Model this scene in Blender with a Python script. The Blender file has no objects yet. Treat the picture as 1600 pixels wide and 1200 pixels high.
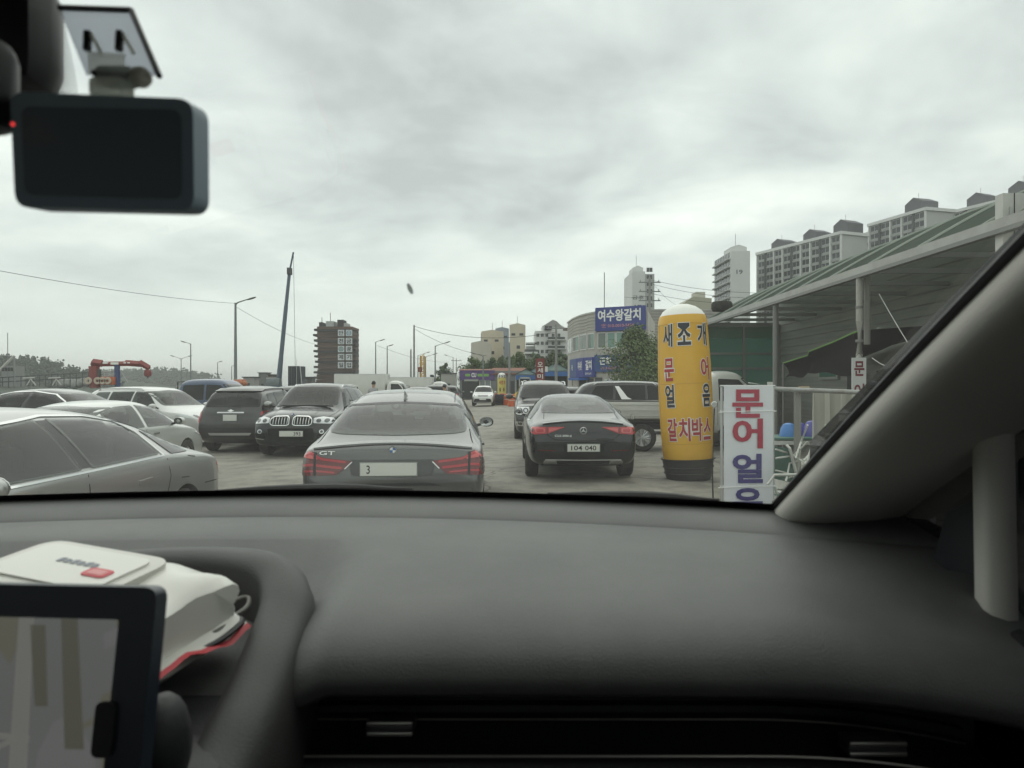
import bpy, bmesh, math, random
from mathutils import Vector, Matrix, noise as mnoise
from mathutils.bvhtree import BVHTree
R = math.radians
scene = bpy.context.scene
COL = scene.collection
random.seed(7)
# ------------------------------------------------------------------ camera, sky, sun, exposure
F = 1109.0; EYE = 1.57; HOR = 604.0          # focal length in photo pixels, eye height, horizon row
def at(px, py, Y): return Vector(((px - 800) / F * Y, Y, EYE - (py - HOR) / F * Y))
cd = bpy.data.cameras.new('camera'); cam = bpy.data.objects.new('camera', cd); COL.objects.link(cam)
cam.location = (0, 0, EYE); cam.rotation_euler = (R(90), 0, 0)
cd.sensor_width = 36; cd.lens = 36 * F / 1600; cd.shift_y = 4 / 1600
cd.clip_start = 0.02; cd.clip_end = 9000
cd.dof.use_dof = True; cd.dof.focus_distance = 14.0; cd.dof.aperture_fstop = 8.5
scene.camera = cam
scene.view_settings.view_transform = 'Standard'; scene.view_settings.look = 'None'
scene.view_settings.exposure = 1.08; scene.view_settings.gamma = 1.0
SUN_EL, SUN_AZ = 58, -20                      # degrees; azimuth measured from +Y towards +X
w = bpy.data.worlds.new('World'); scene.world = w; w.use_nodes = True
nt = w.node_tree; N = nt.nodes; Lk = nt.links; N.clear()
def wn(t, **k):
    n = N.new(t)
    for a, b in k.items(): setattr(n, a, b)
    return n
out = wn('ShaderNodeOutputWorld'); sky = wn('ShaderNodeTexSky', sky_type='NISHITA', sun_disc=False)
sky.sun_elevation = R(SUN_EL); sky.sun_rotation = R(SUN_AZ)
bg1 = wn('ShaderNodeBackground'); bg1.inputs[1].default_value = 0.07; Lk.new(sky.outputs[0], bg1.inputs[0])
tc = wn('ShaderNodeTexCoord'); sep = wn('ShaderNodeSeparateXYZ'); Lk.new(tc.outputs['Generated'], sep.inputs[0])
def m(op, a, b=None, c=None):
    n = wn('ShaderNodeMath', operation=op)
    for i, v in enumerate((a, b, c)):
        if v is None: continue
        if isinstance(v, (int, float)): n.inputs[i].default_value = v
        else: Lk.new(v, n.inputs[i])
    return n.outputs[0]
den = m('ADD', m('MAXIMUM', sep.outputs[2], 0.0), 0.16)
cx = m('DIVIDE', sep.outputs[0], den); cy = m('DIVIDE', sep.outputs[1], den)
cmb = wn('ShaderNodeCombineXYZ'); Lk.new(cx, cmb.inputs[0]); Lk.new(cy, cmb.inputs[1])
def cl(scale, detail, rough, off, dist=0.3):
    mp = wn('ShaderNodeMapping'); mp.inputs['Location'].default_value = off; Lk.new(cmb.outputs[0], mp.inputs[0])
    n = wn('ShaderNodeTexNoise'); n.inputs['Scale'].default_value = scale; n.inputs['Detail'].default_value = detail
    n.inputs['Roughness'].default_value = rough; n.inputs['Distortion'].default_value = dist
    Lk.new(mp.outputs[0], n.inputs['Vector']); return n.outputs['Fac']
big = cl(0.62, 5, 0.52, (9.2, 4.4, 0), 0.5); small = cl(2.1, 6, 0.58, (7.3, 2.2, 1), 0.35)
tot = m('ADD', m('MULTIPLY', big, 0.68), m('MULTIPLY', small, 0.32))
ramp = wn('ShaderNodeValToRGB'); Lk.new(tot, ramp.inputs[0])
e = ramp.color_ramp.elements; e[0].position = 0.36; e[0].color = (0.32, 0.333, 0.323, 1)
e[1].position = 0.64; e[1].color = (0.68, 0.692, 0.635, 1)
x_ = e.new(0.46); x_.color = (0.44, 0.46, 0.442, 1)
x_ = e.new(0.55); x_.color = (0.55, 0.572, 0.535, 1)
# low cloud smooths out into an even pale veil towards the horizon
hz = wn('ShaderNodeMapRange'); hz.interpolation_type = 'SMOOTHSTEP'
Lk.new(sep.outputs[2], hz.inputs[0]); hz.inputs[1].default_value = 0.0; hz.inputs[2].default_value = 0.24
mixh = wn('ShaderNodeMix', data_type='RGBA'); Lk.new(hz.outputs[0], mixh.inputs[0])
mixh.inputs[6].default_value = (0.50, 0.53, 0.502, 1); Lk.new(ramp.outputs[0], mixh.inputs[7])
bg2 = wn('ShaderNodeBackground'); bg2.inputs[1].default_value = 1.0; Lk.new(mixh.outputs[2], bg2.inputs[0])
ms = wn('ShaderNodeMixShader'); ms.inputs[0].default_value = 0.92
Lk.new(bg1.outputs[0], ms.inputs[1]); Lk.new(bg2.outputs[0], ms.inputs[2]); Lk.new(ms.outputs[0], out.inputs[0])
sl = bpy.data.lights.new('sun', 'SUN'); sl.energy = 0.55; sl.angle = R(90); sl.color = (1, 0.96, 0.9)
so = bpy.data.objects.new('sun', sl); COL.objects.link(so)
sd = Vector((math.sin(R(SUN_AZ)) * math.cos(R(SUN_EL)), math.cos(R(SUN_AZ)) * math.cos(R(SUN_EL)), math.sin(R(SUN_EL))))
so.rotation_euler = (-sd).to_track_quat('-Z', 'Y').to_euler()
scene.cycles.use_denoising = True
scene.cycles.max_bounces = 8; scene.cycles.transparent_max_bounces = 12; scene.cycles.diffuse_bounces = 4
scene.cycles.caustics_reflective = False; scene.cycles.caustics_refractive = False
scene.cycles.sample_clamp_indirect = 6

# ------------------------------------------------------------------ materials
MATS = {}
def mat(name, col, rough=0.6, metal=0.0, coat=0.0, col2=None, scale=4.0, bump=0.0, bscale=None, spec=0.5, emit=0.0, lo=0.35, hi=0.65, stretch=None, alpha_glass=None):
    if name in MATS: return MATS[name]
    M = bpy.data.materials.new(name); M.use_nodes = True; t = M.node_tree; b = t.nodes['Principled BSDF']
    c = (*col, 1)
    b.inputs['Base Color'].default_value = c; b.inputs['Roughness'].default_value = rough; b.inputs['Metallic'].default_value = metal
    b.inputs['Coat Weight'].default_value = coat; b.inputs['Coat Roughness'].default_value = 0.04
    b.inputs['Specular IOR Level'].default_value = spec
    if emit: b.inputs['Emission Color'].default_value = c; b.inputs['Emission Strength'].default_value = emit
    if col2 is not None or bump:
        tcn = t.nodes.new('ShaderNodeTexCoord'); src = tcn.outputs['Object']
        if stretch:
            mp = t.nodes.new('ShaderNodeMapping'); mp.inputs['Scale'].default_value = stretch; t.links.new(src, mp.inputs[0]); src = mp.outputs[0]
    if col2 is not None:
        n = t.nodes.new('ShaderNodeTexNoise'); n.inputs['Scale'].default_value = scale; n.inputs['Detail'].default_value = 6; n.inputs['Roughness'].default_value = 0.62
        t.links.new(src, n.inputs['Vector'])
        r = t.nodes.new('ShaderNodeValToRGB'); r.color_ramp.elements[0].position = lo; r.color_ramp.elements[1].position = hi
        r.color_ramp.elements[0].color = c; r.color_ramp.elements[1].color = (*col2, 1)
        t.links.new(n.outputs['Fac'], r.inputs[0]); t.links.new(r.outputs[0], b.inputs['Base Color'])
        if emit: t.links.new(r.outputs[0], b.inputs['Emission Color'])
    if bump:
        n2 = t.nodes.new('ShaderNodeTexNoise'); n2.inputs['Scale'].default_value = bscale or scale * 6; n2.inputs['Detail'].default_value = 4
        t.links.new(src, n2.inputs['Vector']); bp = t.nodes.new('ShaderNodeBump'); bp.inputs['Strength'].default_value = bump; bp.inputs['Distance'].default_value = 0.01
        t.links.new(n2.outputs['Fac'], bp.inputs['Height']); t.links.new(bp.outputs[0], b.inputs['Normal'])
    MATS[name] = M; return M
def glass_sheet(name, tint, tint_shadow=None):
    """A thin pane: what is behind shows through, tinted; the rest is mirrored by the angle (Schlick)."""
    if name in MATS: return MATS[name]
    M = bpy.data.materials.new(name); M.use_nodes = True; t = M.node_tree; t.nodes.clear()
    o = t.nodes.new('ShaderNodeOutputMaterial'); tr = t.nodes.new('ShaderNodeBsdfTransparent'); gl = t.nodes.new('ShaderNodeBsdfGlossy')
    tr.inputs[0].default_value = (*tint, 1); gl.inputs['Roughness'].default_value = 0.02
    lw = t.nodes.new('ShaderNodeLayerWeight'); lw.inputs[0].default_value = 0.5
    p = t.nodes.new('ShaderNodeMath'); p.operation = 'POWER'; p.inputs[1].default_value = 5; t.links.new(lw.outputs['Facing'], p.inputs[0])
    q = t.nodes.new('ShaderNodeMath'); q.operation = 'MULTIPLY_ADD'; q.inputs[1].default_value = 0.9; q.inputs[2].default_value = 0.06; t.links.new(p.outputs[0], q.inputs[0])
    mx = t.nodes.new('ShaderNodeMixShader'); t.links.new(q.outputs[0], mx.inputs[0]); t.links.new(tr.outputs[0], mx.inputs[1]); t.links.new(gl.outputs[0], mx.inputs[2])
    t.links.new(mx.outputs[0], o.inputs[0]); MATS[name] = M; return M

# ------------------------------------------------------------------ mesh helpers
class MB:
    def __init__(s): s.v = []; s.f = []
    def add(s, vs, fs):
        o = len(s.v); s.v += [tuple(p) for p in vs]; s.f += [tuple(i + o for i in f) for f in fs]; return s
    def box(s, c, d, rz=0, M=None):
        cx, cy, cz = c; a, b, h = d[0] / 2, d[1] / 2, d[2] / 2; cr, sr = math.cos(rz), math.sin(rz); vs = []
        for z in (-h, h):
            for x, y in ((-a, -b), (a, -b), (a, b), (-a, b)): vs.append((cx + x * cr - y * sr, cy + x * sr + y * cr, cz + z))
        if M is not None: vs = [tuple(M @ Vector(p)) for p in vs]
        return s.add(vs, [(3, 2, 1, 0), (4, 5, 6, 7), (0, 1, 5, 4), (1, 2, 6, 5), (2, 3, 7, 6), (3, 0, 4, 7)])
    def tube(s, pts, r, n=8, cap=True):
        pts = [Vector(p) for p in pts]; k = len(pts); rs = r if isinstance(r, (list, tuple)) else [r] * k; o = len(s.v); up = Vector((0, 0, 1)); vs = []
        for i, p in enumerate(pts):
            d = (pts[min(i + 1, k - 1)] - pts[max(i - 1, 0)])
            d = d.normalized() if d.length > 1e-9 else Vector((0, 0, 1))
            u = d.cross(up)
            if u.length < 1e-3: u = d.cross(Vector((1, 0, 0)))
            u.normalize(); q = u.cross(d)
            for j in range(n):
                a = 2 * math.pi * j / n; vs.append(tuple(p + (u * math.cos(a) + q * math.sin(a)) * rs[i]))
        fs = [(i * n + j, i * n + (j + 1) % n, (i + 1) * n + (j + 1) % n, (i + 1) * n + j) for i in range(k - 1) for j in range(n)]
        if cap: fs += [tuple(range(n - 1, -1, -1)), tuple(range((k - 1) * n, k * n))]
        return s.add(vs, fs)
    def lathe(s, prof, n=20, c=(0, 0, 0), axis='z', cap=True):
        vs = []
        for r, h in prof:
            for j in range(n):
                a = 2 * math.pi * j / n; x, y = r * math.cos(a), r * math.sin(a)
                p = (x, y, h) if axis == 'z' else ((x, h, y) if axis == 'y' else (h, x, y)); vs.append((p[0] + c[0], p[1] + c[1], p[2] + c[2]))
        k = len(prof); fs = [(i * n + j, i * n + (j + 1) % n, (i + 1) * n + (j + 1) % n, (i + 1) * n + j) for i in range(k - 1) for j in range(n)]
        if cap and prof[0][0] > 1e-6: fs.append(tuple(range(n - 1, -1, -1)))
        if cap and prof[-1][0] > 1e-6: fs.append(tuple(range((k - 1) * n, k * n)))
        return s.add(vs, fs)
    def prism(s, poly, fn, t0, t1):
        """poly of 2-D points swept from t0 to t1; fn(a, b, t) -> 3-D point"""
        n = len(poly); vs = [fn(a, b, t0) for a, b in poly] + [fn(a, b, t1) for a, b in poly]
        return s.add(vs, [tuple(range(n - 1, -1, -1)), tuple(range(n, 2 * n))] + [(i, (i + 1) % n, n + (i + 1) % n, n + i) for i in range(n)])
    def ell(s, c, r, nu=12, nv=8):
        vs = [(c[0], c[1], c[2] - r[2])]; 
        for i in range(1, nv):
            t = math.pi * i / nv
            for j in range(nu):
                a = 2 * math.pi * j / nu; vs.append((c[0] + r[0] * math.sin(t) * math.cos(a), c[1] + r[1] * math.sin(t) * math.sin(a), c[2] - r[2] * math.cos(t)))
        vs.append((c[0], c[1], c[2] + r[2])); L = len(vs) - 1
        fs = [(0, 1 + (j + 1) % nu, 1 + j) for j in range(nu)]
        for i in range(nv - 2):
            for j in range(nu): a = 1 + i * nu + j; b = 1 + i * nu + (j + 1) % nu; fs.append((a, b, b + nu, a + nu))
        fs += [(L, 1 + (nv - 2) * nu + j, 1 + (nv - 2) * nu + (j + 1) % nu) for j in range(nu)]
        return s.add(vs, fs)
    def grid(s, rows):
        nr, nc = len(rows), len(rows[0]); vs = [p for r in rows for p in r]
        return s.add(vs, [(i * nc + j, i * nc + j + 1, (i + 1) * nc + j + 1, (i + 1) * nc + j) for i in range(nr - 1) for j in range(nc - 1)])
    def mesh(s, name, ma, smooth=True, angle=38):
        me = bpy.data.meshes.new(name); me.from_pydata(s.v, [], s.f); me.update()
        bm = bmesh.new(); bm.from_mesh(me); bmesh.ops.recalc_face_normals(bm, faces=bm.faces); bm.to_mesh(me); bm.free()
        fin(me, ma, smooth, angle); return me
    def build(s, name, ma, parent=None, smooth=True, angle=38):
        return link(name, s.mesh(name, ma, smooth, angle), parent)
def fin(me, ma, smooth=True, angle=38):
    me.materials.clear()
    for x in (ma if isinstance(ma, (list, tuple)) else [ma]): me.materials.append(x)
    if smooth:
        me.polygons.foreach_set('use_smooth', [True] * len(me.polygons)); me.set_sharp_from_angle(angle=R(angle))
def link(name, me, parent=None):
    o = bpy.data.objects.new(name, me); COL.objects.link(o)
    if parent is not None: o.parent = parent
    return o
def tag(o, label=None, cat=None, group=None, kind=None):
    if label: o['label'] = label
    if cat: o['category'] = cat
    if group: o['group'] = group
    if kind: o['kind'] = kind
    return o
def thing(name, label, cat, loc=(0, 0, 0), rz=0.0, group=None):
    o = bpy.data.objects.new(name, None); o.empty_display_size = 0.2; COL.objects.link(o); o.location = loc; o.rotation_euler = (0, 0, rz)
    return tag(o, label, cat, group)
def struct(o): return tag(o, kind='structure')
def copy_tree(o, parent=None):
    c = o.copy(); COL.objects.link(c)
    if parent is not None: c.parent = parent
    for ch in list(o.children): copy_tree(ch, c)
    return c
def bevel_box(name, c, d, r, ma, parent=None, seg=2, rz=0, M=None):
    bm = bmesh.new(); bmesh.ops.create_cube(bm, size=1); bmesh.ops.scale(bm, vec=d, verts=bm.verts)
    bmesh.ops.bevel(bm, geom=list(bm.edges), offset=r, segments=seg, profile=0.5, affect='EDGES')
    X = Matrix.Translation(c) @ Matrix.Rotation(rz, 4, 'Z') if M is None else M
    bm.transform(X); me = bpy.data.meshes.new(name); bm.to_mesh(me); bm.free(); fin(me, ma, True, 30); return link(name, me, parent)
def subsurf(me, lv):
    o = bpy.data.objects.new('tmp_shape', me); COL.objects.link(o); md = o.modifiers.new('s', 'SUBSURF'); md.levels = lv; md.render_levels = lv
    dg = bpy.context.evaluated_depsgraph_get(); r = bpy.data.meshes.new_from_object(o.evaluated_get(dg)); bpy.data.objects.remove(o); return r
_tx = {}
def text_shape(body, w, h, bold=0.0, keep=False):
    """Outline letters as flat triangles filling w x h around the origin: returns verts (x, y), faces"""
    k = (body, bold)
    if k not in _tx:
        cu = bpy.data.curves.new('letters', 'FONT'); cu.body = body; cu.size = 1.0; cu.offset = bold; cu.resolution_u = 3; cu.align_x = 'LEFT'
        o = bpy.data.objects.new('tmp_text', cu); COL.objects.link(o); dg = bpy.context.evaluated_depsgraph_get()
        me = bpy.data.meshes.new_from_object(o.evaluated_get(dg)); bpy.data.objects.remove(o)
        _tx[k] = ([tuple(v.co)[:2] for v in me.vertices], [tuple(p.vertices) for p in me.polygons]); bpy.data.meshes.remove(me)
    vs, fs = _tx[k]
    if not vs: return [], []
    x0, x1 = min(v[0] for v in vs), max(v[0] for v in vs); y0, y1 = min(v[1] for v in vs), max(v[1] for v in vs)
    sx = w / max(x1 - x0, 1e-6); sy = h / max(y1 - y0, 1e-6)
    if keep: sx = sy = min(sx, sy)
    return [((x - (x0 + x1) / 2) * sx, (y - (y0 + y1) / 2) * sy) for x, y in vs], fs
def text(name, body, w, h, fn, ma, parent, bold=0.0, keep=False):
    """fn(u, v) -> point in the parent's space"""
    vs, fs = text_shape(body, w, h, bold, keep)
    me = bpy.data.meshes.new(name); me.from_pydata([tuple(fn(a, b)) for a, b in vs], [], fs); me.update(); fin(me, ma, False); return link(name, me, parent)
def catenary(a, b, sag, n=14):
    a, b = Vector(a), Vector(b); return [a.lerp(b, i / n) - Vector((0, 0, sag * 4 * (i / n) * (1 - i / n))) for i in range(n + 1)]
def lerp_table(tab, x):
    if x <= tab[0][0]: return tab[0][1]
    for (x0, y0), (x1, y1) in zip(tab, tab[1:]):
        if x <= x1: return y0 + (y1 - y0) * (x - x0) / max(x1 - x0, 1e-9)
    return tab[-1][1]
def gz(X): return max(-0.12, 0.02 * min(0.0, X))       # the quay falls slightly towards the water
# ------------------------------------------------------------------ vehicles: tools
def paint(name, c, metal=0.55, rough=0.32, dust=0.0): 
    return mat('paint_' + name, c, rough, metal, 0.6, col2=tuple(min(1, x * (1 - dust) + 0.33 * dust) for x in c) if dust else None, scale=1.6)
GLASS = mat('car_glass', (0.008, 0.010, 0.010), 0.025, 0, 0, spec=0.28)
GLASS2 = mat('car_glass_clearer', (0.016, 0.019, 0.018), 0.025, 0, 0, spec=0.30, col2=(0.030, 0.032, 0.031), scale=2.2)
BLACK = mat('black_trim', (0.012, 0.012, 0.013), 0.45)
GAP = mat('panel_gap', (0.008, 0.008, 0.008), 0.8)
CABIN = mat('cabin_dark', (0.022, 0.022, 0.023), 0.85, col2=(0.035, 0.034, 0.033), scale=3)
SEAT = mat('seat_fabric', (0.075, 0.073, 0.07), 0.8)
TINT = glass_sheet('tinted_pane', (.34, .36, .35))
TINTC = glass_sheet('clearer_pane', (.58, .62, .60))
RUBBER = mat('rubber', (0.018, 0.018, 0.018), 0.85, col2=(0.05, 0.047, 0.042), scale=9)
CHROME = mat('chrome', (0.72, 0.73, 0.72), 0.12, 1.0)
BRIGHT = mat('bright_chrome', (0.80, 0.81, 0.80), 0.3, 0.35)
RIM = mat('wheel_rim', (0.55, 0.56, 0.57), 0.3, 0.85)
DRIM = mat('dark_wheel_rim', (0.08, 0.08, 0.085), 0.35, 0.6)
REDL = mat('red_lamp', (0.42, 0.012, 0.022), 0.08, 0, 0.6, spec=0.6)
REDD = mat('dark_red_lamp', (0.13, 0.006, 0.010), 0.1, 0, 0.6)
REDP = mat('pale_red_lamp', (0.55, 0.09, 0.09), 0.08, 0, 0.6)
CLEARL = mat('clear_lamp', (0.62, 0.64, 0.65), 0.06, 0.35, 0.8)
LAMPD = mat('lamp_reflector', (0.10, 0.105, 0.11), 0.08, 0.7, 0.5)
PLATE = mat('plate_white', (0.70, 0.70, 0.66), 0.5)
PLATEG = mat('plate_rim', (0.22, 0.24, 0.22), 0.5)
INK = mat('black_ink', (0.012, 0.012, 0.014), 0.6)
WHITE = mat('white_print', (0.82, 0.82, 0.80), 0.5)
BLUEE = mat('emblem_blue', (0.05, 0.16, 0.45), 0.3)

def make_body(L, W, top, bot, belt, wid, wtop, xs, edge=0.055, lv=2, zm=0.62, flat=0.6):
    rows = []
    for x in xs:
        zt = lerp_table(top, x); zb = lerp_table(bot, x); wm = W / 2 * lerp_table(wid, x); zs = min(lerp_table(belt, x), zt - 0.03)
        z_m = min(max(zm, zb + (zs - zb) * 0.35), zs - (zs - zb) * 0.25)
        wb = wm * 0.972; wt = min(W / 2 * lerp_table(wtop, x), wb - 0.015); e = min(edge, (zt - zs) * 0.45)
        zl = zb + min(0.07, (zs - zb) * 0.2)
        half = [(0, zb), (wm * 0.80, zb), (wm * 0.955, zl), (wm, z_m), (wb, zs), (wb - min(0.03, (wb - wt) * 0.3), zs + (zt - zs) * 0.08), (wt, zt - e), (wt * flat, zt - e * 0.22), (0, zt)]
        rows.append([(x, y, z) for y, z in half] + [(x, -y, z) for y, z in reversed(half[1:-1])])
    n = len(rows[0]); vs = [p for r in rows for p in r]
    fs = [(i * n + j, i * n + (j + 1) % n, (i + 1) * n + (j + 1) % n, (i + 1) * n + j) for i in range(len(rows) - 1) for j in range(n)]
    for o, fl in ((0, False), ((len(rows) - 1) * n, True)):
        for i in range(8):
            a, b = o + i, o + i + 1; c, d = o + (n - i - 1) % n if i < 7 else None, o + (n - i) % n
            f = (o, o + 1, o + n - 1) if i == 0 else ((o + 7, o + 8, o + 9) if i == 7 else (a, b, o + n - i - 1, o + n - i))
            fs.append(tuple(reversed(f)) if fl else f)
    me = bpy.data.meshes.new('body_cage'); me.from_pydata(vs, [], fs); me.update()
    bm = bmesh.new(); bm.from_mesh(me); bmesh.ops.recalc_face_normals(bm, faces=bm.faces); bm.to_mesh(me); bm.free()
    return subsurf(me, lv)
def bvh_of(me): return BVHTree.FromPolygons([v.co.copy() for v in me.vertices], [tuple(p.vertices) for p in me.polygons])
def rnd(poly, r=0.04, n=4):
    out = []; k = len(poly)
    for i in range(k):
        p = Vector(poly[i]); a = Vector(poly[i - 1]); b = Vector(poly[(i + 1) % k]); da, db = a - p, b - p
        q = min(r, da.length * 0.45, db.length * 0.45)
        if q < 1e-4: out.append(tuple(p)); continue
        s0 = p + da.normalized() * q; s1 = p + db.normalized() * q
        for j in range(n + 1):
            t = j / n; out.append(tuple(s0 * (1 - t) ** 2 + p * 2 * t * (1 - t) + s1 * t * t))
    return out
def ribbon(pts, w):
    pts = [Vector(p) for p in pts]; A = []; B = []
    for i, p in enumerate(pts):
        d = pts[min(i + 1, len(pts) - 1)] - pts[max(i - 1, 0)]; d.normalize(); nn = Vector((-d.y, d.x)) * (w / 2); A.append(tuple(p + nn)); B.append(tuple(p - nn))
    return A + B[::-1]
DIRS = {'R': (Vector((1, 0, 0)), lambda u, v: Vector((-3, u, v))), 'F': (Vector((-1, 0, 0)), lambda u, v: Vector((12, u, v))),
        'L': (Vector((0, -1, 0)), lambda u, v: Vector((u, 4, v))), 'S': (Vector((0, 1, 0)), lambda u, v: Vector((u, -4, v))), 'T': (Vector((0, 0, -1)), lambda u, v: Vector((u, v, 5)))}
def panel(name, bvh, poly, ax, ma, parent, off=0.004, step=0.12, depth=0.012, label=None, maxd=None):
    """A piece laid onto the bodywork: outline in the plane seen along ax, wrapped onto the surface, with an edge of its own"""
    d, org = DIRS[ax]; bm = bmesh.new(); pts = []
    for i in range(len(poly)):
        a, b = Vector(poly[i]), Vector(poly[(i + 1) % len(poly)]); k = max(1, int((b - a).length / step))
        for j in range(k): pts.append(a.lerp(b, j / k))
    try: bm.faces.new([bm.verts.new((p.x, p.y, 0)) for p in pts])
    except ValueError: bm.free(); return None
    us = [p.x for p in pts]; vv = [p.y for p in pts]; cu = sum(us) / len(us); cv = sum(vv) / len(vv)
    for k in range(1, int((max(us) - min(us)) / step) + 1):
        bmesh.ops.bisect_plane(bm, geom=list(bm.verts) + list(bm.edges) + list(bm.faces), plane_co=(min(us) + k * step, 0, 0), plane_no=(1, 0, 0))
    for k in range(1, int((max(vv) - min(vv)) / step) + 1):
        bmesh.ops.bisect_plane(bm, geom=list(bm.verts) + list(bm.edges) + list(bm.faces), plane_co=(0, min(vv) + k * step, 0), plane_no=(0, 1, 0))
    bmesh.ops.triangulate(bm, faces=[f for f in bm.faces if len(f.verts) > 4])
    for v in bm.verts:
        o = org(v.co.x, v.co.y); h, nrm, _, _ = bvh.ray_cast(o, d)
        k = 0
        while h is None and k < 40:
            k += 1; o = org(v.co.x + (cu - v.co.x) * k / 40, v.co.y + (cv - v.co.y) * k / 40); h, nrm, _, _ = bvh.ray_cast(o, d)
        if h is None: h = o + d * 3; nrm = -d
        if nrm.dot(d) > 0: nrm = -nrm
        v.co = h + (nrm - d).normalized() * off
    r = bmesh.ops.extrude_edge_only(bm, edges=[e for e in bm.edges if e.is_boundary])
    for g in r['geom']:
        if isinstance(g, bmesh.types.BMVert): g.co += d * depth
    bmesh.ops.recalc_face_normals(bm, faces=bm.faces)
    me = bpy.data.meshes.new(name); bm.to_mesh(me); bm.free(); fin(me, ma, True, 50); o = link(name, me, parent)
    if label: o['label'] = label
    return o
_wc = {}
def wheel(parent, x, y, r, wd, rimmat=None, spokes=5, name='wheel'):
    s = 1 if y > 0 else -1; k = (round(r, 3), wd, (rimmat or RIM).name, spokes, s)
    if k not in _wc:
        t = MB().lathe([(r * 0.62, -wd / 2), (r * 0.92, -wd / 2), (r, -wd / 2 + 0.03), (r, wd / 2 - 0.03), (r * 0.92, wd / 2), (r * 0.66, wd / 2), (r * 0.64, wd / 2 - 0.05), (r * 0.62, -wd / 2)], 32, axis='y', cap=False).mesh('wheel', RUBBER)
        m_ = MB(); q = s * (wd / 2 - 0.02)
        m_.lathe([(r * 0.66, q), (r * 0.60, q), (r * 0.58, q - s * 0.07), (0.03, q - s * 0.08)], 32, axis='y', cap=False)
        m_.lathe([(0.0, q + s * 0.006), (r * 0.15, q + s * 0.004), (r * 0.17, q - s * 0.03)], 14, axis='y')
        for i in range(spokes):
            for da in (-0.13, 0.13):
                a = 2 * math.pi * i / spokes + da; b = 2 * math.pi * i / spokes + da * 1.5
                p, e_ = Vector((math.cos(a) * r * 0.14, q - s * 0.012, math.sin(a) * r * 0.14)), Vector((math.cos(b) * r * 0.63, q - s * 0.012, math.sin(b) * r * 0.63))
                m_.tube([p, e_], 0.016, 5)
        _wc[k] = (t, m_.mesh('rim', rimmat or RIM))
    w_ = link(name, _wc[k][0], parent); w_.location = (x, y, r); rm = link('rim', _wc[k][1], w_); return w_
def cut_arches(me, mats, axles, W, r, cuts=()):
    o = bpy.data.objects.new('tmp_shape', me); COL.objects.link(o); me.materials.clear()
    for x in mats: me.materials.append(x)
    cs = []
    for ax in axles:
        for s in (-1, 1):
            c = MB().lathe([(r, s * (W / 2 - 0.34)), (r, s * (W / 2 + 0.25))], 36, c=(ax, 0, r * 0.88), axis='y').mesh('cut', mats[1], False)
            c.materials.clear(); c.materials.append(mats[0]); c.materials.append(mats[1])
            for p in c.polygons: p.material_index = 1
            co = bpy.data.objects.new('tmp_cut', c); COL.objects.link(co); cs.append(co)
            md = o.modifiers.new('b', 'BOOLEAN'); md.operation = 'DIFFERENCE'; md.object = co; md.solver = 'EXACT'
    for ax, poly, d0, d1 in cuts:
        cu, cv = sum(p[0] for p in poly) / len(poly), sum(p[1] for p in poly) / len(poly); pl = [(cu + (a - cu) * .955, cv + (b - cv) * .93) for a, b in poly]
        fn = (lambda a, b, q: (q, a, b)) if ax == 'X' else (lambda a, b, q: (a, q, b))
        c = MB().prism(pl, fn, d0, d1).mesh('cut', mats[1], False); c.materials.clear(); c.materials.append(mats[0]); c.materials.append(mats[1])
        for p in c.polygons: p.material_index = 1
        co = bpy.data.objects.new('tmp_cut', c); COL.objects.link(co); cs.append(co)
        md = o.modifiers.new('b', 'BOOLEAN'); md.operation = 'DIFFERENCE'; md.object = co; md.solver = 'EXACT'
    dg = bpy.context.evaluated_depsgraph_get(); r_ = bpy.data.meshes.new_from_object(o.evaluated_get(dg))
    for c in cs: bpy.data.objects.remove(c)
    bpy.data.objects.remove(o); return r_
def side_mirror(parent, x, y, z, ma, s, size=1.0):
    me = MB().box((0, 0, 0), (0.15 * size, 0.24 * size, 0.17 * size)).mesh('mirror', ma); me = subsurf(me, 2); fin(me, ma)
    o = link('side_mirror', me, parent); o.location = (x, y + s * 0.13 * size, z); o.rotation_euler = (0, 0, s * 0.18)
    a = MB().tube([(x + 0.02, y - s * 0.05, z - 0.06), (x, y + s * 0.09, z - 0.03)], 0.022, 6).build('mirror_arm', BLACK, parent)
    g = MB().lathe([(0, -0.058 * size), (0.066 * size, -0.058 * size), (0.066 * size, -0.052 * size)], 14, axis='x').build('mirror_glass', CHROME, o); g.scale = (1, 1.35, 0.95)
    return o
def plate(parent, bvh, ax, y, z, body='', tw=0.3, tshift=0.0, wd=0.52, ht=0.115, d=None):
    sx = -1 if ax == 'R' else 1; h, _, _, _ = bvh.ray_cast(DIRS[ax][1](y, z), DIRS[ax][0]); x0 = h.x + sx * (0.012 if d is None else d)
    fr = bevel_box('number_plate', (x0, y, z), (0.016, wd + 0.02, ht + 0.02), 0.005, PLATEG, parent, 1)
    bevel_box('plate_face', (x0 + sx * 0.008, y, z), (0.006, wd, ht), 0.002, PLATE, fr, 1)
    if body:
        fn = (lambda u, v: (x0 + sx * 0.0125, y - sx * -1 * 0 + (-u - tshift if ax == 'R' else u + tshift), z + v)) 
        ws_ = body.split()
        for i, wd_ in enumerate(ws_):
            n_ = len(ws_); c_ = (i - (n_ - 1) / 2) * tw / n_ * 1.08; text('lettering', wd_, tw / n_ * .86, ht * 0.68, lambda u, v, c_=c_: fn(u + c_, v), INK, fr, 0.012)
    return fr
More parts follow.
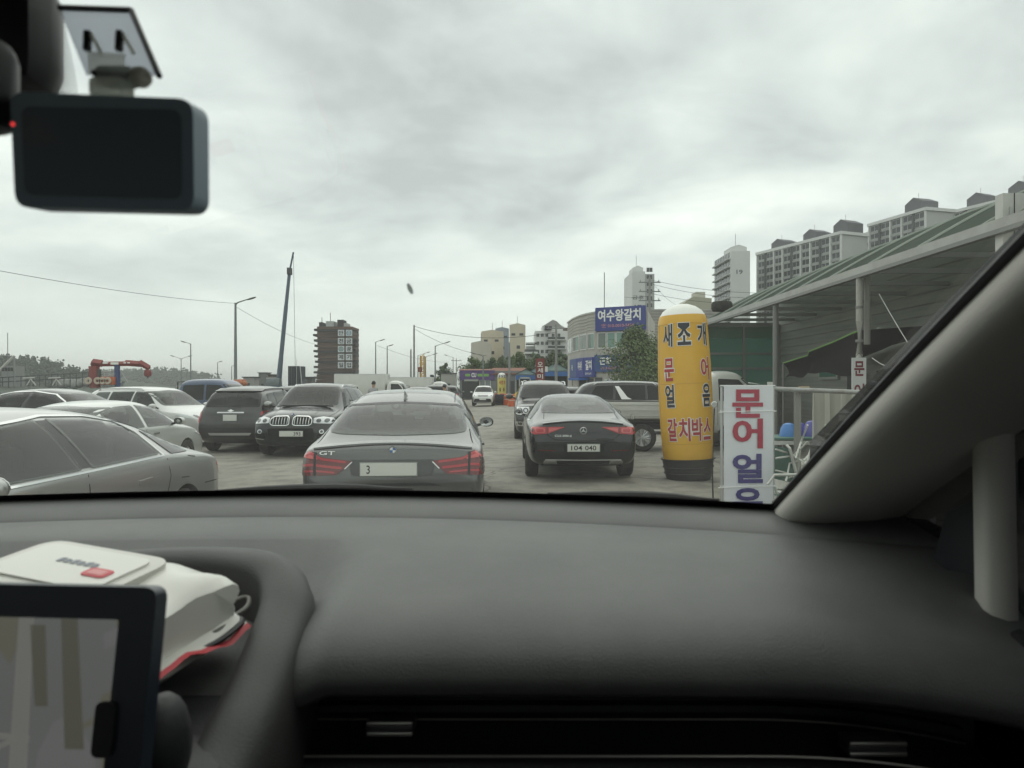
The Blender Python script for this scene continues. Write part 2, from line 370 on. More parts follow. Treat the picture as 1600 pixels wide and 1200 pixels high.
def roundel(parent, bvh, ax, y, z, r):
    h, n_, _, _ = bvh.ray_cast(DIRS[ax][1](y, z), DIRS[ax][0]); sx = -1 if ax == 'R' else 1; x0 = h.x + sx * 0.006
    o = MB().lathe([(0, 0.006), (r, 0.006), (r, -0.01)], 20, axis='x').build('emblem', CHROME, parent); o.location = (x0, y, z)
    if sx < 0: o.rotation_euler = (0, 0, math.pi)
    for a0, ma in ((0, BLUEE), (1, WHITE), (2, BLUEE), (3, WHITE)):
        pts = [(0, 0)] + [(r * 0.72 * math.cos(math.pi / 2 * (a0 + i / 4)), r * 0.72 * math.sin(math.pi / 2 * (a0 + i / 4))) for i in range(5)]
        MB().add([(0.009, a, b) for a, b in pts], [tuple(range(6))]).build('emblem_quarter', ma, o, False)
    return o
PB = dict(sedan=[0, .03, .1, .22, .45, .8, 1.25, 1.8, 2.5, 3.0, 3.45, 3.95, 4.35, 4.7, 4.9, 4.97, 5.0])
def car(name, label, cat, X, Y, heading, L, W, top, belt, pm, wtop=None, wid=None, bot=None, xs=None, wheels=(0.95, 3.85), wr=0.33, group='cars parked on the quay', lv=2, arches=True, rimmat=None, spokes=5, z=None, edge=0.055, clad=None, zm=0.62, flat=0.6, cuts=()):
    k = L / 5.0
    xs = xs or [x * k for x in PB['sedan']]
    wid = wid or [(0, .80), (.03, .86), (.12, .925), (.35, .975), (.9, 1), (L - 1.3, 1), (L - .5, .955), (L - .15, .87), (L - .03, .78), (L, .72)]
    bot = bot or [(0, .50), (.03, .38), (.12, .27), (.4, .22), (L - .5, .20), (L - .12, .22), (L - .03, .30), (L, .42)]
    me = make_body(L, W, top, bot, belt, wid, wtop, xs, edge, lv, zm, flat); B = bvh_of(me)
    t = thing(name, label, cat, (X, Y, gz(X) if z is None else z), heading, group)
    ax = [wheels[0], wheels[1]]
    if arches: me = cut_arches(me, [pm, CABIN], ax, W, wr + 0.045, cuts)
    fin(me, [pm, CABIN], True, 34); link('body', me, t)
    for a in ax:
        for s in (-1, 1): wheel(t, a, s * (W / 2 - 0.125), wr, 0.225, rimmat, spokes)
    return t, B
def side_windows(t, B, polys, ma=GLASS, rim=None, ribbonw=0.022):
    for poly in polys:
        for ax in ('L', 'S'):
            panel('side_window', B, rnd(poly, 0.035), ax, ma, t, 0.007, 0.06)
    if rim:
        for ax in ('L', 'S'): panel('window_trim', B, ribbon(rim, ribbonw), ax, CHROME, t, 0.008, 0.1)
def seams(t, B, lines, w=0.009):
    for ax, pts in lines:
        for a_ in (('L', 'S') if ax == 'LS' else (ax,)): panel('panel_seam', B, ribbon(pts, w), a_, GAP, t, 0.0018, 0.15, 0.004)
def seats(t, rows, z0, w=.36, h=.62, ys=(-.36, .36)):
    for x, yy in rows:
        for y in yy:
            s_ = bevel_box('seat', (x, y, z0 - .05), (.14, .46, .52), .05, SEAT, t, 2); bevel_box('headrest', (x - .02, y, z0 + h - .34), (.10, .26, .19), .04, SEAT, s_, 2)
def mirror_y(poly): return [(-a, b) for a, b in poly]

def rails(t, B, x0, x1, y0, y1, ma, hgt=.05, r=.018):
    for s in (1, -1):
        def zt(x, y):
            h, _, _, _ = B.ray_cast(Vector((x, s * y, 5)), Vector((0, 0, -1))); return h.z
        P = [(x0, y0, -.01), (x0 + .12, y0, hgt), ((x0 + x1) / 2, (y0 + y1) / 2, hgt), (x1 - .12, y1, hgt), (x1, y1, -.01)]
        MB().tube([(x, s * y, zt(x, y) + d) for x, y, d in P], r, 6).build('roof_rail', ma, t)
# ------------------------------------------------------------------ ground
def ground():
    M = mat('quay_asphalt', (0.215, 0.20, 0.172), 0.9); t = M.node_tree; b = t.nodes['Principled BSDF']
    tcn = t.nodes.new('ShaderNodeTexCoord')
    def noi(s, d, r=0.6):
        n = t.nodes.new('ShaderNodeTexNoise'); n.inputs['Scale'].default_value = s; n.inputs['Detail'].default_value = d; n.inputs['Roughness'].default_value = r; t.links.new(tcn.outputs['Object'], n.inputs['Vector']); return n.outputs['Fac']
    def rmp(f, p0, c0, p1, c1):
        r = t.nodes.new('ShaderNodeValToRGB'); r.color_ramp.elements[0].position = p0; r.color_ramp.elements[0].color = (*c0, 1); r.color_ramp.elements[1].position = p1; r.color_ramp.elements[1].color = (*c1, 1); t.links.new(f, r.inputs[0]); return r.outputs[0]
    def mul(a, c, f=1.0):
        x = t.nodes.new('ShaderNodeMix'); x.data_type = 'RGBA'; x.blend_type = 'MULTIPLY'; x.inputs[0].default_value = f; t.links.new(a, x.inputs[6]); t.links.new(c, x.inputs[7]); return x.outputs[2]
    c = rmp(noi(0.35, 5), .35, (.34, .325, .29), .65, (.265, .254, .228))
    c = mul(c, rmp(noi(2.2, 6), .36, (.70, .70, .70), .56, (1.05, 1.05, 1.04)))
    c = mul(c, rmp(noi(60, 3, .8), .35, (.62, .62, .62), .65, (1.15, 1.14, 1.1)))
    v = t.nodes.new('ShaderNodeTexVoronoi'); v.feature = 'DISTANCE_TO_EDGE'; v.inputs['Scale'].default_value = .22
    ds = t.nodes.new('ShaderNodeMapping'); t.links.new(tcn.outputs['Object'], ds.inputs[0])
    nv = t.nodes.new('ShaderNodeTexNoise'); nv.inputs['Scale'].default_value = 1.3; nv.inputs['Detail'].default_value = 5; t.links.new(tcn.outputs['Object'], nv.inputs['Vector'])
    va = t.nodes.new('ShaderNodeMix'); va.data_type = 'RGBA'; va.blend_type = 'ADD'; va.inputs[0].default_value = .9; t.links.new(tcn.outputs['Object'], va.inputs[6]); t.links.new(nv.outputs['Color'], va.inputs[7]); t.links.new(va.outputs[2], v.inputs['Vector'])
    c = mul(c, rmp(v.outputs['Distance'], .002, (.45, .44, .42), .007, (1, 1, 1)))
    t.links.new(c, b.inputs['Base Color'])
    bp = t.nodes.new('ShaderNodeBump'); bp.inputs['Strength'].default_value = .35; bp.inputs['Distance'].default_value = .006; t.links.new(noi(90, 3, .8), bp.inputs['Height']); t.links.new(bp.outputs[0], b.inputs['Normal'])
    rows = [[(X, Y, gz(X)) for X in (-42, -20, -6, -3, 0, 40, 1500)] for Y in (-60, 0, 40, 200, 3000)]
    struct(MB().grid(rows).build('ground', M, None, False))
    sea = mat('sea_water', (0.10, 0.125, 0.125), .12, bump=.25, bscale=.8)
    struct(MB().add([(-6000, -300, -2.2), (6000, -300, -2.2), (6000, 8000, -2.2), (-6000, 8000, -2.2)], [(0, 1, 2, 3)]).build('sea', sea, None, False))
    q = mat('quay_concrete', (.30, .29, .27), .85, col2=(.2, .19, .17), scale=.6)
    struct(MB().box((-42.3, 1470, -1.3), (.6, 3060, 2.7)).build('quay_wall', q, None, False))
ground()
# ------------------------------------------------------------------ the cars one sees best
def fastback_car():
    pm = paint('graphite', (0.11, 0.113, 0.112), 0.65, 0.26, 0.05)
    L, W = 5.0, 1.90
    top = [(0, .66), (.02, .82), (.05, .93), (.10, 1.005), (.22, 1.035), (.45, 1.085), (.8, 1.23), (1.2, 1.385), (1.8, 1.52), (2.5, 1.575), (3.0, 1.545), (3.45, 1.37), (3.95, 1.07), (4.35, 1.02), (4.7, .93), (4.9, .80), (5, .66)]
    belt = [(0, .60), (.05, .84), (.12, .93), (.4, .98), (1.5, 1.0), (3.6, .98), (4.4, .92), (5, .6)]
    wt = [(0, .60), (.1, .80), (.45, .80), (.8, .775), (1.2, .755), (2.5, .72), (3.2, .70), (3.95, .78), (4.6, .72), (5, .5)]
    t, B = car('fastback_car', 'graphite grey fastback with fin antenna, seen from behind in the lane', 'car', -1.2, 7.1, R(93.6), L, W, top, belt, pm, wt, group='cars on the quay seen from behind', lv=3, wheels=(1.0, 4.05), wr=.36,
               wid=[(0, .86), (.02, .90), (.06, .945), (.14, .975), (.35, .99), (.9, 1), (3.7, 1), (4.5, .955), (4.85, .87), (4.97, .78), (5, .72)], xs=[0, .02, .06, .12, .22, .45, .8, 1.2, 1.8, 2.5, 3.0, 3.45, 3.95, 4.35, 4.7, 4.9, 4.97, 5.0],
               cuts=[('X', [(-.755, 1.105), (.755, 1.105), (.70, 1.33), (.62, 1.365), (0, 1.395), (-.62, 1.365), (-.70, 1.33)], .2, 2.9), ('X', [(-.70, 1.10), (.70, 1.10), (.60, 1.42), (-.60, 1.42)], 2.85, 4.4), ('Y', [(1.2, 1.04), (2.35, 1.03), (2.35, 1.42), (1.75, 1.40), (1.3, 1.27)], -1.2, 1.2), ('Y', [(2.42, 1.03), (3.5, 1.03), (3.15, 1.32), (2.8, 1.43), (2.42, 1.43)], -1.2, 1.2)])
    seats(t, [(1.35, (-.42, 0, .42)), (2.55, (-.38, .38))], 1.0, h=.5)
    panel('windscreen', B, rnd([(-.72, 1.09), (.72, 1.09), (.62, 1.43), (-.62, 1.43)], .05), 'F', TINTC, t, .007, .06)
    rw = [(-.755, 1.105), (-.60, 1.088), (0, 1.078), (.60, 1.088), (.755, 1.105), (.70, 1.33), (.62, 1.365), (0, 1.395), (-.62, 1.365), (-.70, 1.33)]
    panel('rear_window', B, rnd(rw, .05), 'R', TINT, t, .007, .05)
    panel('window_surround', B, ribbon([(-.70, 1.335), (-.62, 1.372), (-.3, 1.393), (0, 1.402), (.3, 1.393), (.62, 1.372), (.70, 1.335)], .022), 'R', BLACK, t, .008, .05)
    # tailgate lip and shelf lines
    lp = MB(); rows = []
    for i in range(25):
        y = -.80 + 1.6 * i / 24; h, _, _, _ = B.ray_cast(Vector((-3, y, 1.012 - .05 * abs(y / .8) ** 2)), Vector((1, 0, 0)))
        rows.append([(h.x + .02, y, h.z - .035), (h.x - .028, y, h.z - .004), (h.x - .022, y, h.z + .012), (h.x + .10, y, h.z + .03)])
    lp.grid(rows).build('tailgate_lip', pm, t)
    lamp = [(.93, .70), (.93, .765), (.905, .895), (.84, .945), (.785, .93), (.72, .885), (.43, .85), (.395, .842), (.47, .775), (.55, .712)]
    for s in (1, -1):
        pl = lamp if s > 0 else mirror_y(lamp)[::-1]
        lo = panel('tail_lamp', B, rnd(pl, .02), 'R', REDD, t, .010, .05)
        for pts, w in (([(.92, .87), (.83, .92), (.70, .865), (.46, .835)], .022), ([(.925, .80), (.80, .81), (.62, .79), (.50, .78)], .024), ([(.925, .745), (.75, .75), (.57, .735)], .018)):
            q = [(s * a, b) for a, b in pts]; panel('light_bar', B, ribbon(q, w), 'R', REDL, lo, .0135, .05, .004)
        up = [(.90, .885), (.84, .935), (.79, .92), (.73, .88), (.75, .86), (.86, .875)]
        panel('upper_lens', B, up if s > 0 else mirror_y(up)[::-1], 'R', REDP, lo, .0125, .05, .004)
        panel('lamp_divider', B, ribbon([(s * .775, .93), (s * .765, .705)], .026), 'R', BLACK, lo, .0145, .05, .005)
        panel('chrome_tip', B, ribbon([(s * .40, .838), (s * .47, .77)], .010), 'R', BRIGHT, lo, .014, .05, .004)
        panel('rear_reflector', B, [(s * .56, .43), (s * .88, .46), (s * .86, .50), (s * .62, .475)], 'R', REDL, t, .008, .06)
        panel('bumper_insert', B, ribbon([(s * .30, .43), (s * .56, .425)], .012), 'R', CHROME, t, .008, .06)
    panel('plate_recess', B, rnd([(-.40, .70), (.40, .70), (.44, .86), (-.44, .86)], .03), 'R', mat('graphite_painted_shade', (0.05, 0.052, 0.052), .4, .3, .4), t, .005, .08)  # flat panel; the shade of the recess is painted in as darker graphite
    plate(t, B, 'R', .035, .765, '3', .04, -.20, .56, .125)
    panel('bumper_crease_shade', B, [(-.50, .60), (.55, .60), (.42, .625), (-.36, .63)], 'R', BLACK, t, .003, .08)  # black strip painted in for the shadow under the bumper crease
    panel('lower_bumper', B, [(-.90, .30), (.90, .30), (.93, .50), (.50, .485), (-.50, .485), (-.93, .50)], 'R', mat('bumper_grey', (.055, .056, .056), .5, 0, .2), t, .004, .1)
    roundel(t, B, 'R', .0, .952, .041)
    def onrear(u, v): 
        h, _, _, _ = B.ray_cast(Vector((-3, u, v)), Vector((1, 0, 0))); return (h.x - .008, u, v)
    text('lettering', 'GT', .155, .036, lambda u, v: onrear(.655 - u, .925 + v), BRIGHT, t, .004)
    seams(t, B, [('R', [(.79, .70), (.80, .56), (.82, .40)]), ('R', [(-.79, .70), (-.80, .56), (-.82, .40)]), ('R', [(-.83, .95), (-.80, 1.02), (-.775, 1.12)]), ('R', [(.83, .95), (.80, 1.02), (.775, 1.12)]),
                 ('T', [(1.55, -.60), (2.9, -.585)]), ('T', [(1.55, .60), (2.9, .585)]), ('T', [(1.9, -.55), (1.9, .55)]), ('LS', [(1.25, .98), (1.2, .6), (1.35, .3)]), ('LS', [(2.45, .98), (2.5, .3)])])
    MB().add([(1.36, 0, 1.43), (1.58, .028, 1.475), (1.58, -.028, 1.475), (1.44, 0, 1.545), (1.40, 0, 1.548)], [(0, 1, 3, 4), (0, 4, 3, 2), (1, 2, 3), (0, 2, 1)]).build('fin_antenna', pm, t)
    side_windows(t, B, [[(1.05, 1.03), (2.35, 1.03), (2.35, 1.44), (1.75, 1.42), (1.25, 1.28)], [(2.42, 1.03), (3.5, 1.03), (3.15, 1.32), (2.8, 1.45), (2.42, 1.45)]], TINT, [(.95, 1.015), (3.6, 1.015)])
    for s in (1, -1):
        side_mirror(t, 3.42, s * .90, 1.07, pm if s > 0 else BLACK, s, 1.05)
        panel('door_handle', B, ribbon([(1.42, .90), (1.62, .905)], .03), 'L' if s > 0 else 'S', pm, t, .03, .1, .03)
fastback_car()

def star(parent, x, y, z, r):
    o = MB().lathe([(r * .86, 0), (r * .93, -.010), (r * 1.04, 0), (r * .93, .006), (r * .86, 0)], 28, axis='x', cap=False).build('emblem', BRIGHT, parent); o.location = (x, y, z)
    mb = MB()
    for k in range(3):
        a = math.pi / 2 + k * 2 * math.pi / 3; tip = (0, math.cos(a) * r * .95, math.sin(a) * r * .95)
        l, q = [(0, math.cos(a + d) * r * .22, math.sin(a + d) * r * .22) for d in (1.05, -1.05)]
        mb.add([tip, l, (-.012, 0, 0), q], [(0, 1, 2), (0, 2, 3)])
    mb.build('star', BRIGHT, o, False); return o
def black_coupe():
    pm = paint('black', (0.012, 0.014, 0.016), 0.3, 0.22, 0.02)
    L, W = 4.99, 1.89
    top = [(0, .68), (.02, .84), (.05, .95), (.09, 1.01), (.25, 1.045), (.55, 1.09), (.9, 1.20), (1.4, 1.36), (2.0, 1.435), (2.5, 1.445), (3.0, 1.40), (3.45, 1.24), (3.95, 1.02), (4.35, .96), (4.7, .86), (4.9, .74), (4.99, .60)]
    belt = [(0, .62), (.05, .84), (.15, .91), (.5, .93), (1.5, .95), (3.6, .94), (4.4, .86), (5, .55)]
    wt = [(0, .5), (.1, .70), (.3, .73), (.6, .71), (1.2, .66), (2.2, .64), (3.0, .64), (3.95, .76), (4.6, .7), (5, .5)]
    t, B = car('coupe_car', 'black four-door coupe with red arrow-shaped tail lamps and round star emblem', 'car', 1.165, 11.55, R(90), L, W, top, belt, pm, wt, group='cars on the quay seen from behind', lv=3, wheels=(.98, 3.92), wr=.345, rimmat=DRIM,
               wid=[(0, .82), (.02, .87), (.06, .91), (.14, .94), (.35, .975), (.9, 1), (3.7, 1), (4.5, .955), (4.85, .87), (4.97, .78), (5, .72)], xs=[0, .02, .06, .11, .25, .55, .9, 1.4, 2.0, 2.5, 3.0, 3.45, 3.95, 4.35, 4.7, 4.9, 4.97, 4.99],
               cuts=[('X', [(-.66, 1.115), (.66, 1.115), (.60, 1.345), (.52, 1.368), (-.52, 1.368), (-.60, 1.345)], .3, 2.8), ('X', [(-.66, 1.06), (.66, 1.06), (.56, 1.33), (-.56, 1.33)], 2.75, 4.4), ('Y', [(1.1, 1.0), (2.3, .99), (2.3, 1.32), (1.7, 1.29), (1.3, 1.18)], -1.2, 1.2), ('Y', [(2.36, .99), (3.5, .99), (3.1, 1.24), (2.75, 1.32), (2.36, 1.32)], -1.2, 1.2)])
    seats(t, [(1.35, (-.40, .40)), (2.55, (-.38, .38))], .98, h=.48)
    panel('windscreen', B, rnd([(-.69, 1.05), (.69, 1.05), (.58, 1.34), (-.58, 1.34)], .05), 'F', TINTC, t, .007, .06)
    panel('rear_window', B, rnd([(-.66, 1.115), (.66, 1.115), (.60, 1.345), (.52, 1.368), (0, 1.378), (-.52, 1.368), (-.60, 1.345)], .04), 'R', TINT, t, .007, .05)
    rows = []
    for i in range(21):
        y = -.66 + 1.32 * i / 20; h, _, _, _ = B.ray_cast(Vector((-3, y, .995 - .05 * (y / .66) ** 2)), Vector((1, 0, 0)))
        rows.append([(h.x + .02, y, h.z - .03), (h.x - .02, y, h.z + .004), (h.x - .014, y, h.z + .018), (h.x + .09, y, h.z + .03)])
    MB().grid(rows).build('boot_lip', pm, t)
    lamp = [(.84, .905), (.33, .91), (.30, .902), (.38, .875), (.58, .80), (.80, .785), (.86, .82)]
    for s in (1, -1):
        lo = panel('tail_lamp', B, rnd(lamp if s > 0 else mirror_y(lamp)[::-1], .015), 'R', REDL, t, .009, .05)
        inn = [(.565, .885), (.37, .893), (.42, .872), (.56, .825)]
        panel('inner_lens', B, inn if s > 0 else mirror_y(inn)[::-1], 'R', REDP, lo, .0125, .05, .004)
        o2 = [(.80, .885), (.62, .885), (.62, .815), (.78, .81)]
        panel('outer_lens', B, rnd(o2 if s > 0 else mirror_y(o2)[::-1], .02), 'R', REDP, lo, .0125, .05, .004)
        panel('lens_core', B, rnd([(s * a, b) for a, b in [(.77, .872), (.65, .872), (.65, .828), (.76, .823)]], .015), 'R', REDL, lo, .015, .05, .004)
        panel('lamp_divider', B, ribbon([(s * .595, .91), (s * .585, .795)], .012), 'R', BLACK, lo, .014, .05, .005)
        panel('air_outlet', B, [(s * .80, .66), (s * .84, .67), (s * .85, .47), (s * .81, .50)], 'R', GAP, t, .004, .05)
        panel('rear_reflector', B, ribbon([(s * .46, .525), (s * .74, .535)], .014), 'R', REDD, t, .006, .06)
        panel('exhaust_tip', B, rnd([(s * .42, .30), (s * .66, .31), (s * .64, .37), (s * .44, .365)], .02), 'R', CHROME, t, .010, .05)
    panel('chrome_strip', B, ribbon([(-.62, .375), (0, .368), (.62, .375)], .014), 'R', BRIGHT, t, .008, .06)
    panel('diffuser', B, rnd([(-.70, .26), (.70, .26), (.62, .355), (-.62, .355)], .03), 'R', BLACK, t, .005, .08)
    panel('plate_recess', B, rnd([(-.32, .50), (.32, .50), (.34, .645), (-.34, .645)], .03), 'R', GAP, t, .002, .08)
    plate(t, B, 'R', 0, .572, '104 040', .42, 0)
    h, _, _, _ = B.ray_cast(Vector((-3, 0, .85)), Vector((1, 0, 0))); star(t, h.x - .008, 0, .85, .056)
    def onrear(u, v):
        h, _, _, _ = B.ray_cast(Vector((-3, u, v)), Vector((1, 0, 0))); return (h.x - .007, u, v)
    text('lettering', 'CLS', .105, .032, lambda u, v: onrear(.415 - u, .768 + v), BRIGHT, t, .006); text('lettering', '300', .10, .032, lambda u, v: onrear(.295 - u, .768 + v), BRIGHT, t, .006); text('lettering', 'd', .028, .032, lambda u, v: onrear(.213 - u, .768 + v), BRIGHT, t, .006)
    seams(t, B, [('R', [(.60, .795), (.50, .72), (.42, .70), (0, .695), (-.42, .70), (-.50, .72), (-.60, .795)]), ('T', [(.45, .63), (1.3, .58)]), ('T', [(.45, -.63), (1.3, -.58)]), ('R', [(.85, .665), (0, .655), (-.85, .665)])])
    side_windows(t, B, [[(.95, 1.0), (2.3, .99), (2.3, 1.33), (1.7, 1.30), (1.25, 1.18)], [(2.36, .99), (3.5, .99), (3.1, 1.24), (2.75, 1.33), (2.36, 1.34)]], TINT, [(.9, .985), (3.55, .98)])
    for s in (1, -1): side_mirror(t, 3.35, s * .90, 1.03, BLACK, s, .95)
black_coupe()

def silver_sedan():
    pm = paint('silver', (0.43, 0.435, 0.425), 0.75, 0.34, 0.06)
    L, W = 5.0, 1.88
    top = [(0, .64), (.02, .80), (.06, .93), (.12, .985), (.25, 1.005), (.5, 1.06), (.8, 1.15), (1.25, 1.325), (1.8, 1.44), (2.5, 1.485), (3.0, 1.455), (3.45, 1.28), (3.95, 1.05), (4.35, .98), (4.7, .88), (4.9, .76), (5, .60)]
    belt = [(0, .60), (.06, .80), (.15, .90), (.5, .965), (1.3, 1.015), (2.5, 1.005), (3.6, .985), (4.4, .88), (5, .55)]
    wt = [(0, .5), (.1, .74), (.5, .75), (.8, .72), (1.3, .685), (2.2, .66), (3.0, .66), (3.95, .78), (4.6, .7), (5, .5)]
    t, B = car('silver_sedan', 'big silver grey sedan side on in the lower left, nearest of the parked cars', 'car', -3.90, 7.5, R(-90), L, W, top, belt, pm, wt, lv=3, wheels=(1.02, 3.95), wr=.35, group='cars parked on the quay', cuts=[('Y', [(1.42, 1.045), (2.40, 1.035), (2.47, 1.385), (2.0, 1.365), (1.62, 1.30), (1.52, 1.20)], -1.2, 1.2), ('Y', [(2.54, 1.035), (3.62, 1.03), (3.35, 1.22), (3.08, 1.34), (2.60, 1.388)], -1.2, 1.2)])
    seats(t, [(1.75, (-.42, 0, .42)), (2.75, (-.38, .38))], 1.0, h=.5)
    t.scale = (1, 1, 1.025)
    w1 = [(1.42, 1.045), (2.42, 1.035), (2.50, 1.385), (2.0, 1.365), (1.62, 1.30), (1.52, 1.20)]
    w2 = [(2.52, 1.035), (3.62, 1.03), (3.35, 1.22), (3.08, 1.34), (2.60, 1.388)]
    q = [(1.34, 1.055), (1.50, 1.225), (1.36, 1.225), (.86, 1.035), (.92, 1.01), (1.20, 1.02)]
    side_windows(t, B, [w1, w2], TINT)
    for ax in ('L', 'S'):
        panel('quarter_window', B, rnd([(1.22, 1.03), (1.37, 1.235), (1.28, 1.225), (.84, 1.045), (.83, 1.02)], .02), ax, GLASS, t, .007, .05)
        panel('window_trim', B, ribbon([(1.36, 1.028), (2.4, 1.018), (3.66, 1.012)], .013), ax, CHROME, t, .009, .1)
        panel('roof_trim', B, ribbon([(1.38, 1.03), (1.50, 1.235), (1.66, 1.335), (2.0, 1.387), (2.5, 1.405), (3.08, 1.355), (3.40, 1.225), (3.68, 1.03)], .012), ax, CHROME, t, .009, .08)
        panel('door_pillar', B, [(2.40, 1.045), (2.54, 1.045), (2.60, 1.375), (2.49, 1.375)], ax, BLACK, t, .006, .1)
        for xx in (1.62, 2.62): panel('door_handle', B, ribbon([(xx, .86), (xx + .22, .855)], .034), ax, pm, t, .012, .1, .014)
        panel('side_marker', B, [(.10, .80), (.20, .825), (.18, .855), (.08, .845)], ax, REDL, t, .006, .05)
    seams(t, B, [('LS', [(2.48, 1.0), (2.50, .6), (2.50, .3)]), ('LS', [(1.33, 1.0), (1.30, .85), (1.42, .62), (1.5, .3)]), ('LS', [(.78, .965), (.92, .985)]), ('LS', [(.95, .80), (1.10, .81)]), ('LS', [(.12, .68), (.6, .70)])])
    # the soft crease above the rear wheel
    lamp = [(.84, .80), (.55, .83), (.30, .84), (.30, .80), (.55, .76), (.84, .74)]
    for s in (1, -1): panel('tail_lamp', B, lamp if s > 0 else mirror_y(lamp)[::-1], 'R', REDL, t, .006, .06)
    panel('rear_window', B, rnd([(-.62, 1.10), (.62, 1.10), (.56, 1.36), (0, 1.385), (-.56, 1.36)], .05), 'R', GLASS, t, .007, .06)
    panel('windscreen', B, rnd([(-.70, 1.09), (.70, 1.09), (.60, 1.36), (0, 1.385), (-.60, 1.36)], .05), 'F', GLASS, t, .007, .06)
    for s in (1, -1): side_mirror(t, 3.66, s * .905, 1.06, pm, s, 1.1)
silver_sedan()

def grille_suv():
    pm = paint('black', (0.012, 0.014, 0.016), 0.3, 0.22, 0.02)
    L, W = 4.9, 1.98
    top = [(0, .75), (.03, 1.0), (.1, 1.15), (.25, 1.45), (.5, 1.68), (.9, 1.745), (1.6, 1.775), (2.4, 1.775), (2.8, 1.74), (3.2, 1.50), (3.65, 1.20), (3.8, 1.155), (4.3, 1.11), (4.7, 1.03), (4.82, .95), (4.88, .80), (4.9, .68)]
    belt = [(0, .7), (.1, 1.0), (.4, 1.08), (3.4, 1.05), (4.0, 1.0), (4.6, .93), (4.9, .6)]
    wt = [(0, .6), (.3, .72), (1, .70), (2.6, .69), (3.2, .72), (3.75, .80), (4.3, .80), (4.75, .72), (4.9, .6)]
    t, B = car('grille_suv', 'black SUV facing us with twin kidney-shaped chrome grilles', 'car', -5.15, 21.4, R(-90), L, W, top, belt, pm, wt, lv=3, wheels=(.95, 3.88), wr=.38, group='cars on the quay facing us',
               wid=[(0, .84), (.1, .94), (.4, .98), (.9, 1), (3.6, 1), (4.3, .985), (4.7, .93), (4.84, .88), (4.9, .80)], bot=[(0, .5), (.1, .32), (.4, .25), (4.4, .25), (4.8, .28), (4.87, .34), (4.9, .45)],
               xs=[0, .03, .1, .25, .5, .9, 1.6, 2.4, 2.8, 3.2, 3.65, 3.85, 4.3, 4.65, 4.8, 4.87, 4.9],
               cuts=[('X', [(-.76, 1.21), (.76, 1.21), (.66, 1.63), (.58, 1.68), (-.58, 1.68), (-.66, 1.63)], 1.2, 4.2), ('Y', [(1.5, 1.14), (2.3, 1.13), (2.3, 1.60), (1.54, 1.59)], -1.3, 1.3), ('Y', [(2.36, 1.13), (3.35, 1.14), (2.85, 1.55), (2.7, 1.60), (2.36, 1.61)], -1.3, 1.3)])
    seats(t, [(1.35, (-.42, .42)), (2.35, (-.38, .38))], 1.2, h=.55); MB().lathe([(.17, 0), (.19, .012), (.17, .024)], 18, c=(3.05, .38, 1.18), axis='x', cap=False).build('steering_wheel', BLACK, t)
    panel('windscreen', B, rnd([(-.76, 1.21), (.76, 1.21), (.66, 1.63), (.58, 1.68), (-.58, 1.68), (-.66, 1.63)], .06), 'F', TINT, t, .007, .05)
    side_windows(t, B, [[(.55, 1.15), (1.45, 1.14), (1.5, 1.6), (.85, 1.58)], [(1.5, 1.14), (2.3, 1.13), (2.3, 1.62), (1.54, 1.61)], [(2.36, 1.13), (3.35, 1.14), (2.85, 1.55), (2.7, 1.62), (2.36, 1.63)]], TINT)
    for s in (1, -1):
        g = [(.04, .79), (.10, .765), (.42, .765), (.485, .80), (.485, .90), (.40, .965), (.10, .975), (.05, .94)]
        gp = g if s > 0 else mirror_y(g)[::-1]
        go = panel('grille', B, rnd(gp, .03), 'F', GAP, t, .012, .06, .03)
        rp = rnd(gp, .04); panel('grille_frame', B, ribbon(rp + [rp[0]], .020), 'F', CHROME, go, .030, .05, .02)
        for i in range(6):
            y = .085 + .066 * i; panel('grille_bar', B, ribbon([(s * y, .79), (s * y, .945)], .013), 'F', CHROME, go, .028, .08, .02)
        hl = [(.52, .82), (.88, .80), (.94, .85), (.90, .93), (.70, .965), (.51, .935)]
        ho = panel('headlamp', B, rnd([(s * a, b) for a, b in hl], .02), 'F', CLEARL, t, .008, .06)
        for yy in (.63, .80): panel('lamp_ring', B, [(s * yy + .055 * math.cos(a * .524), .875 + .045 * math.sin(a * .524)) for a in range(12)], 'F', LAMPD, ho, .013, .05, .005)
        fo = panel('fog_lamp', B, [(s * .72 + .055 * math.cos(a * .524), .625 + .05 * math.sin(a * .524)) for a in range(12)], 'F', CHROME, t, .014, .05)
        panel('fog_lens', B, [(s * .72 + .036 * math.cos(a * .524), .625 + .033 * math.sin(a * .524)) for a in range(12)], 'F', LAMPD, fo, .018, .05, .004)
        panel('air_intake', B, rnd([(s * .60, .50), (s * .90, .52), (s * .92, .58), (s * .62, .56)], .02), 'F', GAP, t, .006, .06)
        panel('lower_trim', B, ribbon([(s * .62, .44), (s * .90, .48)], .014), 'F', CHROME, t, .012, .06)
        side_mirror(t, 3.25, s * .95, 1.22, mat('mirror_satin', (.35, .36, .35), .25, .8), s, 1.15)
    panel('bumper_intake', B, rnd([(-.56, .42), (.56, .42), (.52, .70), (-.52, .70)], .05), 'F', GAP, t, .004, .08)
    plate(t, B, 'F', .02, .575, '393', .19, .14, .54, .12, .02)
    roundel(t, B, 'F', 0, 1.005, .045)
    seams(t, B, [('T', [(3.7, .62), (4.2, .52), (4.75, .46)]), ('T', [(3.7, -.62), (4.2, -.52), (4.75, -.46)]), ('T', [(3.68, .85), (4.2, .86), (4.7, .78)]), ('T', [(3.68, -.85), (4.2, -.86), (4.7, -.78)])])
    MB().tube([(3.72, -.70, 1.185), (3.68, 0, 1.205), (3.72, .70, 1.185)], .015, 5).build('wiper', BLACK, t)
    rails(t, B, .6, 2.5, .64, .63, CHROME)
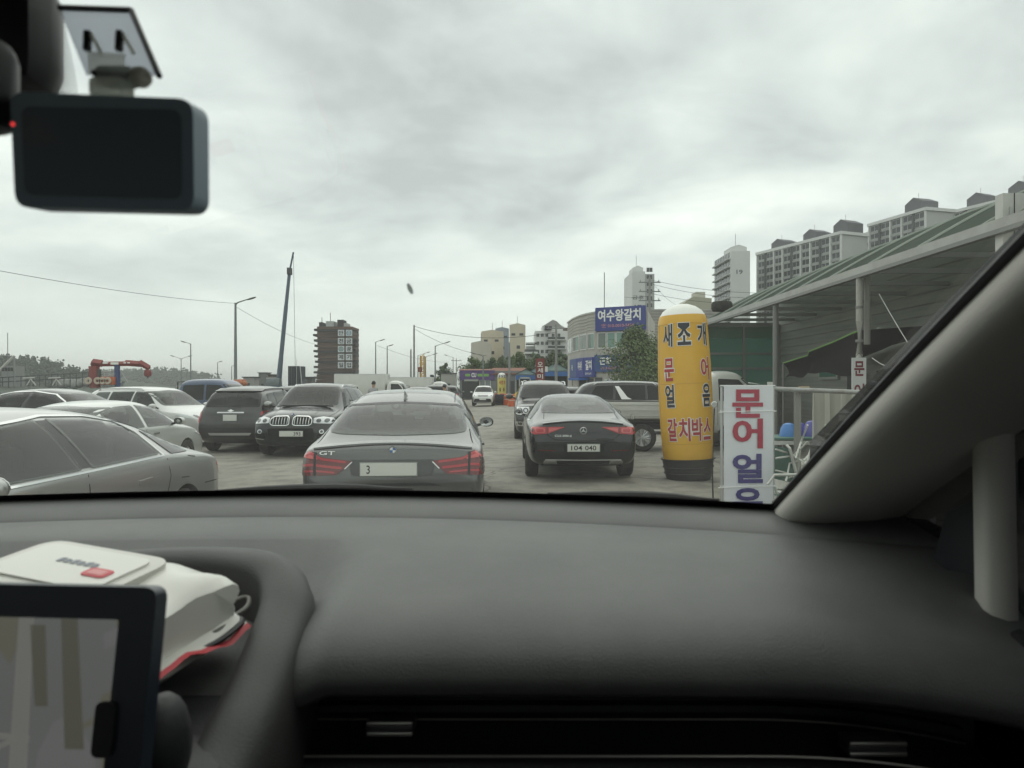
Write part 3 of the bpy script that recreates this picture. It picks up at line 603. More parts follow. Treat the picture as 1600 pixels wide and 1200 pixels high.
grille_suv()

def rear_view_suv():
    pm = paint('dark_bronze', (0.045, 0.046, 0.045), 0.4, 0.3, 0.10)
    L, W = 4.64, 1.80
    top = [(0, .75), (.03, .98), (.08, 1.08), (.2, 1.28), (.42, 1.58), (.6, 1.66), (1.2, 1.71), (2.2, 1.72), (2.7, 1.67), (3.1, 1.42), (3.5, 1.14), (3.9, 1.07), (4.3, .98), (4.55, .8), (4.64, .65)]
    belt = [(0, .7), (.1, .98), (.4, 1.05), (3.2, 1.02), (4.0, .96), (4.64, .6)]
    wt = [(0, .7), (.1, .82), (.4, .74), (1, .70), (2.6, .68), (3.1, .70), (3.6, .78), (4.3, .76), (4.64, .5)]
    t, B = car('hatch_suv', 'dark bronze SUV showing its rear hatch, beside the kidney-grille SUV', 'car', -7.12, 17.9, R(90), L, W, top, belt, pm, wt, lv=3, wheels=(.88, 3.6), wr=.355, group='cars on the quay seen from behind', wid=[(0, .86), (.06, .93), (.2, .97), (.9, 1), (3.4, 1), (4.1, .97), (4.5, .88), (4.64, .75)], xs=[0, .03, .08, .2, .42, .6, 1.2, 2.2, 2.7, 3.1, 3.5, 3.9, 4.3, 4.5, 4.6, 4.64],
               cuts=[('X', [(-.70, 1.17), (.70, 1.17), (.64, 1.50), (.55, 1.54), (-.55, 1.54), (-.64, 1.50)], -.3, 2.6), ('Y', [(1.22, 1.12), (2.1, 1.10), (2.12, 1.54), (1.28, 1.52)], -1.2, 1.2)])
    seats(t, [(1.3, (-.42, .42)), (2.2, (-.38, .38))], 1.15, h=.55)
    panel('rear_window', B, rnd([(-.70, 1.17), (.70, 1.17), (.64, 1.50), (.55, 1.54), (-.55, 1.54), (-.64, 1.50)], .06), 'R', TINT, t, .007, .05)
    panel('hatch_spoiler', B, rnd([(-.60, 1.56), (.60, 1.56), (.56, 1.62), (-.56, 1.62)], .02), 'R', pm, t, .04, .08, .05)
    MB().tube([(.06, .05, 1.17), (.10, -.22, 1.22)], .014, 5).build('wiper', BLACK, t)
    lamp = [(.90, .74), (.90, 1.0), (.82, 1.08), (.74, 1.05), (.76, .78)]
    for s in (1, -1):
        lo = panel('tail_lamp', B, rnd([(s * a, b) for a, b in lamp], .03), 'R', REDL, t, .010, .06)
        panel('lamp_core', B, rnd([(s * .87, .80), (s * .87, .90), (s * .78, .90), (s * .79, .80)], .03), 'R', REDP, lo, .014, .05, .004)
        panel('rear_reflector', B, ribbon([(s * .62, .52), (s * .82, .53)], .035), 'R', REDD, t, .008, .06)
        side_mirror(t, 3.15, s * .86, 1.12, pm, s, 1.05)
    rails(t, B, .7, 2.4, .60, .585, BLACK, .04, .015)
    panel('bumper', B, rnd([(-.88, .40), (.88, .40), (.90, .66), (-.90, .66)], .04), 'R', mat('dark_plastic', (.03, .03, .03), .55), t, .012, .08, .02)
    panel('bumper_step', B, rnd([(-.50, .46), (.50, .46), (.55, .52), (-.55, .52)], .02), 'R', RIM, t, .02, .08)
    plate(t, B, 'R', 0, .90, '', wd=.34, ht=.15)
    panel('chrome_bar', B, ribbon([(-.34, 1.03), (.34, 1.03)], .035), 'R', CHROME, t, .015, .06)
    panel('emblem', B, [(-.075, 1.085), (-.03, 1.085), (-.03, 1.105), (.03, 1.105), (.03, 1.085), (.075, 1.085), (.075, 1.06), (.03, 1.06), (.03, 1.04), (-.03, 1.04), (-.03, 1.06), (-.075, 1.06)], 'R', CHROME, t, .02, .05)
    side_windows(t, B, [[(.5, 1.12), (1.15, 1.12), (1.2, 1.52), (.75, 1.50)], [(1.22, 1.12), (2.1, 1.10), (2.12, 1.56), (1.28, 1.54)], [(2.17, 1.10), (3.15, 1.10), (2.75, 1.42), (2.5, 1.56), (2.17, 1.57)]], TINT)
    seams(t, B, [('R', [(-.74, .70), (-.76, 1.10), (-.68, 1.50)]), ('R', [(.74, .70), (.76, 1.10), (.68, 1.50)]), ('LS', [(1.18, 1.1), (1.2, .6), (1.3, .3)]), ('LS', [(2.15, 1.1), (2.15, .3)])])
rear_view_suv()

def square_lamp_suv():
    pm = paint('charcoal', (0.035, 0.037, 0.036), 0.4, 0.28, 0.12)
    L, W = 4.83, 1.92
    top = [(0, .8), (.03, 1.3), (.08, 1.6), (.2, 1.76), (.6, 1.80), (1.6, 1.81), (2.6, 1.78), (3.0, 1.66), (3.4, 1.30), (3.6, 1.17), (4.1, 1.13), (4.6, 1.08), (4.74, 1.0), (4.8, .85), (4.83, .7)]
    belt = [(0, .75), (.1, 1.05), (.4, 1.1), (3.2, 1.07), (4.0, 1.03), (4.6, .98), (4.83, .65)]
    wt = [(0, .8), (.2, .80), (1, .78), (2.6, .76), (3.2, .78), (3.6, .86), (4.3, .86), (4.7, .82), (4.83, .75)]
    t, B = car('upright_suv', 'upright charcoal SUV with square twin headlamps, nose towards the black coupe', 'car', 1.02, 25.4, R(-90), L, W, top, belt, pm, wt, lv=2, wheels=(.95, 3.85), wr=.385, group='cars on the quay facing us', z=-.02,
               wid=[(0, .94), (.1, .98), (.4, 1), (4.0, 1), (4.5, .985), (4.72, .95), (4.83, .88)], xs=[0, .03, .1, .25, .6, 1.6, 2.6, 3.0, 3.4, 3.62, 4.1, 4.55, 4.7, 4.8, 4.83],
               cuts=[('X', [(-.80, 1.24), (.80, 1.24), (.71, 1.66), (-.71, 1.66)], 1.0, 4.0), ('Y', [(2.16, 1.16), (3.1, 1.16), (2.85, 1.5), (2.65, 1.62), (2.16, 1.64)], -1.3, 1.3)])
    seats(t, [(1.2, (-.42, .42)), (2.2, (-.38, .38))], 1.25, h=.55)
    panel('windscreen', B, rnd([(-.80, 1.24), (.80, 1.24), (.71, 1.66), (-.71, 1.66)], .06), 'F', TINT, t, .007, .05)
    for s in (1, -1):
        ho = panel('headlamp', B, rnd([(s * a, b) for a, b in [(.50, .80), (.90, .80), (.93, .99), (.52, .995)]], .02), 'F', CLEARL, t, .008, .06)
        for yy in (.62, .79):
            panel('lamp_ring', B, [(s * yy + .078 * math.cos(a * .524), .895 + .075 * math.sin(a * .524)) for a in range(12)], 'F', LAMPD, ho, .013, .05, .005)
            panel('lamp_lens', B, [(s * yy + .045 * math.cos(a * .524), .895 + .045 * math.sin(a * .524)) for a in range(12)], 'F', CLEARL, ho, .016, .05, .005)
        panel('fog_surround', B, rnd([(s * .64, .44), (s * .92, .45), (s * .90, .58), (s * .66, .57)], .03), 'F', CHROME, t, .008, .06)
        panel('fog_lamp', B, [(s * .77 + .05 * math.cos(a * .524), .51 + .045 * math.sin(a * .524)) for a in range(12)], 'F', LAMPD, t, .013, .05)
        side_mirror(t, 3.1, s * .95, 1.28, pm, s, 1.2)
    rails(t, B, .5, 2.6, .70, .68, RIM, .07, .022)
    go = panel('grille', B, rnd([(-.46, .80), (.46, .80), (.46, .985), (-.46, .985)], .03), 'F', GAP, t, .010, .06, .03)
    for z in (.84, .895, .95): panel('grille_bar', B, ribbon([(-.45, z), (.45, z)], .02), 'F', LAMPD, go, .02, .08, .02)
    panel('bumper_intake', B, rnd([(-.55, .40), (.55, .40), (.55, .56), (-.55, .56)], .04), 'F', GAP, t, .006, .08)
    plate(t, B, 'F', 0, .68, '', d=.02)
    panel('bonnet_front', B, ribbon([(-.80, 1.035), (.80, 1.035)], .03), 'F', LAMPD, t, .006, .06)
    side_windows(t, B, [[(.3, 1.18), (1.2, 1.17), (1.2, 1.66), (.35, 1.65)], [(1.26, 1.17), (2.1, 1.16), (2.1, 1.66), (1.26, 1.66)], [(2.16, 1.16), (3.15, 1.16), (2.85, 1.5), (2.65, 1.64), (2.16, 1.66)]], TINT)
    MB().tube([(3.48, -.72, 1.235), (3.44, 0, 1.255), (3.48, .72, 1.235)], .015, 5).build('wiper', BLACK, t)
square_lamp_suv()
# ------------------------------------------------------------------ the car one sits in
DASH = mat('dash_plastic', (0.094, 0.096, 0.094), 0.52, bump=0.16, bscale=430, col2=(0.122, 0.124, 0.120), scale=5)
DASHD = mat('dash_black_plastic', (0.022, 0.022, 0.024), 0.5, bump=0.1, bscale=300)
TRIMB = mat('pillar_trim', (0.60, 0.585, 0.54), 0.8, bump=0.15, bscale=500)
HEADL = mat('headliner', (0.66, 0.65, 0.60), 0.95)
FRIT = mat('frit_black', (0.006, 0.006, 0.007), 0.5)
SATIN = mat('satin_metal', (0.42, 0.41, 0.38), 0.35, 0.8)
OWN = paint('own_white', (0.55, 0.55, 0.54), 0.1, 0.3)
XC = -0.40
def milky(name, c, clear=.25):
    M = bpy.data.materials.new(name); M.use_nodes = True; q = M.node_tree; q.nodes.clear(); o = q.nodes.new('ShaderNodeOutputMaterial')
    a = q.nodes.new('ShaderNodeBsdfTranslucent'); b = q.nodes.new('ShaderNodeBsdfDiffuse'); c_ = q.nodes.new('ShaderNodeBsdfTransparent'); x = q.nodes.new('ShaderNodeMixShader'); y = q.nodes.new('ShaderNodeMixShader')
    a.inputs[0].default_value = (*c, 1); b.inputs[0].default_value = (*c, 1); c_.inputs[0].default_value = (*c, 1); x.inputs[0].default_value = .25; y.inputs[0].default_value = clear
    q.links.new(a.outputs[0], x.inputs[1]); q.links.new(b.outputs[0], x.inputs[2]); q.links.new(x.outputs[0], y.inputs[1]); q.links.new(c_.outputs[0], y.inputs[2]); q.links.new(y.outputs[0], o.inputs[0]); return M
def yb(X): return 1.44 - 0.17 * ((X - XC) / 0.86) ** 2
def ws(X, s, off=0.0):
    """point on the windscreen: s = 0 at the scuttle, 1 at the roof"""
    Y = yb(X) - s * (0.99 - 0.03 * ((X - XC) / 0.86) ** 2); z = 1.354 + 0.545 * (yb(X) - Y) + 0.012 * math.sin(math.pi * s)
    return Vector((X, Y - off * 0.48, z - off * 0.88))
def dust_veil_screen():  # faint dust mix, doubling as a painted pale veil that washes out contrast
    M = glass_sheet('windscreen_glass', (0.88, 0.915, 0.89)); q = M.node_tree; o = [n for n in q.nodes if n.type == 'OUTPUT_MATERIAL'][0]; base = o.inputs[0].links[0].from_socket
    tl = q.nodes.new('ShaderNodeBsdfTranslucent'); tl.inputs[0].default_value = (.8, .8, .76, 1); mx = q.nodes.new('ShaderNodeMixShader'); tcn = q.nodes.new('ShaderNodeTexCoord'); n = q.nodes.new('ShaderNodeTexNoise'); n.inputs['Scale'].default_value = 3; n.inputs['Detail'].default_value = 8; n.inputs['Roughness'].default_value = .7
    mp = q.nodes.new('ShaderNodeMapping'); mp.inputs['Scale'].default_value = (1, .35, .5); q.links.new(tcn.outputs['Object'], mp.inputs[0]); q.links.new(mp.outputs[0], n.inputs['Vector'])
    r = q.nodes.new('ShaderNodeMapRange'); r.inputs[1].default_value = .35; r.inputs[2].default_value = .75; r.inputs[3].default_value = .010; r.inputs[4].default_value = .045; q.links.new(n.outputs['Fac'], r.inputs[0]); q.links.new(r.outputs[0], mx.inputs[0])
    q.links.new(base, mx.inputs[1]); q.links.new(tl.outputs[0], mx.inputs[2]); q.links.new(mx.outputs[0], o.inputs[0]); return M
def own_car():
    t = thing('own_car', 'dark grey dashboard and pale windscreen pillar of the car we sit in', 'car', (XC, 0, 0)); dx = -XC
    def sh(p): return (p[0] + dx, p[1], p[2])
    # windscreen
    xs = [XC - 0.86 + 1.72 * i / 28 for i in range(29)]
    wsn = MB().grid([[sh(ws(x, k / 20)) for x in xs] for k in range(21)]).build('windscreen', dust_veil_screen(), t)
    MB().grid([[sh(ws(x, s, 0.004)) for x in xs] for s in (0.0, .012, .024 )]).build('lower_frit', FRIT, t)
    for sgn in (-1, 1):
        e = XC + sgn * .86
        MB().tube([sh(ws(e + sgn * .003, k / 16, 0.003)) for k in range(17)], .0065, 8).build('windscreen_seal', FRIT, t)
    MB().grid([[sh(ws(x, s, 0.004)) for x in xs] for s in (.965, 1.0)]).build('upper_frit', FRIT, t)
    # dotted band beside the mirror foot
    fd = MB(); fb = MB()
    def ray_ws(px, py):
        a = (px - 800) / F; b = (HOR - py) / F; Y = .6
        for _ in range(20):
            p = ws(a * Y, 0); q = ws(a * Y, 1); s = (p.y - Y) / (p.y - q.y); zz = ws(a * Y, s).z; Y -= (EYE + b * Y - zz) / (b + .545)
        p = ws(a * Y, (ws(a * Y, 0).y - Y) / (ws(a * Y, 0).y - ws(a * Y, 1).y), .003); return p
    edge = [(88, -30), (100, 20), (110, 70), (120, 120), (126, 160)]
    for row in range(62):
        py = -30 + row * 3.1; ex = lerp_table([(b, a) for a, b in edge], py)
        for c in range(11):
            px = ex - c * 4.6 - (row % 2) * 2.3; r = .0007 + .00006 * c; ctr = ray_ws(px, py)
            fd.add([sh(ctr + Vector((r * math.cos(a * 1.047), -r * .87 * math.sin(a * 1.047), r * .48 * math.sin(a * 1.047)))) for a in range(6)], [tuple(range(6))])
    tag(fd.build('frit_dots', FRIT, t, False), kind='stuff')
    pts = [(lerp_table([(b, a) for a, b in edge], py) - 48, py) for py in range(-30, 165, 15)]
    MB().grid([[sh(ray_ws(px - k * 60, py)) for k in range(4)] for px, py in pts]).build('frit_patch', FRIT, t)
    bm_ = MB().ell((0, 0, 0), (.0028, .0015, .011), 8, 6).build('dirt_mark', milky('bug_dirt', (.45, .46, .45), .88), t)
    bm_.location = sh(ray_ws(641, 448)); bm_.rotation_euler = (R(61), R(-14), 0)
    # mirror foot and the mirror's end
    def boxpx(name, x0, y0, x1, y1, Y, dep, ma, r=.006):
        a, b = at(x0, y0, Y), at(x1, y1, Y); return bevel_box(name, sh(((a.x + b.x) / 2, Y, (a.z + b.z) / 2)), (abs(b.x - a.x), dep, abs(a.z - b.z)), r, ma, t)
    boxpx('sensor_housing', -160, -40, 86, 152, .50, .05, FRIT, .02); boxpx('rear_view_mirror', -260, 60, 20, 210, .42, .03, FRIT, .012)
    MB().ell(sh(at(20, 194, .405)), (.0011, .001, .0011), 6, 5).build('indicator_light', mat('led_red', (.8, .05, .05), .4, emit=.6), t)
    # dashboard pad
    def prof(X):
        st = min(1, max(0, (-.20 - X) / .10)); hol = .055 * st * st * (3 - 2 * st)
        Y0 = yb(X); d = .42 * max(0, X - .28) ** 2 + .20 * max(0, -1.05 - X) ** 2; fwd = .03 * max(0, X - .1)
        P = [(Y0 + .06, 1.33), (Y0 - .005, 1.352), (Y0 - .06, 1.346), (Y0 - .13, 1.3335), (Y0 - .136, 1.3285), (Y0 - .142, 1.3315)]
        for k in range(1, 8):
            q = k / 7; Y = (Y0 - .142) * (1 - q) + .86 * q; P.append((Y, 1.3315 * (1 - q) + 1.312 * q + .010 * math.sin(math.pi * q) - d * q - hol * min(1, max(0, (q - .42) / .25))))
        d += hol
        return P + [(.825 - fwd, 1.305 - d), (.795 - fwd, 1.294 - d), (.772 - fwd, 1.278 - d), (.76 - fwd, 1.258 - d), (.762 - fwd, 1.240 - d), (.78 - fwd, 1.230 - d), (.84 - fwd, 1.226 - d)]
    XS = [-1.35 + 2.03 * i / 60 for i in range(61)]
    MB().grid([[sh((X, *p)) for p in prof(X)] for X in XS]).build('dashboard_pad', DASH, t, True, 60)
    def low(X):
        d = .42 * max(0, X - .28) ** 2; return [(.84, 1.224 - d), (.875, 1.20 - d), (.875, 1.168 - d), (.862, 1.160 - d), (.80, 1.158 - d), (.785, 1.150 - d), (.78, 1.12 - d), (.80, .95), (.86, .6)]
    MB().grid([[sh((X, *p)) for p in low(X)] for X in XS]).build('dashboard_front', DASHD, t, True, 50)
    XV = [x for x in XS if -.26 < x < .55]
    def dd(X): return .42 * max(0, X - .28) ** 2
    MB().tube([sh((X, .853, 1.170 - dd(X))) for X in XV], .0012, 5).build('vent_line', SATIN, t)
    MB().tube([sh((X, .788, 1.1595 - dd(X))) for X in XV], .0016, 6).build('trim_line', SATIN, t)
    for k in range(3): MB().grid([[sh((X, .85, 1.212 - .012 * k - dd(X))), sh((X, .872, 1.209 - .012 * k - dd(X)))] for X in XV]).build('vent_slat', DASHD, t)
    for px, wpx, yy in ((612, 74, 1131), (1362, 92, 1162)):
        c = at(px, yy, .80); wd = wpx / F * .80
        b = bevel_box('vent_tab', sh(c), (wd, .030, .0165), .004, mat('vent_tab_dark', (.05, .05, .05), .35), t)
        for dz in (.0072, -.0042): bevel_box('chrome_strip', (sh(c)[0], c.y - .0145, c.z + dz), (wd * .96, .004, .0048), .0015, SATIN, b)
    # centre hump round the tray
    path = [at(180, 872, 1.02), at(270, 866, 1.02), at(350, 866, 1.0), at(410, 873, .965), at(442, 893, .93), at(450, 925, .885), at(440, 965, .84), at(420, 1020, .78), at(397, 1075, .735), at(370, 1130, .695), at(342, 1190, .66), at(310, 1260, .62)]
    secs = [(-.034, -.075), (-.034, -.016), (-.029, -.005), (-.016, .002), (0, .004), (.014, .001), (.026, -.010), (.033, -.030), (.036, -.07), (.037, -.17)]
    P = []
    for i in range(len(path) - 1):
        p0, p1, p2, p3 = path[max(i - 1, 0)], path[i], path[i + 1], path[min(i + 2, len(path) - 1)]
        for k in range(6):
            u = k / 6; P.append(.5 * ((2 * p1) + (p2 - p0) * u + (2 * p0 - 5 * p1 + 4 * p2 - p3) * u * u + (3 * p1 - p0 - 3 * p2 + p3) * u ** 3))
    P.append(path[-1]); rows = []; P = [p + Vector((0, 0, .006)) for p in P]
    for i, p in enumerate(P):
        d = P[min(i + 1, len(P) - 1)] - P[max(i - 1, 0)]; d.z = 0; d.normalize(); n = Vector((-d.y, d.x, 0)); rows.append([sh(p + n * a + Vector((0, 0, b))) for a, b in secs])
    MB().grid(rows).build('tray_surround', mat('hump_plastic', (0.05, 0.05, 0.048), 0.5, bump=.16, bscale=430), t, True, 60)
    MB().grid([[sh((X, Y, 1.262 - (1.05 - Y) * .12 )) for X in (-.80, -.6, -.5, -.40, -.33, -.30 - max(0, .85 - Y) * -.28)] for Y in (1.03, .95, .88, .8, .72, .64, .56)]).build('tray_floor', DASHD, t)
    bevel_box('console_face', sh((-.62, .66, 1.08)), (.72, .10, .30), .02, DASHD, t)
    # centre display
    sc = thing_part('centre_display', t); sc.location = sh((0, 0, 0)); c0 = at(246, 918, .56)
    Mx = Matrix.Translation((c0.x, c0.y, c0.z)) @ Matrix.Rotation(R(-4), 4, 'Z') @ Matrix.Rotation(R(-10), 4, 'X')
    def rect(x0, z0, x1, z1, r): return rnd([(x0, z0), (x1, z0), (x1, z1), (x0, z1)], r, 5)
    def slab(name, poly, y0, y1, ma, par): return MB().prism(poly, lambda a, b, q: tuple(Mx @ Vector((a, q, b))), y0, y1).build(name, ma, par, True, 30)
    slab('bezel', rect(-.31, -.20, 0, 0, .011), 0, .016, mat('display_bezel', (.026, .032, .045), .3), sc)
    M = bpy.data.materials.new('map_screen'); M.use_nodes = True; nt_ = M.node_tree; b = nt_.nodes['Principled BSDF']; b.inputs['Base Color'].default_value = (.02, .02, .02, 1); b.inputs['Roughness'].default_value = .12
    tcn = nt_.nodes.new('ShaderNodeTexCoord'); vo = nt_.nodes.new('ShaderNodeTexVoronoi'); vo.inputs['Scale'].default_value = 28; vo.feature = 'F1'; vo.distance = 'MANHATTAN'
    mp = nt_.nodes.new('ShaderNodeMapping'); mp.inputs['Rotation'].default_value = (0, .25, 0); mp.inputs['Scale'].default_value = (1, 1, .55); nt_.links.new(tcn.outputs['Object'], mp.inputs[0]); nt_.links.new(mp.outputs[0], vo.inputs['Vector'])
    rp = nt_.nodes.new('ShaderNodeValToRGB'); rp.color_ramp.interpolation = 'CONSTANT'; E = rp.color_ramp.elements; E[0].color = (.075, .078, .075, 1); E[1].position = .45; E[1].color = (.072, .070, .055, 1); x = E.new(.75); x.color = (.085, .086, .084, 1)
    nt_.links.new(vo.outputs['Color'], rp.inputs[0]); nt_.links.new(rp.outputs[0], b.inputs['Emission Color']); b.inputs['Emission Strength'].default_value = .55
    slab('screen', rect(-.285, -.185, -.029, -.025, .002), -.0012, .002, M, sc)
    rd = mat('map_road', (.115, .115, .105), .2, emit=.45); rd2 = mat('map_block', (.055, .055, .044), .2, emit=.5)
    for poly, ma in (([(-.11, -.025), (-.098, -.025), (-.085, -.185), (-.10, -.185)], rd), ([(-.075, -.025), (-.062, -.025), (-.045, -.12), (-.06, -.12)], rd2), ([(-.10, -.03), (-.088, -.03), (-.078, -.09), (-.088, -.09)], rd2), ([(-.285, -.10), (-.09, -.112), (-.09, -.116), (-.285, -.105)], rd), ([(-.15, -.185), (-.14, -.13), (-.10, -.112), (-.10, -.116), (-.137, -.134), (-.146, -.185)], rd)):
        slab('map_shape', poly, -.0022, 0, ma, sc)
    slab('side_button', rect(-.038, -.125, -.022, -.085, .006), -.004, .001, FRIT, sc)
    MB().ell(tuple(at(255, 1165, .61)), (.022, .03, .045), 14, 10).build('display_mount', DASHD, sc)
    # windscreen pillars, quarter light, strut
    sec = [(.008, 0), (.003, .010), (-.001, .022), (-.001, .034), (.005, .044), (.017, .051), (.034, .055), (.058, .057), (.092, .056), (.135, .053), (.185, .045), (.245, .03), (.32, .0)]
    for sgn in (1, -1):
        rows = []
        for k in range(-4, 18):
            p = ws(XC + sgn * .86, k / 16); rows.append([sh((p.x + sgn * a, p.y - b * .478, p.z - b * .878)) for a, b in sec])
        MB().grid(rows).build('windscreen_pillar', TRIMB, t, True, 60)
        xo = XC + sgn * 1.05
        tint = glass_sheet('side_tinted_glass', (.04, .042, .045))
        MB().grid([[sh((xo, y, z)) for y in (-2.6, .55)] for z in (1.0, 1.92)]).build('side_window', glass_sheet('side_light_tint', (.16, .165, .165)), t, False)
        MB().add([sh((xo, .56, 1.0)), sh((xo, 1.55, 1.0)), sh((xo, 1.55, 1.45)), sh((xo, .56, 1.95))], [(0, 1, 2, 3)]).build('quarter_window', tint, t, False)
        bevel_box('door', sh((xo - sgn * .03, -.75, .80)), (.10, 3.9, .86), .02, DASHD, t)
    a, b = at(1552, 985, .90), at(1546, 650, .92)
    MB().grid([[sh((p.x + o_, p.y - q_, p.z)) for o_, q_ in ((-.010, -.02), (-.013, .0), (-.008, .010), (.010, .014), (.026, .009), (.034, -.01))] for p in [a.lerp(b, k / 8) for k in range(9)]]).build('quarter_strut', TRIMB, t, True, 60)
    MB().grid([[sh((p.x, p.y, p.z)) for p in (at(1458, 872, 1.0), at(1480, 800, 1.02), at(1545, 770, .98))], [sh(tuple(p)) for p in (at(1500, 910, .97), at(1525, 905, .97), at(1560, 900, .96))]]).build('tweeter_panel', mat('tweeter_grey', (.045, .045, .055), .4), t)
    bevel_box('door_corner', sh((.62, .86, 1.16)), (.10, .50, .22), .04, DASHD, t)
    # roof, rear, bonnet, flanks
    MB().grid([[sh((X, Y, 1.895 + .012 * math.cos((X - XC) * 1.5) - (.03 if Y > .4 else 0) * 0)) for X in (XC - .95, XC - .5, XC, XC + .5, XC + .95)] for Y in (.47, .2, -1, -2.8)]).build('roof_lining', HEADL, t)
    MB().grid([[sh((X, Y, 1.94 + .03 * math.cos((X - XC) * 1.5))) for X in (XC - 1.0, XC - .5, XC, XC + .5, XC + 1.0)] for Y in (.42, .2, -1, -2.85)]).build('roof', OWN, t)
    bevel_box('rear_wall', sh((XC, -2.8, .75)), (2.0, .1, .9), .03, DASHD, t); MB().grid([[sh((x, y, z)) for x in (XC - 1.0, XC + 1.0)] for y, z in ((-2.85, 1.2), (-2.8, 1.93))]).build('rear_window', glass_sheet('rear_light_tint', (.55, .57, .56)), t, False)
    bevel_box('floor_pan', sh((XC, -.6, .33)), (2.0, 4.6, .10), .03, DASHD, t)
    MB().grid([[sh((X, Y, z - .05 * ((X - XC) / .95) ** 2)) for X in [XC - .95 + .19 * i for i in range(11)]] for Y, z in ((1.50, 1.275), (1.7, 1.26), (2.0, 1.19), (2.2, 1.08), (2.32, .9), (2.36, .6), (2.3, .3))]).build('bonnet', OWN, t)
    MB().grid([[sh((x, yb(x) + dy, z)) for x in xs] for dy, z in ((-.01, 1.338), (.04, 1.335), (.10, 1.30), (.2, 1.27))]).build('scuttle', DASHD, t)
    for y in (1.55,):
        for s in (-1, 1): wheel(t, 0, 0, .36, .23).location = (s * .88, y, .36)
    for x0, x1, s0, s1 in ((-.60, -.20, .000, .015), (.07, .38, -.002, .011)):
        ar = MB().tube([sh(ws(x0 + (x1 - x0) * k / 8, s0 + (s1 - s0) * math.sin(math.pi * min(1, k / 6) * .5) * (1 if k < 7 else .7), -.006)) for k in range(9)], [.002, .004, .006, .007, .008, .008, .006, .004, .001], 8).build('wiper', FRIT, t)
        MB().tube([sh(ws(x0 + (x1 - x0) * k / 8, -.004 + .006 * k / 8, -.006)) for k in range(9)], .005, 6).build('wiper_blade', RUBBER, ar)
    return t
def thing_part(name, parent):
    o = bpy.data.objects.new(name, None); COL.objects.link(o); o.parent = parent; return o
own_car()

def dashcam():
    Y = .42; c = at(166, 242, Y)
    t = thing('dash_camera', 'dark dash camera with rounded corners hanging at the top left of the windscreen', 'dash camera', c)
    t.rotation_euler = (R(6), R(2.6), R(-4)); k = Y / F
    IM = (Matrix.Translation(c) @ t.rotation_euler.to_matrix().to_4x4()).inverted()
    def lo(px, py, Y_, dy=0.0): return IM @ (at(px, py, Y_) + Vector((0, dy, 0)))
    fr = mat('dashcam_shell', (.36, .47, .56), .5); sc = mat('dashcam_screen', (.17, .215, .26), .35)
    MB().prism(rnd([(-145 * k, -86 * k), (147 * k, -84 * k), (147 * k, 84 * k), (-147 * k, 90 * k)], .0095, 5), lambda a, b, q: (a, q, b), -.004, .014).build('shell', fr, t, True, 30)
    MB().prism(rnd([(-128 * k, -66 * k), (128 * k, -66 * k), (128 * k, 68 * k), (-128 * k, 68 * k)], .006, 4), lambda a, b, q: (a, q, b), -.0046, 0).build('screen', sc, t, True, 30)
    MB().lathe([(.011, .01), (.011, .03), (.009, .034)], 18, axis='y').build('lens_barrel', FRIT, t)
    clear = milky('clear_plastic', (.72, .73, .68)); bevel_box('mount_block', lo(163, 132, Y, .008), (.021, .016, .012), .003, clear, t)
    bevel_box('hinge', lo(163, 105, Y, .014), (.023, .012, .012), .003, milky('hinge_plastic', (.5, .52, .5)), t)
    MB().tube([lo(127, 100, Y, .012), lo(192, 106, Y, .012)], .0022, 8).build('hinge_bolt', FRIT, t)
    MB().ell(tuple(lo(203, 107, Y, .012)), (.0065, .007, .0062), 12, 8).build('thumb_screw', milky('knob_plastic', (.45, .44, .4)), t)
    Yp = .46; P = [at(92, 12, Yp + .03), at(205, 16, Yp + .03), at(249, 119, Yp), at(135, 118, Yp)]
    mb = MB(); V = [IM @ p for p in P]; mb.add([tuple(p) for p in V] + [tuple(p + Vector((0, .003, .001))) for p in V], [(3, 2, 1, 0), (4, 5, 6, 7), (0, 1, 5, 4), (1, 2, 6, 5), (2, 3, 7, 6), (3, 0, 4, 7)])
    pl = mb.build('adhesive_plate', milky('clear_plate', (.84, .86, .90), .55), t, False)
    for a, b in ((0, 1), (1, 2)): MB().tube([V[a], V[b]], .0021, 6).build('plate_border', FRIT, pl)
    for px in (137, 187):
        MB().tube([lo(px, 50, Yp - .002), lo(px - 1, 78, Yp - .004)], .0026, 6).build('bracket_arm', FRIT, pl)
        MB().tube([lo(px + 4, 52, Yp - .002), lo(px + 22, 84, Yp - .004)], .0012, 6).build('bracket_strut', clear, pl)
    MB().add([tuple(lo(a, b, Yp - .006)) for a, b in ((136, 80), (196, 84), (194, 118), (138, 116))], [(0, 1, 2, 3)]).build('bracket_web', clear, pl, False)
dashcam()

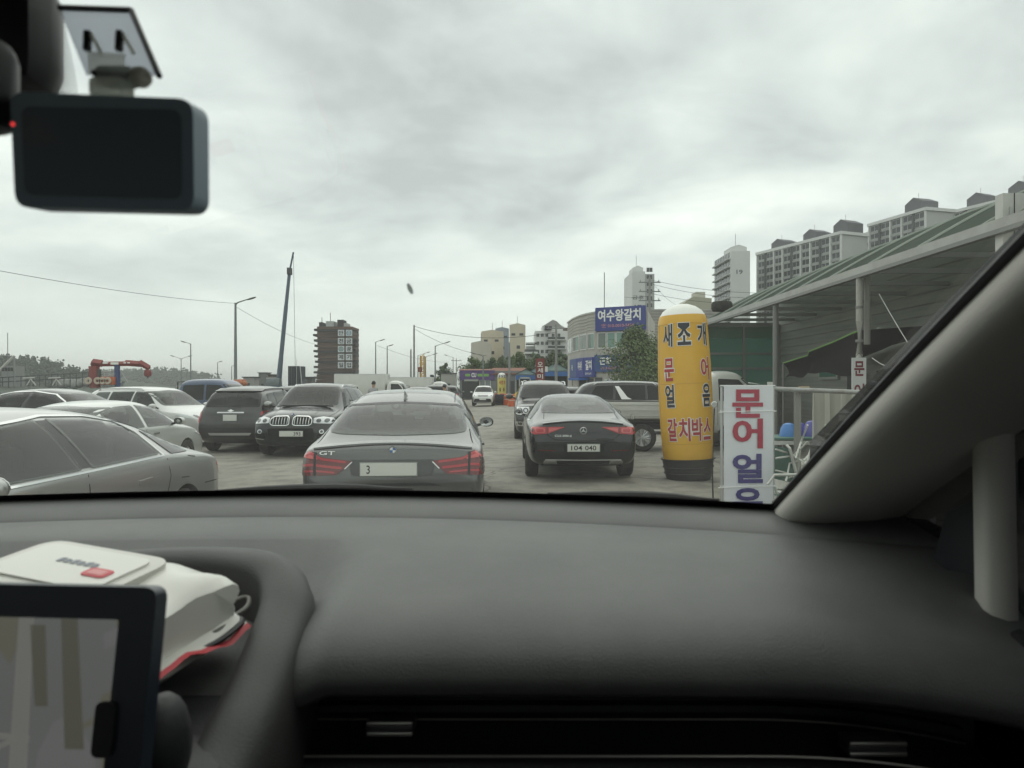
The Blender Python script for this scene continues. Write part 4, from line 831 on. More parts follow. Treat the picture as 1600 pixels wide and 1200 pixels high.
def wipes():
    t = thing('wipes_pack', 'white wet-wipes pack with red crimped end lying on the dashboard tray', 'wipes pack', (-.485, .815, 1.312)); t.rotation_euler = (R(7), R(4), R(-17))
    W, D, H = .285, .17, .088; nu, nv = 32, 40; wp = mat('wipes_film', (.72, .71, .66), .38, 0, .25)
    rows = []
    for i in range(nu + 1):
        u = -1 + 2 * i / nu; pin = max(0, abs(u) - .72) / .28; sc = 1 - .16 * pin ** 2; hs = 1 - .30 * pin ** 3; r = []
        for j in range(nv):
            a = 2 * math.pi * j / nv; cx_, sx_ = math.cos(a), math.sin(a); p = 4.2
            k = (abs(cx_) ** p + abs(sx_) ** p) ** (-1 / p); n = mnoise.noise(Vector((u * 3, cx_ * 1.6, sx_ * 2.2))) * .005 * (1 + 1.6 * pin)
            x = u * W / 2 + (.004 * math.sin(a * 3) if abs(u) > .99 else 0); r.append((x, cx_ * k * (D / 2 * sc + n), sx_ * k * (H / 2 * hs + n)))
        r.append(r[0]); rows.append(r)
    mb = MB().grid(rows)
    for rr in (rows[0], rows[-1]): mb.add(rr[:-1], [tuple(range(nv))])
    mb.build('film', wp, t, True, 60)
    for s in (1, -1):
        cr = []; ed = []
        for k in range(15):
            y = (-.5 + k / 14) * D * .90; z = -.018 + .008 * math.sin(k * .42) + .0015 * math.sin(k * 1.6)
            cr.append([(s * (W / 2 - .006), y, -.012), (s * (W / 2 + .012), y, z)]); ed.append([(s * (W / 2 + .012), y, z), (s * (W / 2 + .0185), y, z * 1.15)])
        MB().grid(cr).build('crimp', wp, t); MB().grid(ed).build('crimp_edge', mat('wipes_red', (.55, .035, .05), .4), t)
    lid = mat('wipes_lid', (.60, .59, .54), .35, 0, .2); z0 = H / 2
    MB().prism(rnd([(-.115, -.062), (.072, -.062), (.072, .055), (-.115, .055)], .028, 6), lambda a, b, q: (a, b, q), z0 - .004, z0 + .008).build('lid', lid, t, True, 30)
    lf = MB().prism(rnd([(-.100, -.048), (.056, -.048), (.056, .042), (-.100, .042)], .018, 6), lambda a, b, q: (a, b, q), z0 + .007, z0 + .0105).build('lid_panel', wp, t, True, 30)
    gl = mat('wipes_grey_print', (.22, .24, .28), .5); zt = z0 + .0112
    for k in range(6): MB().add([(x, y, zt) for x, y in ((-.045 + k * .010, -.002), (-.038 + k * .010, -.002), (-.038 + k * .010, .010 - .003 * (k % 2)), (-.045 + k * .010, .008))], [(0, 1, 2, 3)]).build('print_mark', gl, lf, False)
    MB().prism(rnd([(.012, -.022), (.044, -.022), (.044, -.002), (.012, -.002)], .006, 4), lambda a, b, q: (a, b, q), zt - .001, zt + .0006).build('red_badge', mat('wipes_badge', (.60, .05, .07), .4), lf, False)
    MB().prism(rnd([(.017, -.018), (.039, -.018), (.039, -.006), (.017, -.006)], .003, 4), lambda a, b, q: (a, b, q), zt, zt + .0010).build('badge_panel', mat('wipes_badge_pink', (.68, .25, .25), .4), lf, False)
    for k in range(4): MB().add([(-.125 + x + k * .007, .066 + y, z0 - .001) for x, y in ((0, 0), (.005, 0), (.005, .006), (0, .006))], [(0, 1, 2, 3)]).build('print_mark', gl, t, False)
wipes()
def cable(label, pts, r, col, nm):
    P = [Vector(p) for p in pts]; Q = []
    for i in range(len(P) - 1):
        p0, p1, p2, p3 = P[max(i - 1, 0)], P[i], P[i + 1], P[min(i + 2, len(P) - 1)]
        for k in range(6):
            u = k / 6; Q.append(.5 * ((2 * p1) + (p2 - p0) * u + (2 * p0 - 5 * p1 + 4 * p2 - p3) * u * u + (3 * p1 - p0 - 3 * p2 + p3) * u ** 3))
    tag(MB().tube(Q, r, 7).build(nm, col, None), label, 'cable')
CG = mat('cable_grey', (.16, .155, .14), .5); CK = mat('cable_black', (.02, .02, .022), .45)
cable('grey charging cable looped in the dashboard tray', [at(300, 1000, .80), at(340, 962, .85), at(368, 938, .89), at(388, 934, .90), at(384, 950, .87), at(350, 972, .84), at(310, 1005, .80)], .0028, CG, 'charging_cable')
cable('black cable under the grey one in the dashboard tray', [at(290, 1010, .80), at(330, 985, .83), at(365, 968, .85), at(378, 972, .84), at(345, 1000, .80), at(300, 1022, .77)], .0035, CK, 'black_cable')
cable('pale plug lead at the mouth of the dashboard tray', [at(292, 1016, .785), at(318, 996, .80), at(345, 982, .82), at(372, 960, .86)], .0022, CG, 'plug_lead')
# ------------------------------------------------------------------ the other vehicles
def scale_tab(tab, sx, sz): return [(x * sx, z * sz) for x, z in tab]
SED_TOP = [(0, .64), (.02, .80), (.06, .93), (.12, .985), (.30, 1.01), (.7, 1.04), (1.0, 1.17), (1.4, 1.35), (1.9, 1.44), (2.5, 1.46), (3.0, 1.43), (3.45, 1.26), (3.95, 1.03), (4.35, .96), (4.7, .86), (4.9, .76), (5, .60)]
SED_BELT = [(0, .60), (.06, .80), (.15, .90), (.5, .945), (1.3, .965), (2.5, .96), (3.6, .94), (4.4, .86), (5, .55)]
SED_WT = [(0, .5), (.1, .74), (.7, .76), (1.0, .72), (1.4, .68), (2.2, .66), (3.0, .66), (3.95, .78), (4.6, .7), (5, .5)]
SUV_TOP = [(0, .75), (.03, 1.0), (.08, 1.12), (.2, 1.36), (.42, 1.62), (.65, 1.70), (1.4, 1.735), (2.4, 1.725), (2.9, 1.66), (3.3, 1.40), (3.75, 1.12), (4.2, 1.06), (4.7, .97), (4.92, .82), (5, .66)]
SUV_BELT = [(0, .7), (.1, 1.0), (.4, 1.06), (3.3, 1.02), (4.2, .96), (4.8, .88), (5, .6)]
SUV_WT = [(0, .7), (.2, .80), (.5, .74), (1, .71), (2.7, .69), (3.3, .72), (3.8, .80), (4.5, .78), (5, .55)]
SUV_XS = [0, .03, .1, .22, .42, .65, 1.4, 2.4, 2.9, 3.3, 3.75, 4.2, 4.6, 4.85, 4.95, 5.0]
def generic(name, label, cat, X, Y, hd, kind, L, W, H, pm, group='cars parked on the quay', z=None, front=True, rear=True, lv=2, arches=True, glass=GLASS, trim=None, rail=None, rimmat=None, wr=None, plates=True, lamp=CLEARL, see=False):
    T, Bt, Wt, xs, h0 = (SED_TOP, SED_BELT, SED_WT, PB['sedan'], 1.46) if kind == 'sedan' else (SUV_TOP, SUV_BELT, SUV_WT, SUV_XS, 1.735)
    k = L / 5.0; kz = H / h0; wy0 = W / 1.88; cuts = ()
    if see:
        glass = TINT
        if kind == 'sedan': cuts = [('Y', [(a * k, b * kz) for a, b in [(1.3, .995), (2.35, .985), (2.42, 1.34), (1.95, 1.33), (1.5, 1.26)]], -1.2, 1.2), ('Y', [(a * k, b * kz) for a, b in [(2.45, .985), (3.55, .98), (3.3, 1.18), (3.02, 1.30), (2.52, 1.345)]], -1.2, 1.2), ('X', [(a * wy0, b * kz) for a, b in [(-.60, 1.09), (.60, 1.09), (.55, 1.33), (-.55, 1.33)]], .3 * k, 4.3 * k)]
        else: cuts = [('Y', [(a * k, b * kz) for a, b in [(1.33, 1.13), (2.25, 1.11), (2.27, 1.56), (1.38, 1.55)]], -1.2, 1.2), ('Y', [(a * k, b * kz) for a, b in [(2.33, 1.11), (3.35, 1.11), (2.95, 1.44), (2.7, 1.55), (2.33, 1.56)]], -1.2, 1.2), ('X', [(a * wy0, b * kz) for a, b in [(-.70, 1.18), (.70, 1.18), (.62, 1.56), (-.62, 1.56)]], 1.2 * k, 4.2 * k)]
    t, B = car(name, label, cat, X, Y, hd, L, W, scale_tab(T, k, kz), scale_tab(Bt, k, kz), pm, scale_tab(Wt, k, 1), xs=[x * k for x in xs], wheels=(.95 * k, 3.9 * k), wr=wr or (.33 if kind == 'sedan' else .37), group=group, lv=lv, arches=arches, z=z, rimmat=rimmat, cuts=cuts)
    if see: seats(t, [(1.4 * k, (-.42, .42)), (2.4 * k, (-.38, .38))], (1.0 if kind == 'sedan' else 1.15) * kz, h=.5)
    S = lambda pts: [(a * k, b * kz) for a, b in pts]
    if kind == 'sedan':
        side_windows(t, B, [S([(1.22, .995), (2.35, .985), (2.42, 1.36), (1.95, 1.345), (1.5, 1.27)]), S([(2.45, .985), (3.55, .98), (3.3, 1.18), (3.02, 1.31), (2.52, 1.365)])], glass)
        rw, fw = [(-.66, 1.08), (.66, 1.08), (.60, 1.34), (0, 1.37), (-.60, 1.34)], [(-.72, 1.06), (.72, 1.06), (.60, 1.34), (0, 1.37), (-.60, 1.34)]
    else:
        side_windows(t, B, [S([(.50, 1.14), (1.25, 1.13), (1.3, 1.56), (.78, 1.55)]), S([(1.33, 1.13), (2.25, 1.11), (2.27, 1.58), (1.38, 1.57)]), S([(2.33, 1.11), (3.35, 1.11), (2.95, 1.44), (2.7, 1.57), (2.33, 1.58)])], glass)
        rw, fw = [(-.70, 1.18), (.70, 1.18), (.62, 1.55), (-.62, 1.55)], [(-.74, 1.17), (.74, 1.17), (.64, 1.58), (0, 1.62), (-.64, 1.58)]
    if trim:
        pts = S([(1.15, .975), (1.5, 1.295), (1.95, 1.372), (2.5, 1.392), (3.05, 1.33), (3.35, 1.19), (3.62, .97)]) if kind == 'sedan' else S([(.5, 1.12), (3.4, 1.09)])
        for ax in ('L', 'S'): panel('window_trim', B, ribbon(pts, .02), ax, CHROME, t, .010, .07)
    wy = W / 1.88
    if rear: panel('rear_window', B, rnd([(a * wy, b * kz) for a, b in rw], .05), 'R', glass, t, .007, .06)
    if front: panel('windscreen', B, rnd([(a * wy, b * kz) for a, b in fw], .05), 'F', glass, t, .007, .06)
    b0 = .80 if kind == 'sedan' else .92
    for s in (1, -1):
        if front:
            ho = panel('headlamp', B, rnd([(s * a * wy, b * kz) for a, b in [(.50, b0 - .12), (.84, b0 - .11), (.90, b0 - .02), (.80, b0 + .04), (.48, b0)]], .03), 'F', lamp, t, .008, .06)
            panel('lamp_ring', B, [(s * .70 * wy + .055 * math.cos(a * .524), (b0 - .045) * kz + .045 * math.sin(a * .524)) for a in range(12)], 'F', LAMPD, ho, .013, .05, .005)
        if rear: panel('tail_lamp', B, rnd([(s * a * wy, b * kz) for a, b in [(.52, b0 + .02), (.88, b0 - .02), (.90, b0 + .11), (.80, b0 + .14), (.52, b0 + .13)]], .03), 'R', REDL, t, .008, .06)
        side_mirror(t, 3.38 * k, s * W * .47, (1.05 if kind == 'sedan' else 1.16) * kz, pm, s, 1.0)
    if front:
        go = panel('grille', B, rnd([(-.42 * wy, (b0 - .13) * kz), (.42 * wy, (b0 - .13) * kz), (.44 * wy, (b0 + .0) * kz), (-.44 * wy, (b0 + .0) * kz)], .04), 'F', GAP, t, .008, .06, .02)
        for q in (.03, .08): panel('grille_bar', B, ribbon([(-.40 * wy, (b0 - .13 + q) * kz), (.40 * wy, (b0 - .13 + q) * kz)], .018), 'F', CHROME, go, .016, .08, .012)
        panel('bumper_intake', B, rnd([(-.60 * wy, .36 * kz), (.60 * wy, .36 * kz), (.52 * wy, .50 * kz), (-.52 * wy, .50 * kz)], .05), 'F', GAP, t, .005, .07)
        if plates: plate(t, B, 'F', 0, .57 * kz, '')
    if rear and plates: plate(t, B, 'R', 0, (.62 if kind == 'sedan' else .80) * kz, '')
    if rail: rails(t, B, .7 * k, 2.6 * k, .62 * wy, .60 * wy, rail, .045, .017)
    seams(t, B, [('LS', S([(2.38, .95), (2.4, .3)])), ('LS', S([(1.3, .95), (1.28, .7), (1.42, .3)]))])
    return t, B
# the four cars on the left, behind the silver sedan
wht = paint('pearl_white', (0.66, 0.67, 0.65), 0.15, 0.3, 0.10)
t, B = generic('white_sedan', 'pearl white sedan whose curved roof shows just behind the silver sedan', 'car', -7.12, 9.75, R(90), 'sedan', 4.95, 1.84, 1.46, paint('champagne_white', (0.58, 0.60, 0.57), 0.3, 0.3, 0.10), see=True, lv=3, z=-.11)
for xx in (1.5, 2.55): panel('door_handle', B, ribbon([(xx, .86), (xx + .2, .865)], .03), 'S', CHROME, t, .02, .1, .02)
generic('black_minivan', 'glossy black car with chrome window trim at the far left edge', 'car', -13.35, 17.1, R(-6), 'sedan', 4.95, 1.88, 1.66, paint('navy_black', (0.016, 0.019, 0.024), 0.3, 0.2, 0.05), trim=True, z=-.12, see=True)
t, B = generic('white_suv', 'white SUV with slanted headlamp wedged between parked cars at left', 'car', -12.75, 22.0, R(-20), 'suv', 4.7, 1.88, 1.70, wht, rail=RIM, lv=3, see=True)
# others
t, B = generic('oncoming_suv', 'small white SUV driving towards us down the middle lane', 'car', -2.35, 61.2, R(-90), 'suv', 4.3, 1.82, 1.66, wht, group='cars on the quay facing us', lv=2, z=0)
panel('lower_grille', B, rnd([(-.72, .34), (.72, .34), (.62, .60), (-.62, .60)], .08), 'F', BLACK, t, .012, .08)
panel('skid_plate', B, rnd([(-.45, .28), (.45, .28), (.40, .36), (-.40, .36)], .03), 'F', RIM, t, .016, .08)
t, B = generic('long_suv', 'long black SUV with white slanted pillar behind the flatbed truck', 'car', 1.95, 24.2, R(0), 'suv', 5.4, 2.0, 1.80, paint('black', (0.016, 0.018, 0.020), 0.3, 0.22, 0.07), z=-.02, rail=CHROME, trim=True)
for ax in ('L', 'S'): panel('white_pillar', B, [(1.45, 1.60), (1.58, 1.60), (1.84, 1.24), (1.98, 1.17), (1.64, 1.17)], ax, WHITE, t, .016, .06)
generic('small_dark_hatch', 'dark hatchback half hidden between upright SUV and long black SUV', 'car', 2.75, 33.0, R(90), 'suv', 4.2, 1.75, 1.58, paint('dark_bronze', (0.045, 0.046, 0.045), 0.4, 0.3, 0.10), group='cars on the quay seen from behind', z=0)
# the row that recedes beyond the fastback's roof
rowcars = [('grey estate car parked beyond the fastback, close behind the man with dark hair', -5.2, 38.5, 'suv', (0.12, 0.125, 0.12), 1.56), ('dark grey SUV in the receding row, third beyond the fastback', -4.95, 46.0, 'suv', (0.05, 0.052, 0.055), 1.72),
           ('black car at the far end of the receding row, beside the oncoming white SUV', -4.95, 54.5, 'suv', (0.02, 0.02, 0.022), 1.66), ('silver car last in the row before the convenience store', -5.6, 64.0, 'sedan', (0.42, 0.43, 0.42), 1.5)]
for lb, X, Y, kd, c, H in rowcars:
    generic('row_car', lb, 'car', X, Y, R(90), kd, 4.5, 1.82, H, paint('row_%d' % int(c[0] * 1000), c, .4, .3, .1), group='cars receding along the left of the lane', arches=False, z=0)
generic('white_topped_car', 'white roofed car just visible behind the dark bronze SUV', 'car', -14.4, 32.0, R(5), 'suv', 4.6, 1.82, 1.72, wht, arches=False)
generic('dark_wagon', 'dark wagon roof between the dark bronze SUV and the kidney-grille SUV', 'car', -8.7, 27.0, R(84), 'suv', 4.6, 1.82, 1.74, paint('dark_bronze', (0.045, 0.046, 0.045), 0.4, 0.3, 0.10), arches=False, group='cars on the quay seen from behind')

def light_truck(name, label, X, Y, hd, pm, bed='flat', crew=False, z=None, L=5.1, bedmat=None, guard=False, group='trucks on the quay', bh=2.35, ra=1.15):
    """cab-over light truck; x runs from the tail to the nose"""
    t = thing(name, label, 'truck', (X, Y, gz(X) if z is None else z), hd, group); W = 1.72; cl = 2.35 if crew else 1.62; x0 = L - cl
    bm_ = bedmat or pm
    top = [(x0, 1.2), (x0 + .03, 1.72), (x0 + .10, 1.90), (x0 + .3, 1.97), (L - 1.0, 1.98), (L - .72, 1.93), (L - .45, 1.62), (L - .2, 1.20), (L - .08, 1.0), (L, .75)]
    belt = [(x0, 1.1), (L - .5, 1.10), (L - .1, .95), (L, .7)]
    wt = [(x0, .90), (x0 + .1, .88), (L - .9, .86), (L - .4, .86), (L - .1, .82), (L, .75)]; wid = [(x0, .98), (x0 + .1, 1), (L - .4, 1), (L - .1, .95), (L, .86)]; bot = [(x0, .42), (L - .1, .38), (L, .5)]
    xs = [x0, x0 + .03, x0 + .12, x0 + .35, L - 1.0, L - .72, L - .45, L - .2, L - .07, L]
    me = make_body(L, W, top, bot, belt, wid, wt, xs, .07, 2, .7); B = bvh_of(me); me = cut_arches(me, [pm, GAP], [L - .95], W, .39); fin(me, [pm, GAP], True, 34); link('cab', me, t)
    d0 = L - .98
    wins = [[(d0 - .32, 1.22), (L - .42, 1.20), (L - .60, 1.52), (L - .80, 1.74), (d0 - .32, 1.76)]]
    if crew: wins.append([(x0 + .18, 1.24), (d0 - .40, 1.22), (d0 - .40, 1.76), (x0 + .22, 1.74)])
    side_windows(t, B, wins, GLASS2)
    panel('windscreen', B, rnd([(-.74, 1.18), (.74, 1.18), (.68, 1.78), (-.68, 1.78)], .06), 'F', GLASS2, t, .007, .06)
    if not crew: panel('rear_window', B, rnd([(-.55, 1.3), (.55, 1.3), (.55, 1.68), (-.55, 1.68)], .05), 'R', GLASS2, t, .007, .06)
    for s in (1, -1):
        panel('headlamp', B, rnd([(s * .45, .70), (s * .80, .70), (s * .82, .86), (s * .45, .84)], .03), 'F', CLEARL, t, .008, .06)
        MB().tube([(L - .50, s * .83, 1.30), (L - .38, s * 1.0, 1.32), (L - .38, s * 1.02, 1.62), (L - .60, s * .82, 1.66)], .012, 6).build('mirror_bracket', CHROME if guard else BLACK, t)
        bevel_box('side_mirror', (L - .38, s * 1.02, 1.46), (.07, .16, .24), .03, BLACK, t)
        wheel(t, L - .95, s * (W / 2 - .12), .335, .2, RIM, 6); wheel(t, ra, s * (W / 2 - .14), .335, .24, RIM, 6)
    panel('bumper', B, rnd([(-.82, .42), (.82, .42), (.82, .62), (-.82, .62)], .04), 'F', BLACK, t, .02, .08)
    seams(t, B, [('LS', [(d0 - .36, 1.2), (d0 - .36, .5)])])
    for s in (1, -1): MB().box(((x0 + .2) / 2, s * .38, .58), (x0 - .1, .08, .14)).build('chassis_rail', BLACK, t)
    bevel_box('fuel_tank', (ra + .85, -.55, .52), (.6, .35, .3), .05, BLACK, t)
    if bed == 'flat':
        bl = x0 - .08
        for k in range(6): MB().box((bl / 2, -.70 + .28 * k, .80), (bl - .03, .275, .04)).build('bed_plank', mat('bed_floor', (.25, .23, .2), .8), t)
        MB().box((bl / 2, 0, .74), (bl, 1.6, .06)).build('bed_frame', BLACK, t)
        for s in (1, -1):
            p = bevel_box('side_gate', (bl / 2, s * .845, 1.0), (bl, .035, .40), .01, bm_, t)
            for zz in (.87, 1.0, 1.13): MB().box((bl / 2, s * .866, zz), (bl - .02, .012, .025)).build('gate_rib', bm_, p)
            for xx in (.3, bl / 2, bl - .3): MB().box((xx, s * .872, .84), (.06, .02, .10)).build('gate_hinge', CHROME, p)
            MB().tube([(.02, s * .845, 1.215), (bl, s * .845, 1.215)], .014, 6).build('gate_rail', BLACK, p)
        bevel_box('tail_gate', (.0, 0, 1.0), (.035, 1.66, .40), .01, bm_, t); bevel_box('head_board', (bl + .02, 0, 1.15), (.04, 1.66, .72), .01, bm_, t)
        for s in (1, -1):
            MB().tube([(bl + .02, s * .6, 1.5), (bl + .02, s * .6, 1.85), (bl + .02, 0, 1.87)], .02, 6).build('guard_frame', CHROME if guard else BLACK, t)
            bevel_box('tail_lamp', (-.02, s * .65, .62), (.05, .3, .1), .01, REDL, t)
    else:
        bl = x0 - .08; bb = bevel_box('cargo_box', (bl / 2, 0, (.78 + bh) / 2), (bl, 1.74, bh - .78), .02, bm_, t)
        for s in (1, -1):
            for zz in (.80, bh - .03): MB().box((bl / 2, s * .873, zz), (bl, .02, .05)).build('box_rail', RIM, bb)
            for k in range(5): MB().box((bl * (k + .5) / 5, s * .875, (.78 + bh) / 2), (.03, .014, bh - .9)).build('box_rib', bm_, bb)
            bevel_box('tail_lamp', (-.02, s * .65, .62), (.05, .3, .1), .01, REDL, t)
        for s in (1, -1): MB().box((-.008, s * .43, (.78 + bh) / 2), (.02, .82, bh - .86)).build('rear_door', bm_, bb)
    return t
twhite = paint('truck_white', (0.62, 0.62, 0.58), 0.0, 0.38, 0.14)
light_truck('flatbed_truck', 'white flatbed truck side on behind the yellow balloon column', 1.2, 17.95, R(0), twhite, z=0, guard=True, ra=1.95)
light_truck('crew_cab_truck', 'blue crew-cab truck behind the white SUV, under the crane hook', -14.6, 25.9, R(-3), paint('truck_blue', (0.045, 0.075, 0.145), 0.1, 0.35, 0.1), crew=True, L=5.2, bedmat=paint('truck_blue', (0.045, 0.075, 0.145)))
light_truck('box_truck', 'white box truck right of the site tower, behind the kidney-grille SUV', -11.9, 48.5, R(-2), twhite, bed='box', z=0, bh=2.42)
light_truck('white_van_truck', 'second white truck with sloping cab, right of the box truck', -9.6, 55.5, R(-6), twhite, bed='box', z=0, bh=2.3)

# ------------------------------------------------------------------ people between the cars
def person(name, label, X, Y, hd, shirt, hair, h=1.74, z=0.0, lean=0.0, bag=False):
    t = thing(name, label, 'person', (X, Y, z), hd, 'people walking between the cars'); k = h / 1.74
    J = {'pelvis': (0, 0, .95), 'belly': (.01, 0, 1.10), 'chest': (.01 + lean * .5, 0, 1.32), 'neck': (.0 + lean, 0, 1.48), 'headb': (.03 + lean, 0, 1.56), 'head': (.035 + lean, 0, 1.66),
         'lsh': (lean, .18, 1.42), 'lel': (-.02, .25, 1.14), 'lwr': (.12, .25, .92), 'rsh': (lean, -.18, 1.42), 'rel': (.02, -.25, 1.14), 'rwr': (.2, -.22, .95),
         'lhip': (0, .09, .90), 'lkn': (.08, .10, .50), 'lan': (-.06, .10, .08), 'lto': (.10, .11, .035), 'rhip': (0, -.09, .90), 'rkn': (.02, -.10, .49), 'ran': (.02, -.10, .08), 'rto': (.19, -.11, .035)}
    rad = {'pelvis': .15, 'belly': .14, 'chest': .155, 'neck': .058, 'headb': .075, 'head': .088, 'lsh': .07, 'lel': .048, 'lwr': .034, 'rsh': .07, 'rel': .048, 'rwr': .034, 'lhip': .095, 'lkn': .062, 'lan': .042, 'lto': .035, 'rhip': .095, 'rkn': .062, 'ran': .042, 'rto': .035}
    E = [('pelvis', 'belly'), ('belly', 'chest'), ('chest', 'neck'), ('neck', 'headb'), ('headb', 'head'), ('chest', 'lsh'), ('lsh', 'lel'), ('lel', 'lwr'), ('chest', 'rsh'), ('rsh', 'rel'), ('rel', 'rwr'), ('pelvis', 'lhip'), ('lhip', 'lkn'), ('lkn', 'lan'), ('lan', 'lto'), ('pelvis', 'rhip'), ('rhip', 'rkn'), ('rkn', 'ran'), ('ran', 'rto')]
    # hands: palm, four fingers and a thumb
    for s, w_ in (('l', 'lwr'), ('r', 'rwr')):
        a = Vector(J[w_]); J[s + 'pa'] = tuple(a + Vector((.05, 0, -.05))); rad[s + 'pa'] = .03; E.append((w_, s + 'pa'))
        for f in range(4):
            J[s + 'f%d' % f] = tuple(a + Vector((.085 + .008 * (1.5 - abs(f - 1.5)), (f - 1.5) * .019, -.10))); rad[s + 'f%d' % f] = .0085; E.append((s + 'pa', s + 'f%d' % f))
            J[s + 'g%d' % f] = tuple(a + Vector((.075, (f - 1.5) * .018, -.135))); rad[s + 'g%d' % f] = .0078; E.append((s + 'f%d' % f, s + 'g%d' % f))
        J[s + 'th'] = tuple(a + Vector((.075, .035 if s == 'r' else -.035, -.055))); rad[s + 'th'] = .010; E.append((w_, s + 'th'))
    ks = list(J); me = bpy.data.meshes.new('person_body'); me.from_pydata([tuple(c * k for c in J[a]) for a in ks], [(ks.index(a), ks.index(b)) for a, b in E], []); me.update()
    o = bpy.data.objects.new('tmp_shape', me); COL.objects.link(o); md = o.modifiers.new('k', 'SKIN'); md.use_smooth_shade = True; ss = o.modifiers.new('s', 'SUBSURF'); ss.levels = 1; ss.render_levels = 1
    sv = me.skin_vertices[0].data
    for i, a in enumerate(ks): sv[i].radius = (rad[a] * k * (1.15 if a in ('chest', 'pelvis', 'belly') else 1), rad[a] * k); sv[i].use_root = a == 'pelvis'
    dg = bpy.context.evaluated_depsgraph_get(); r = bpy.data.meshes.new_from_object(o.evaluated_get(dg)); bpy.data.objects.remove(o)
    skin = mat('skin', (.42, .27, .19), .6); trouser = mat('dark_trousers', (.03, .032, .04), .85)
    fin(r, [skin, shirt, trouser], True, 180)
    for p in r.polygons:
        c = p.center / k; ar = abs(c.y) > .19
        p.material_index = 0 if (c.z > 1.475 or (ar and c.z < 1.10 and c.z > .5)) else (2 if c.z < .95 else 1)
    link('body', r, t)
    hm = MB(); hc = Vector((.03 + lean, 0, 1.675)) * k; rows = []
    for i in range(9):
        th = math.pi * .62 * i / 8; row = []
        for j in range(17):
            a = 2 * math.pi * j / 16; lim = 1.0 - .30 * max(0, math.cos(a)); q = th * lim; n = 1 + .05 * mnoise.noise(Vector((math.cos(a) * 3, math.sin(a) * 3, i * .7)))
            row.append((hc.x + .104 * k * n * math.sin(q) * math.cos(a), hc.y + .094 * k * n * math.sin(q) * math.sin(a), hc.z + .118 * k * n * math.cos(q)))
        rows.append(row)
    hm.grid(rows).build('hair', hair, t)
    for s in (1, -1):
        hm2 = MB().ell((.118 * k + lean * k, s * .032 * k, 1.665 * k), (.012, .016, .008), 8, 6).build('eye', INK, t)
        MB().ell((.03 * k + lean * k, s * .095 * k, 1.65 * k), (.022, .012, .032), 8, 6).build('ear', skin, t)
    MB().ell((.128 * k + lean * k, 0, 1.635 * k), (.018, .014, .022), 8, 6).build('nose', skin, t)
    MB().ell((.112 * k + lean * k, 0, 1.598 * k), (.012, .026, .006), 8, 6).build('mouth', mat('lips', (.35, .13, .11), .6), t)
person('person', 'person with dark hair and grey top standing behind the kidney-grille SUV', -6.25, 32.0, R(75), mat('grey_shirt', (.38, .38, .39), .9), mat('black_hair', (.012, .012, .013), .6), 1.78)
person('person', 'person in white shirt walking in front of the fastback', -2.72, 29.0, R(-120), mat('white_shirt', (.72, .72, .70), .9), mat('black_hair', (.012, .012, .013), .6), 1.62, lean=.03)
# ------------------------------------------------------------------ right side: balloon column, banners, shop
def cyl_text(name, body, w, h, ang0, z0, rad, ma, parent, bold, off, xform):
    """letters wrapped round an upright cylinder; ang0 is measured from the side that faces the camera"""
    vs, fs = text_shape(body, w, h, bold); bm = bmesh.new(); V = [bm.verts.new((a, b, 0)) for a, b in vs]
    for f in fs:
        try: bm.faces.new([V[i] for i in f])
        except ValueError: pass
    k = int(w / .03)
    for i in range(1, k): bmesh.ops.bisect_plane(bm, geom=list(bm.verts) + list(bm.edges) + list(bm.faces), plane_co=(-w / 2 + w * i / k, 0, 0), plane_no=(1, 0, 0))
    for v in bm.verts:
        z = z0 + v.co.y; r = rad(z) + off; a = ang0 + v.co.x / rad(z); v.co = xform(Vector((math.sin(a) * r, -math.cos(a) * r, z)))
    me = bpy.data.meshes.new(name); bm.to_mesh(me); bm.free(); fin(me, ma, False); return link(name, me, parent)
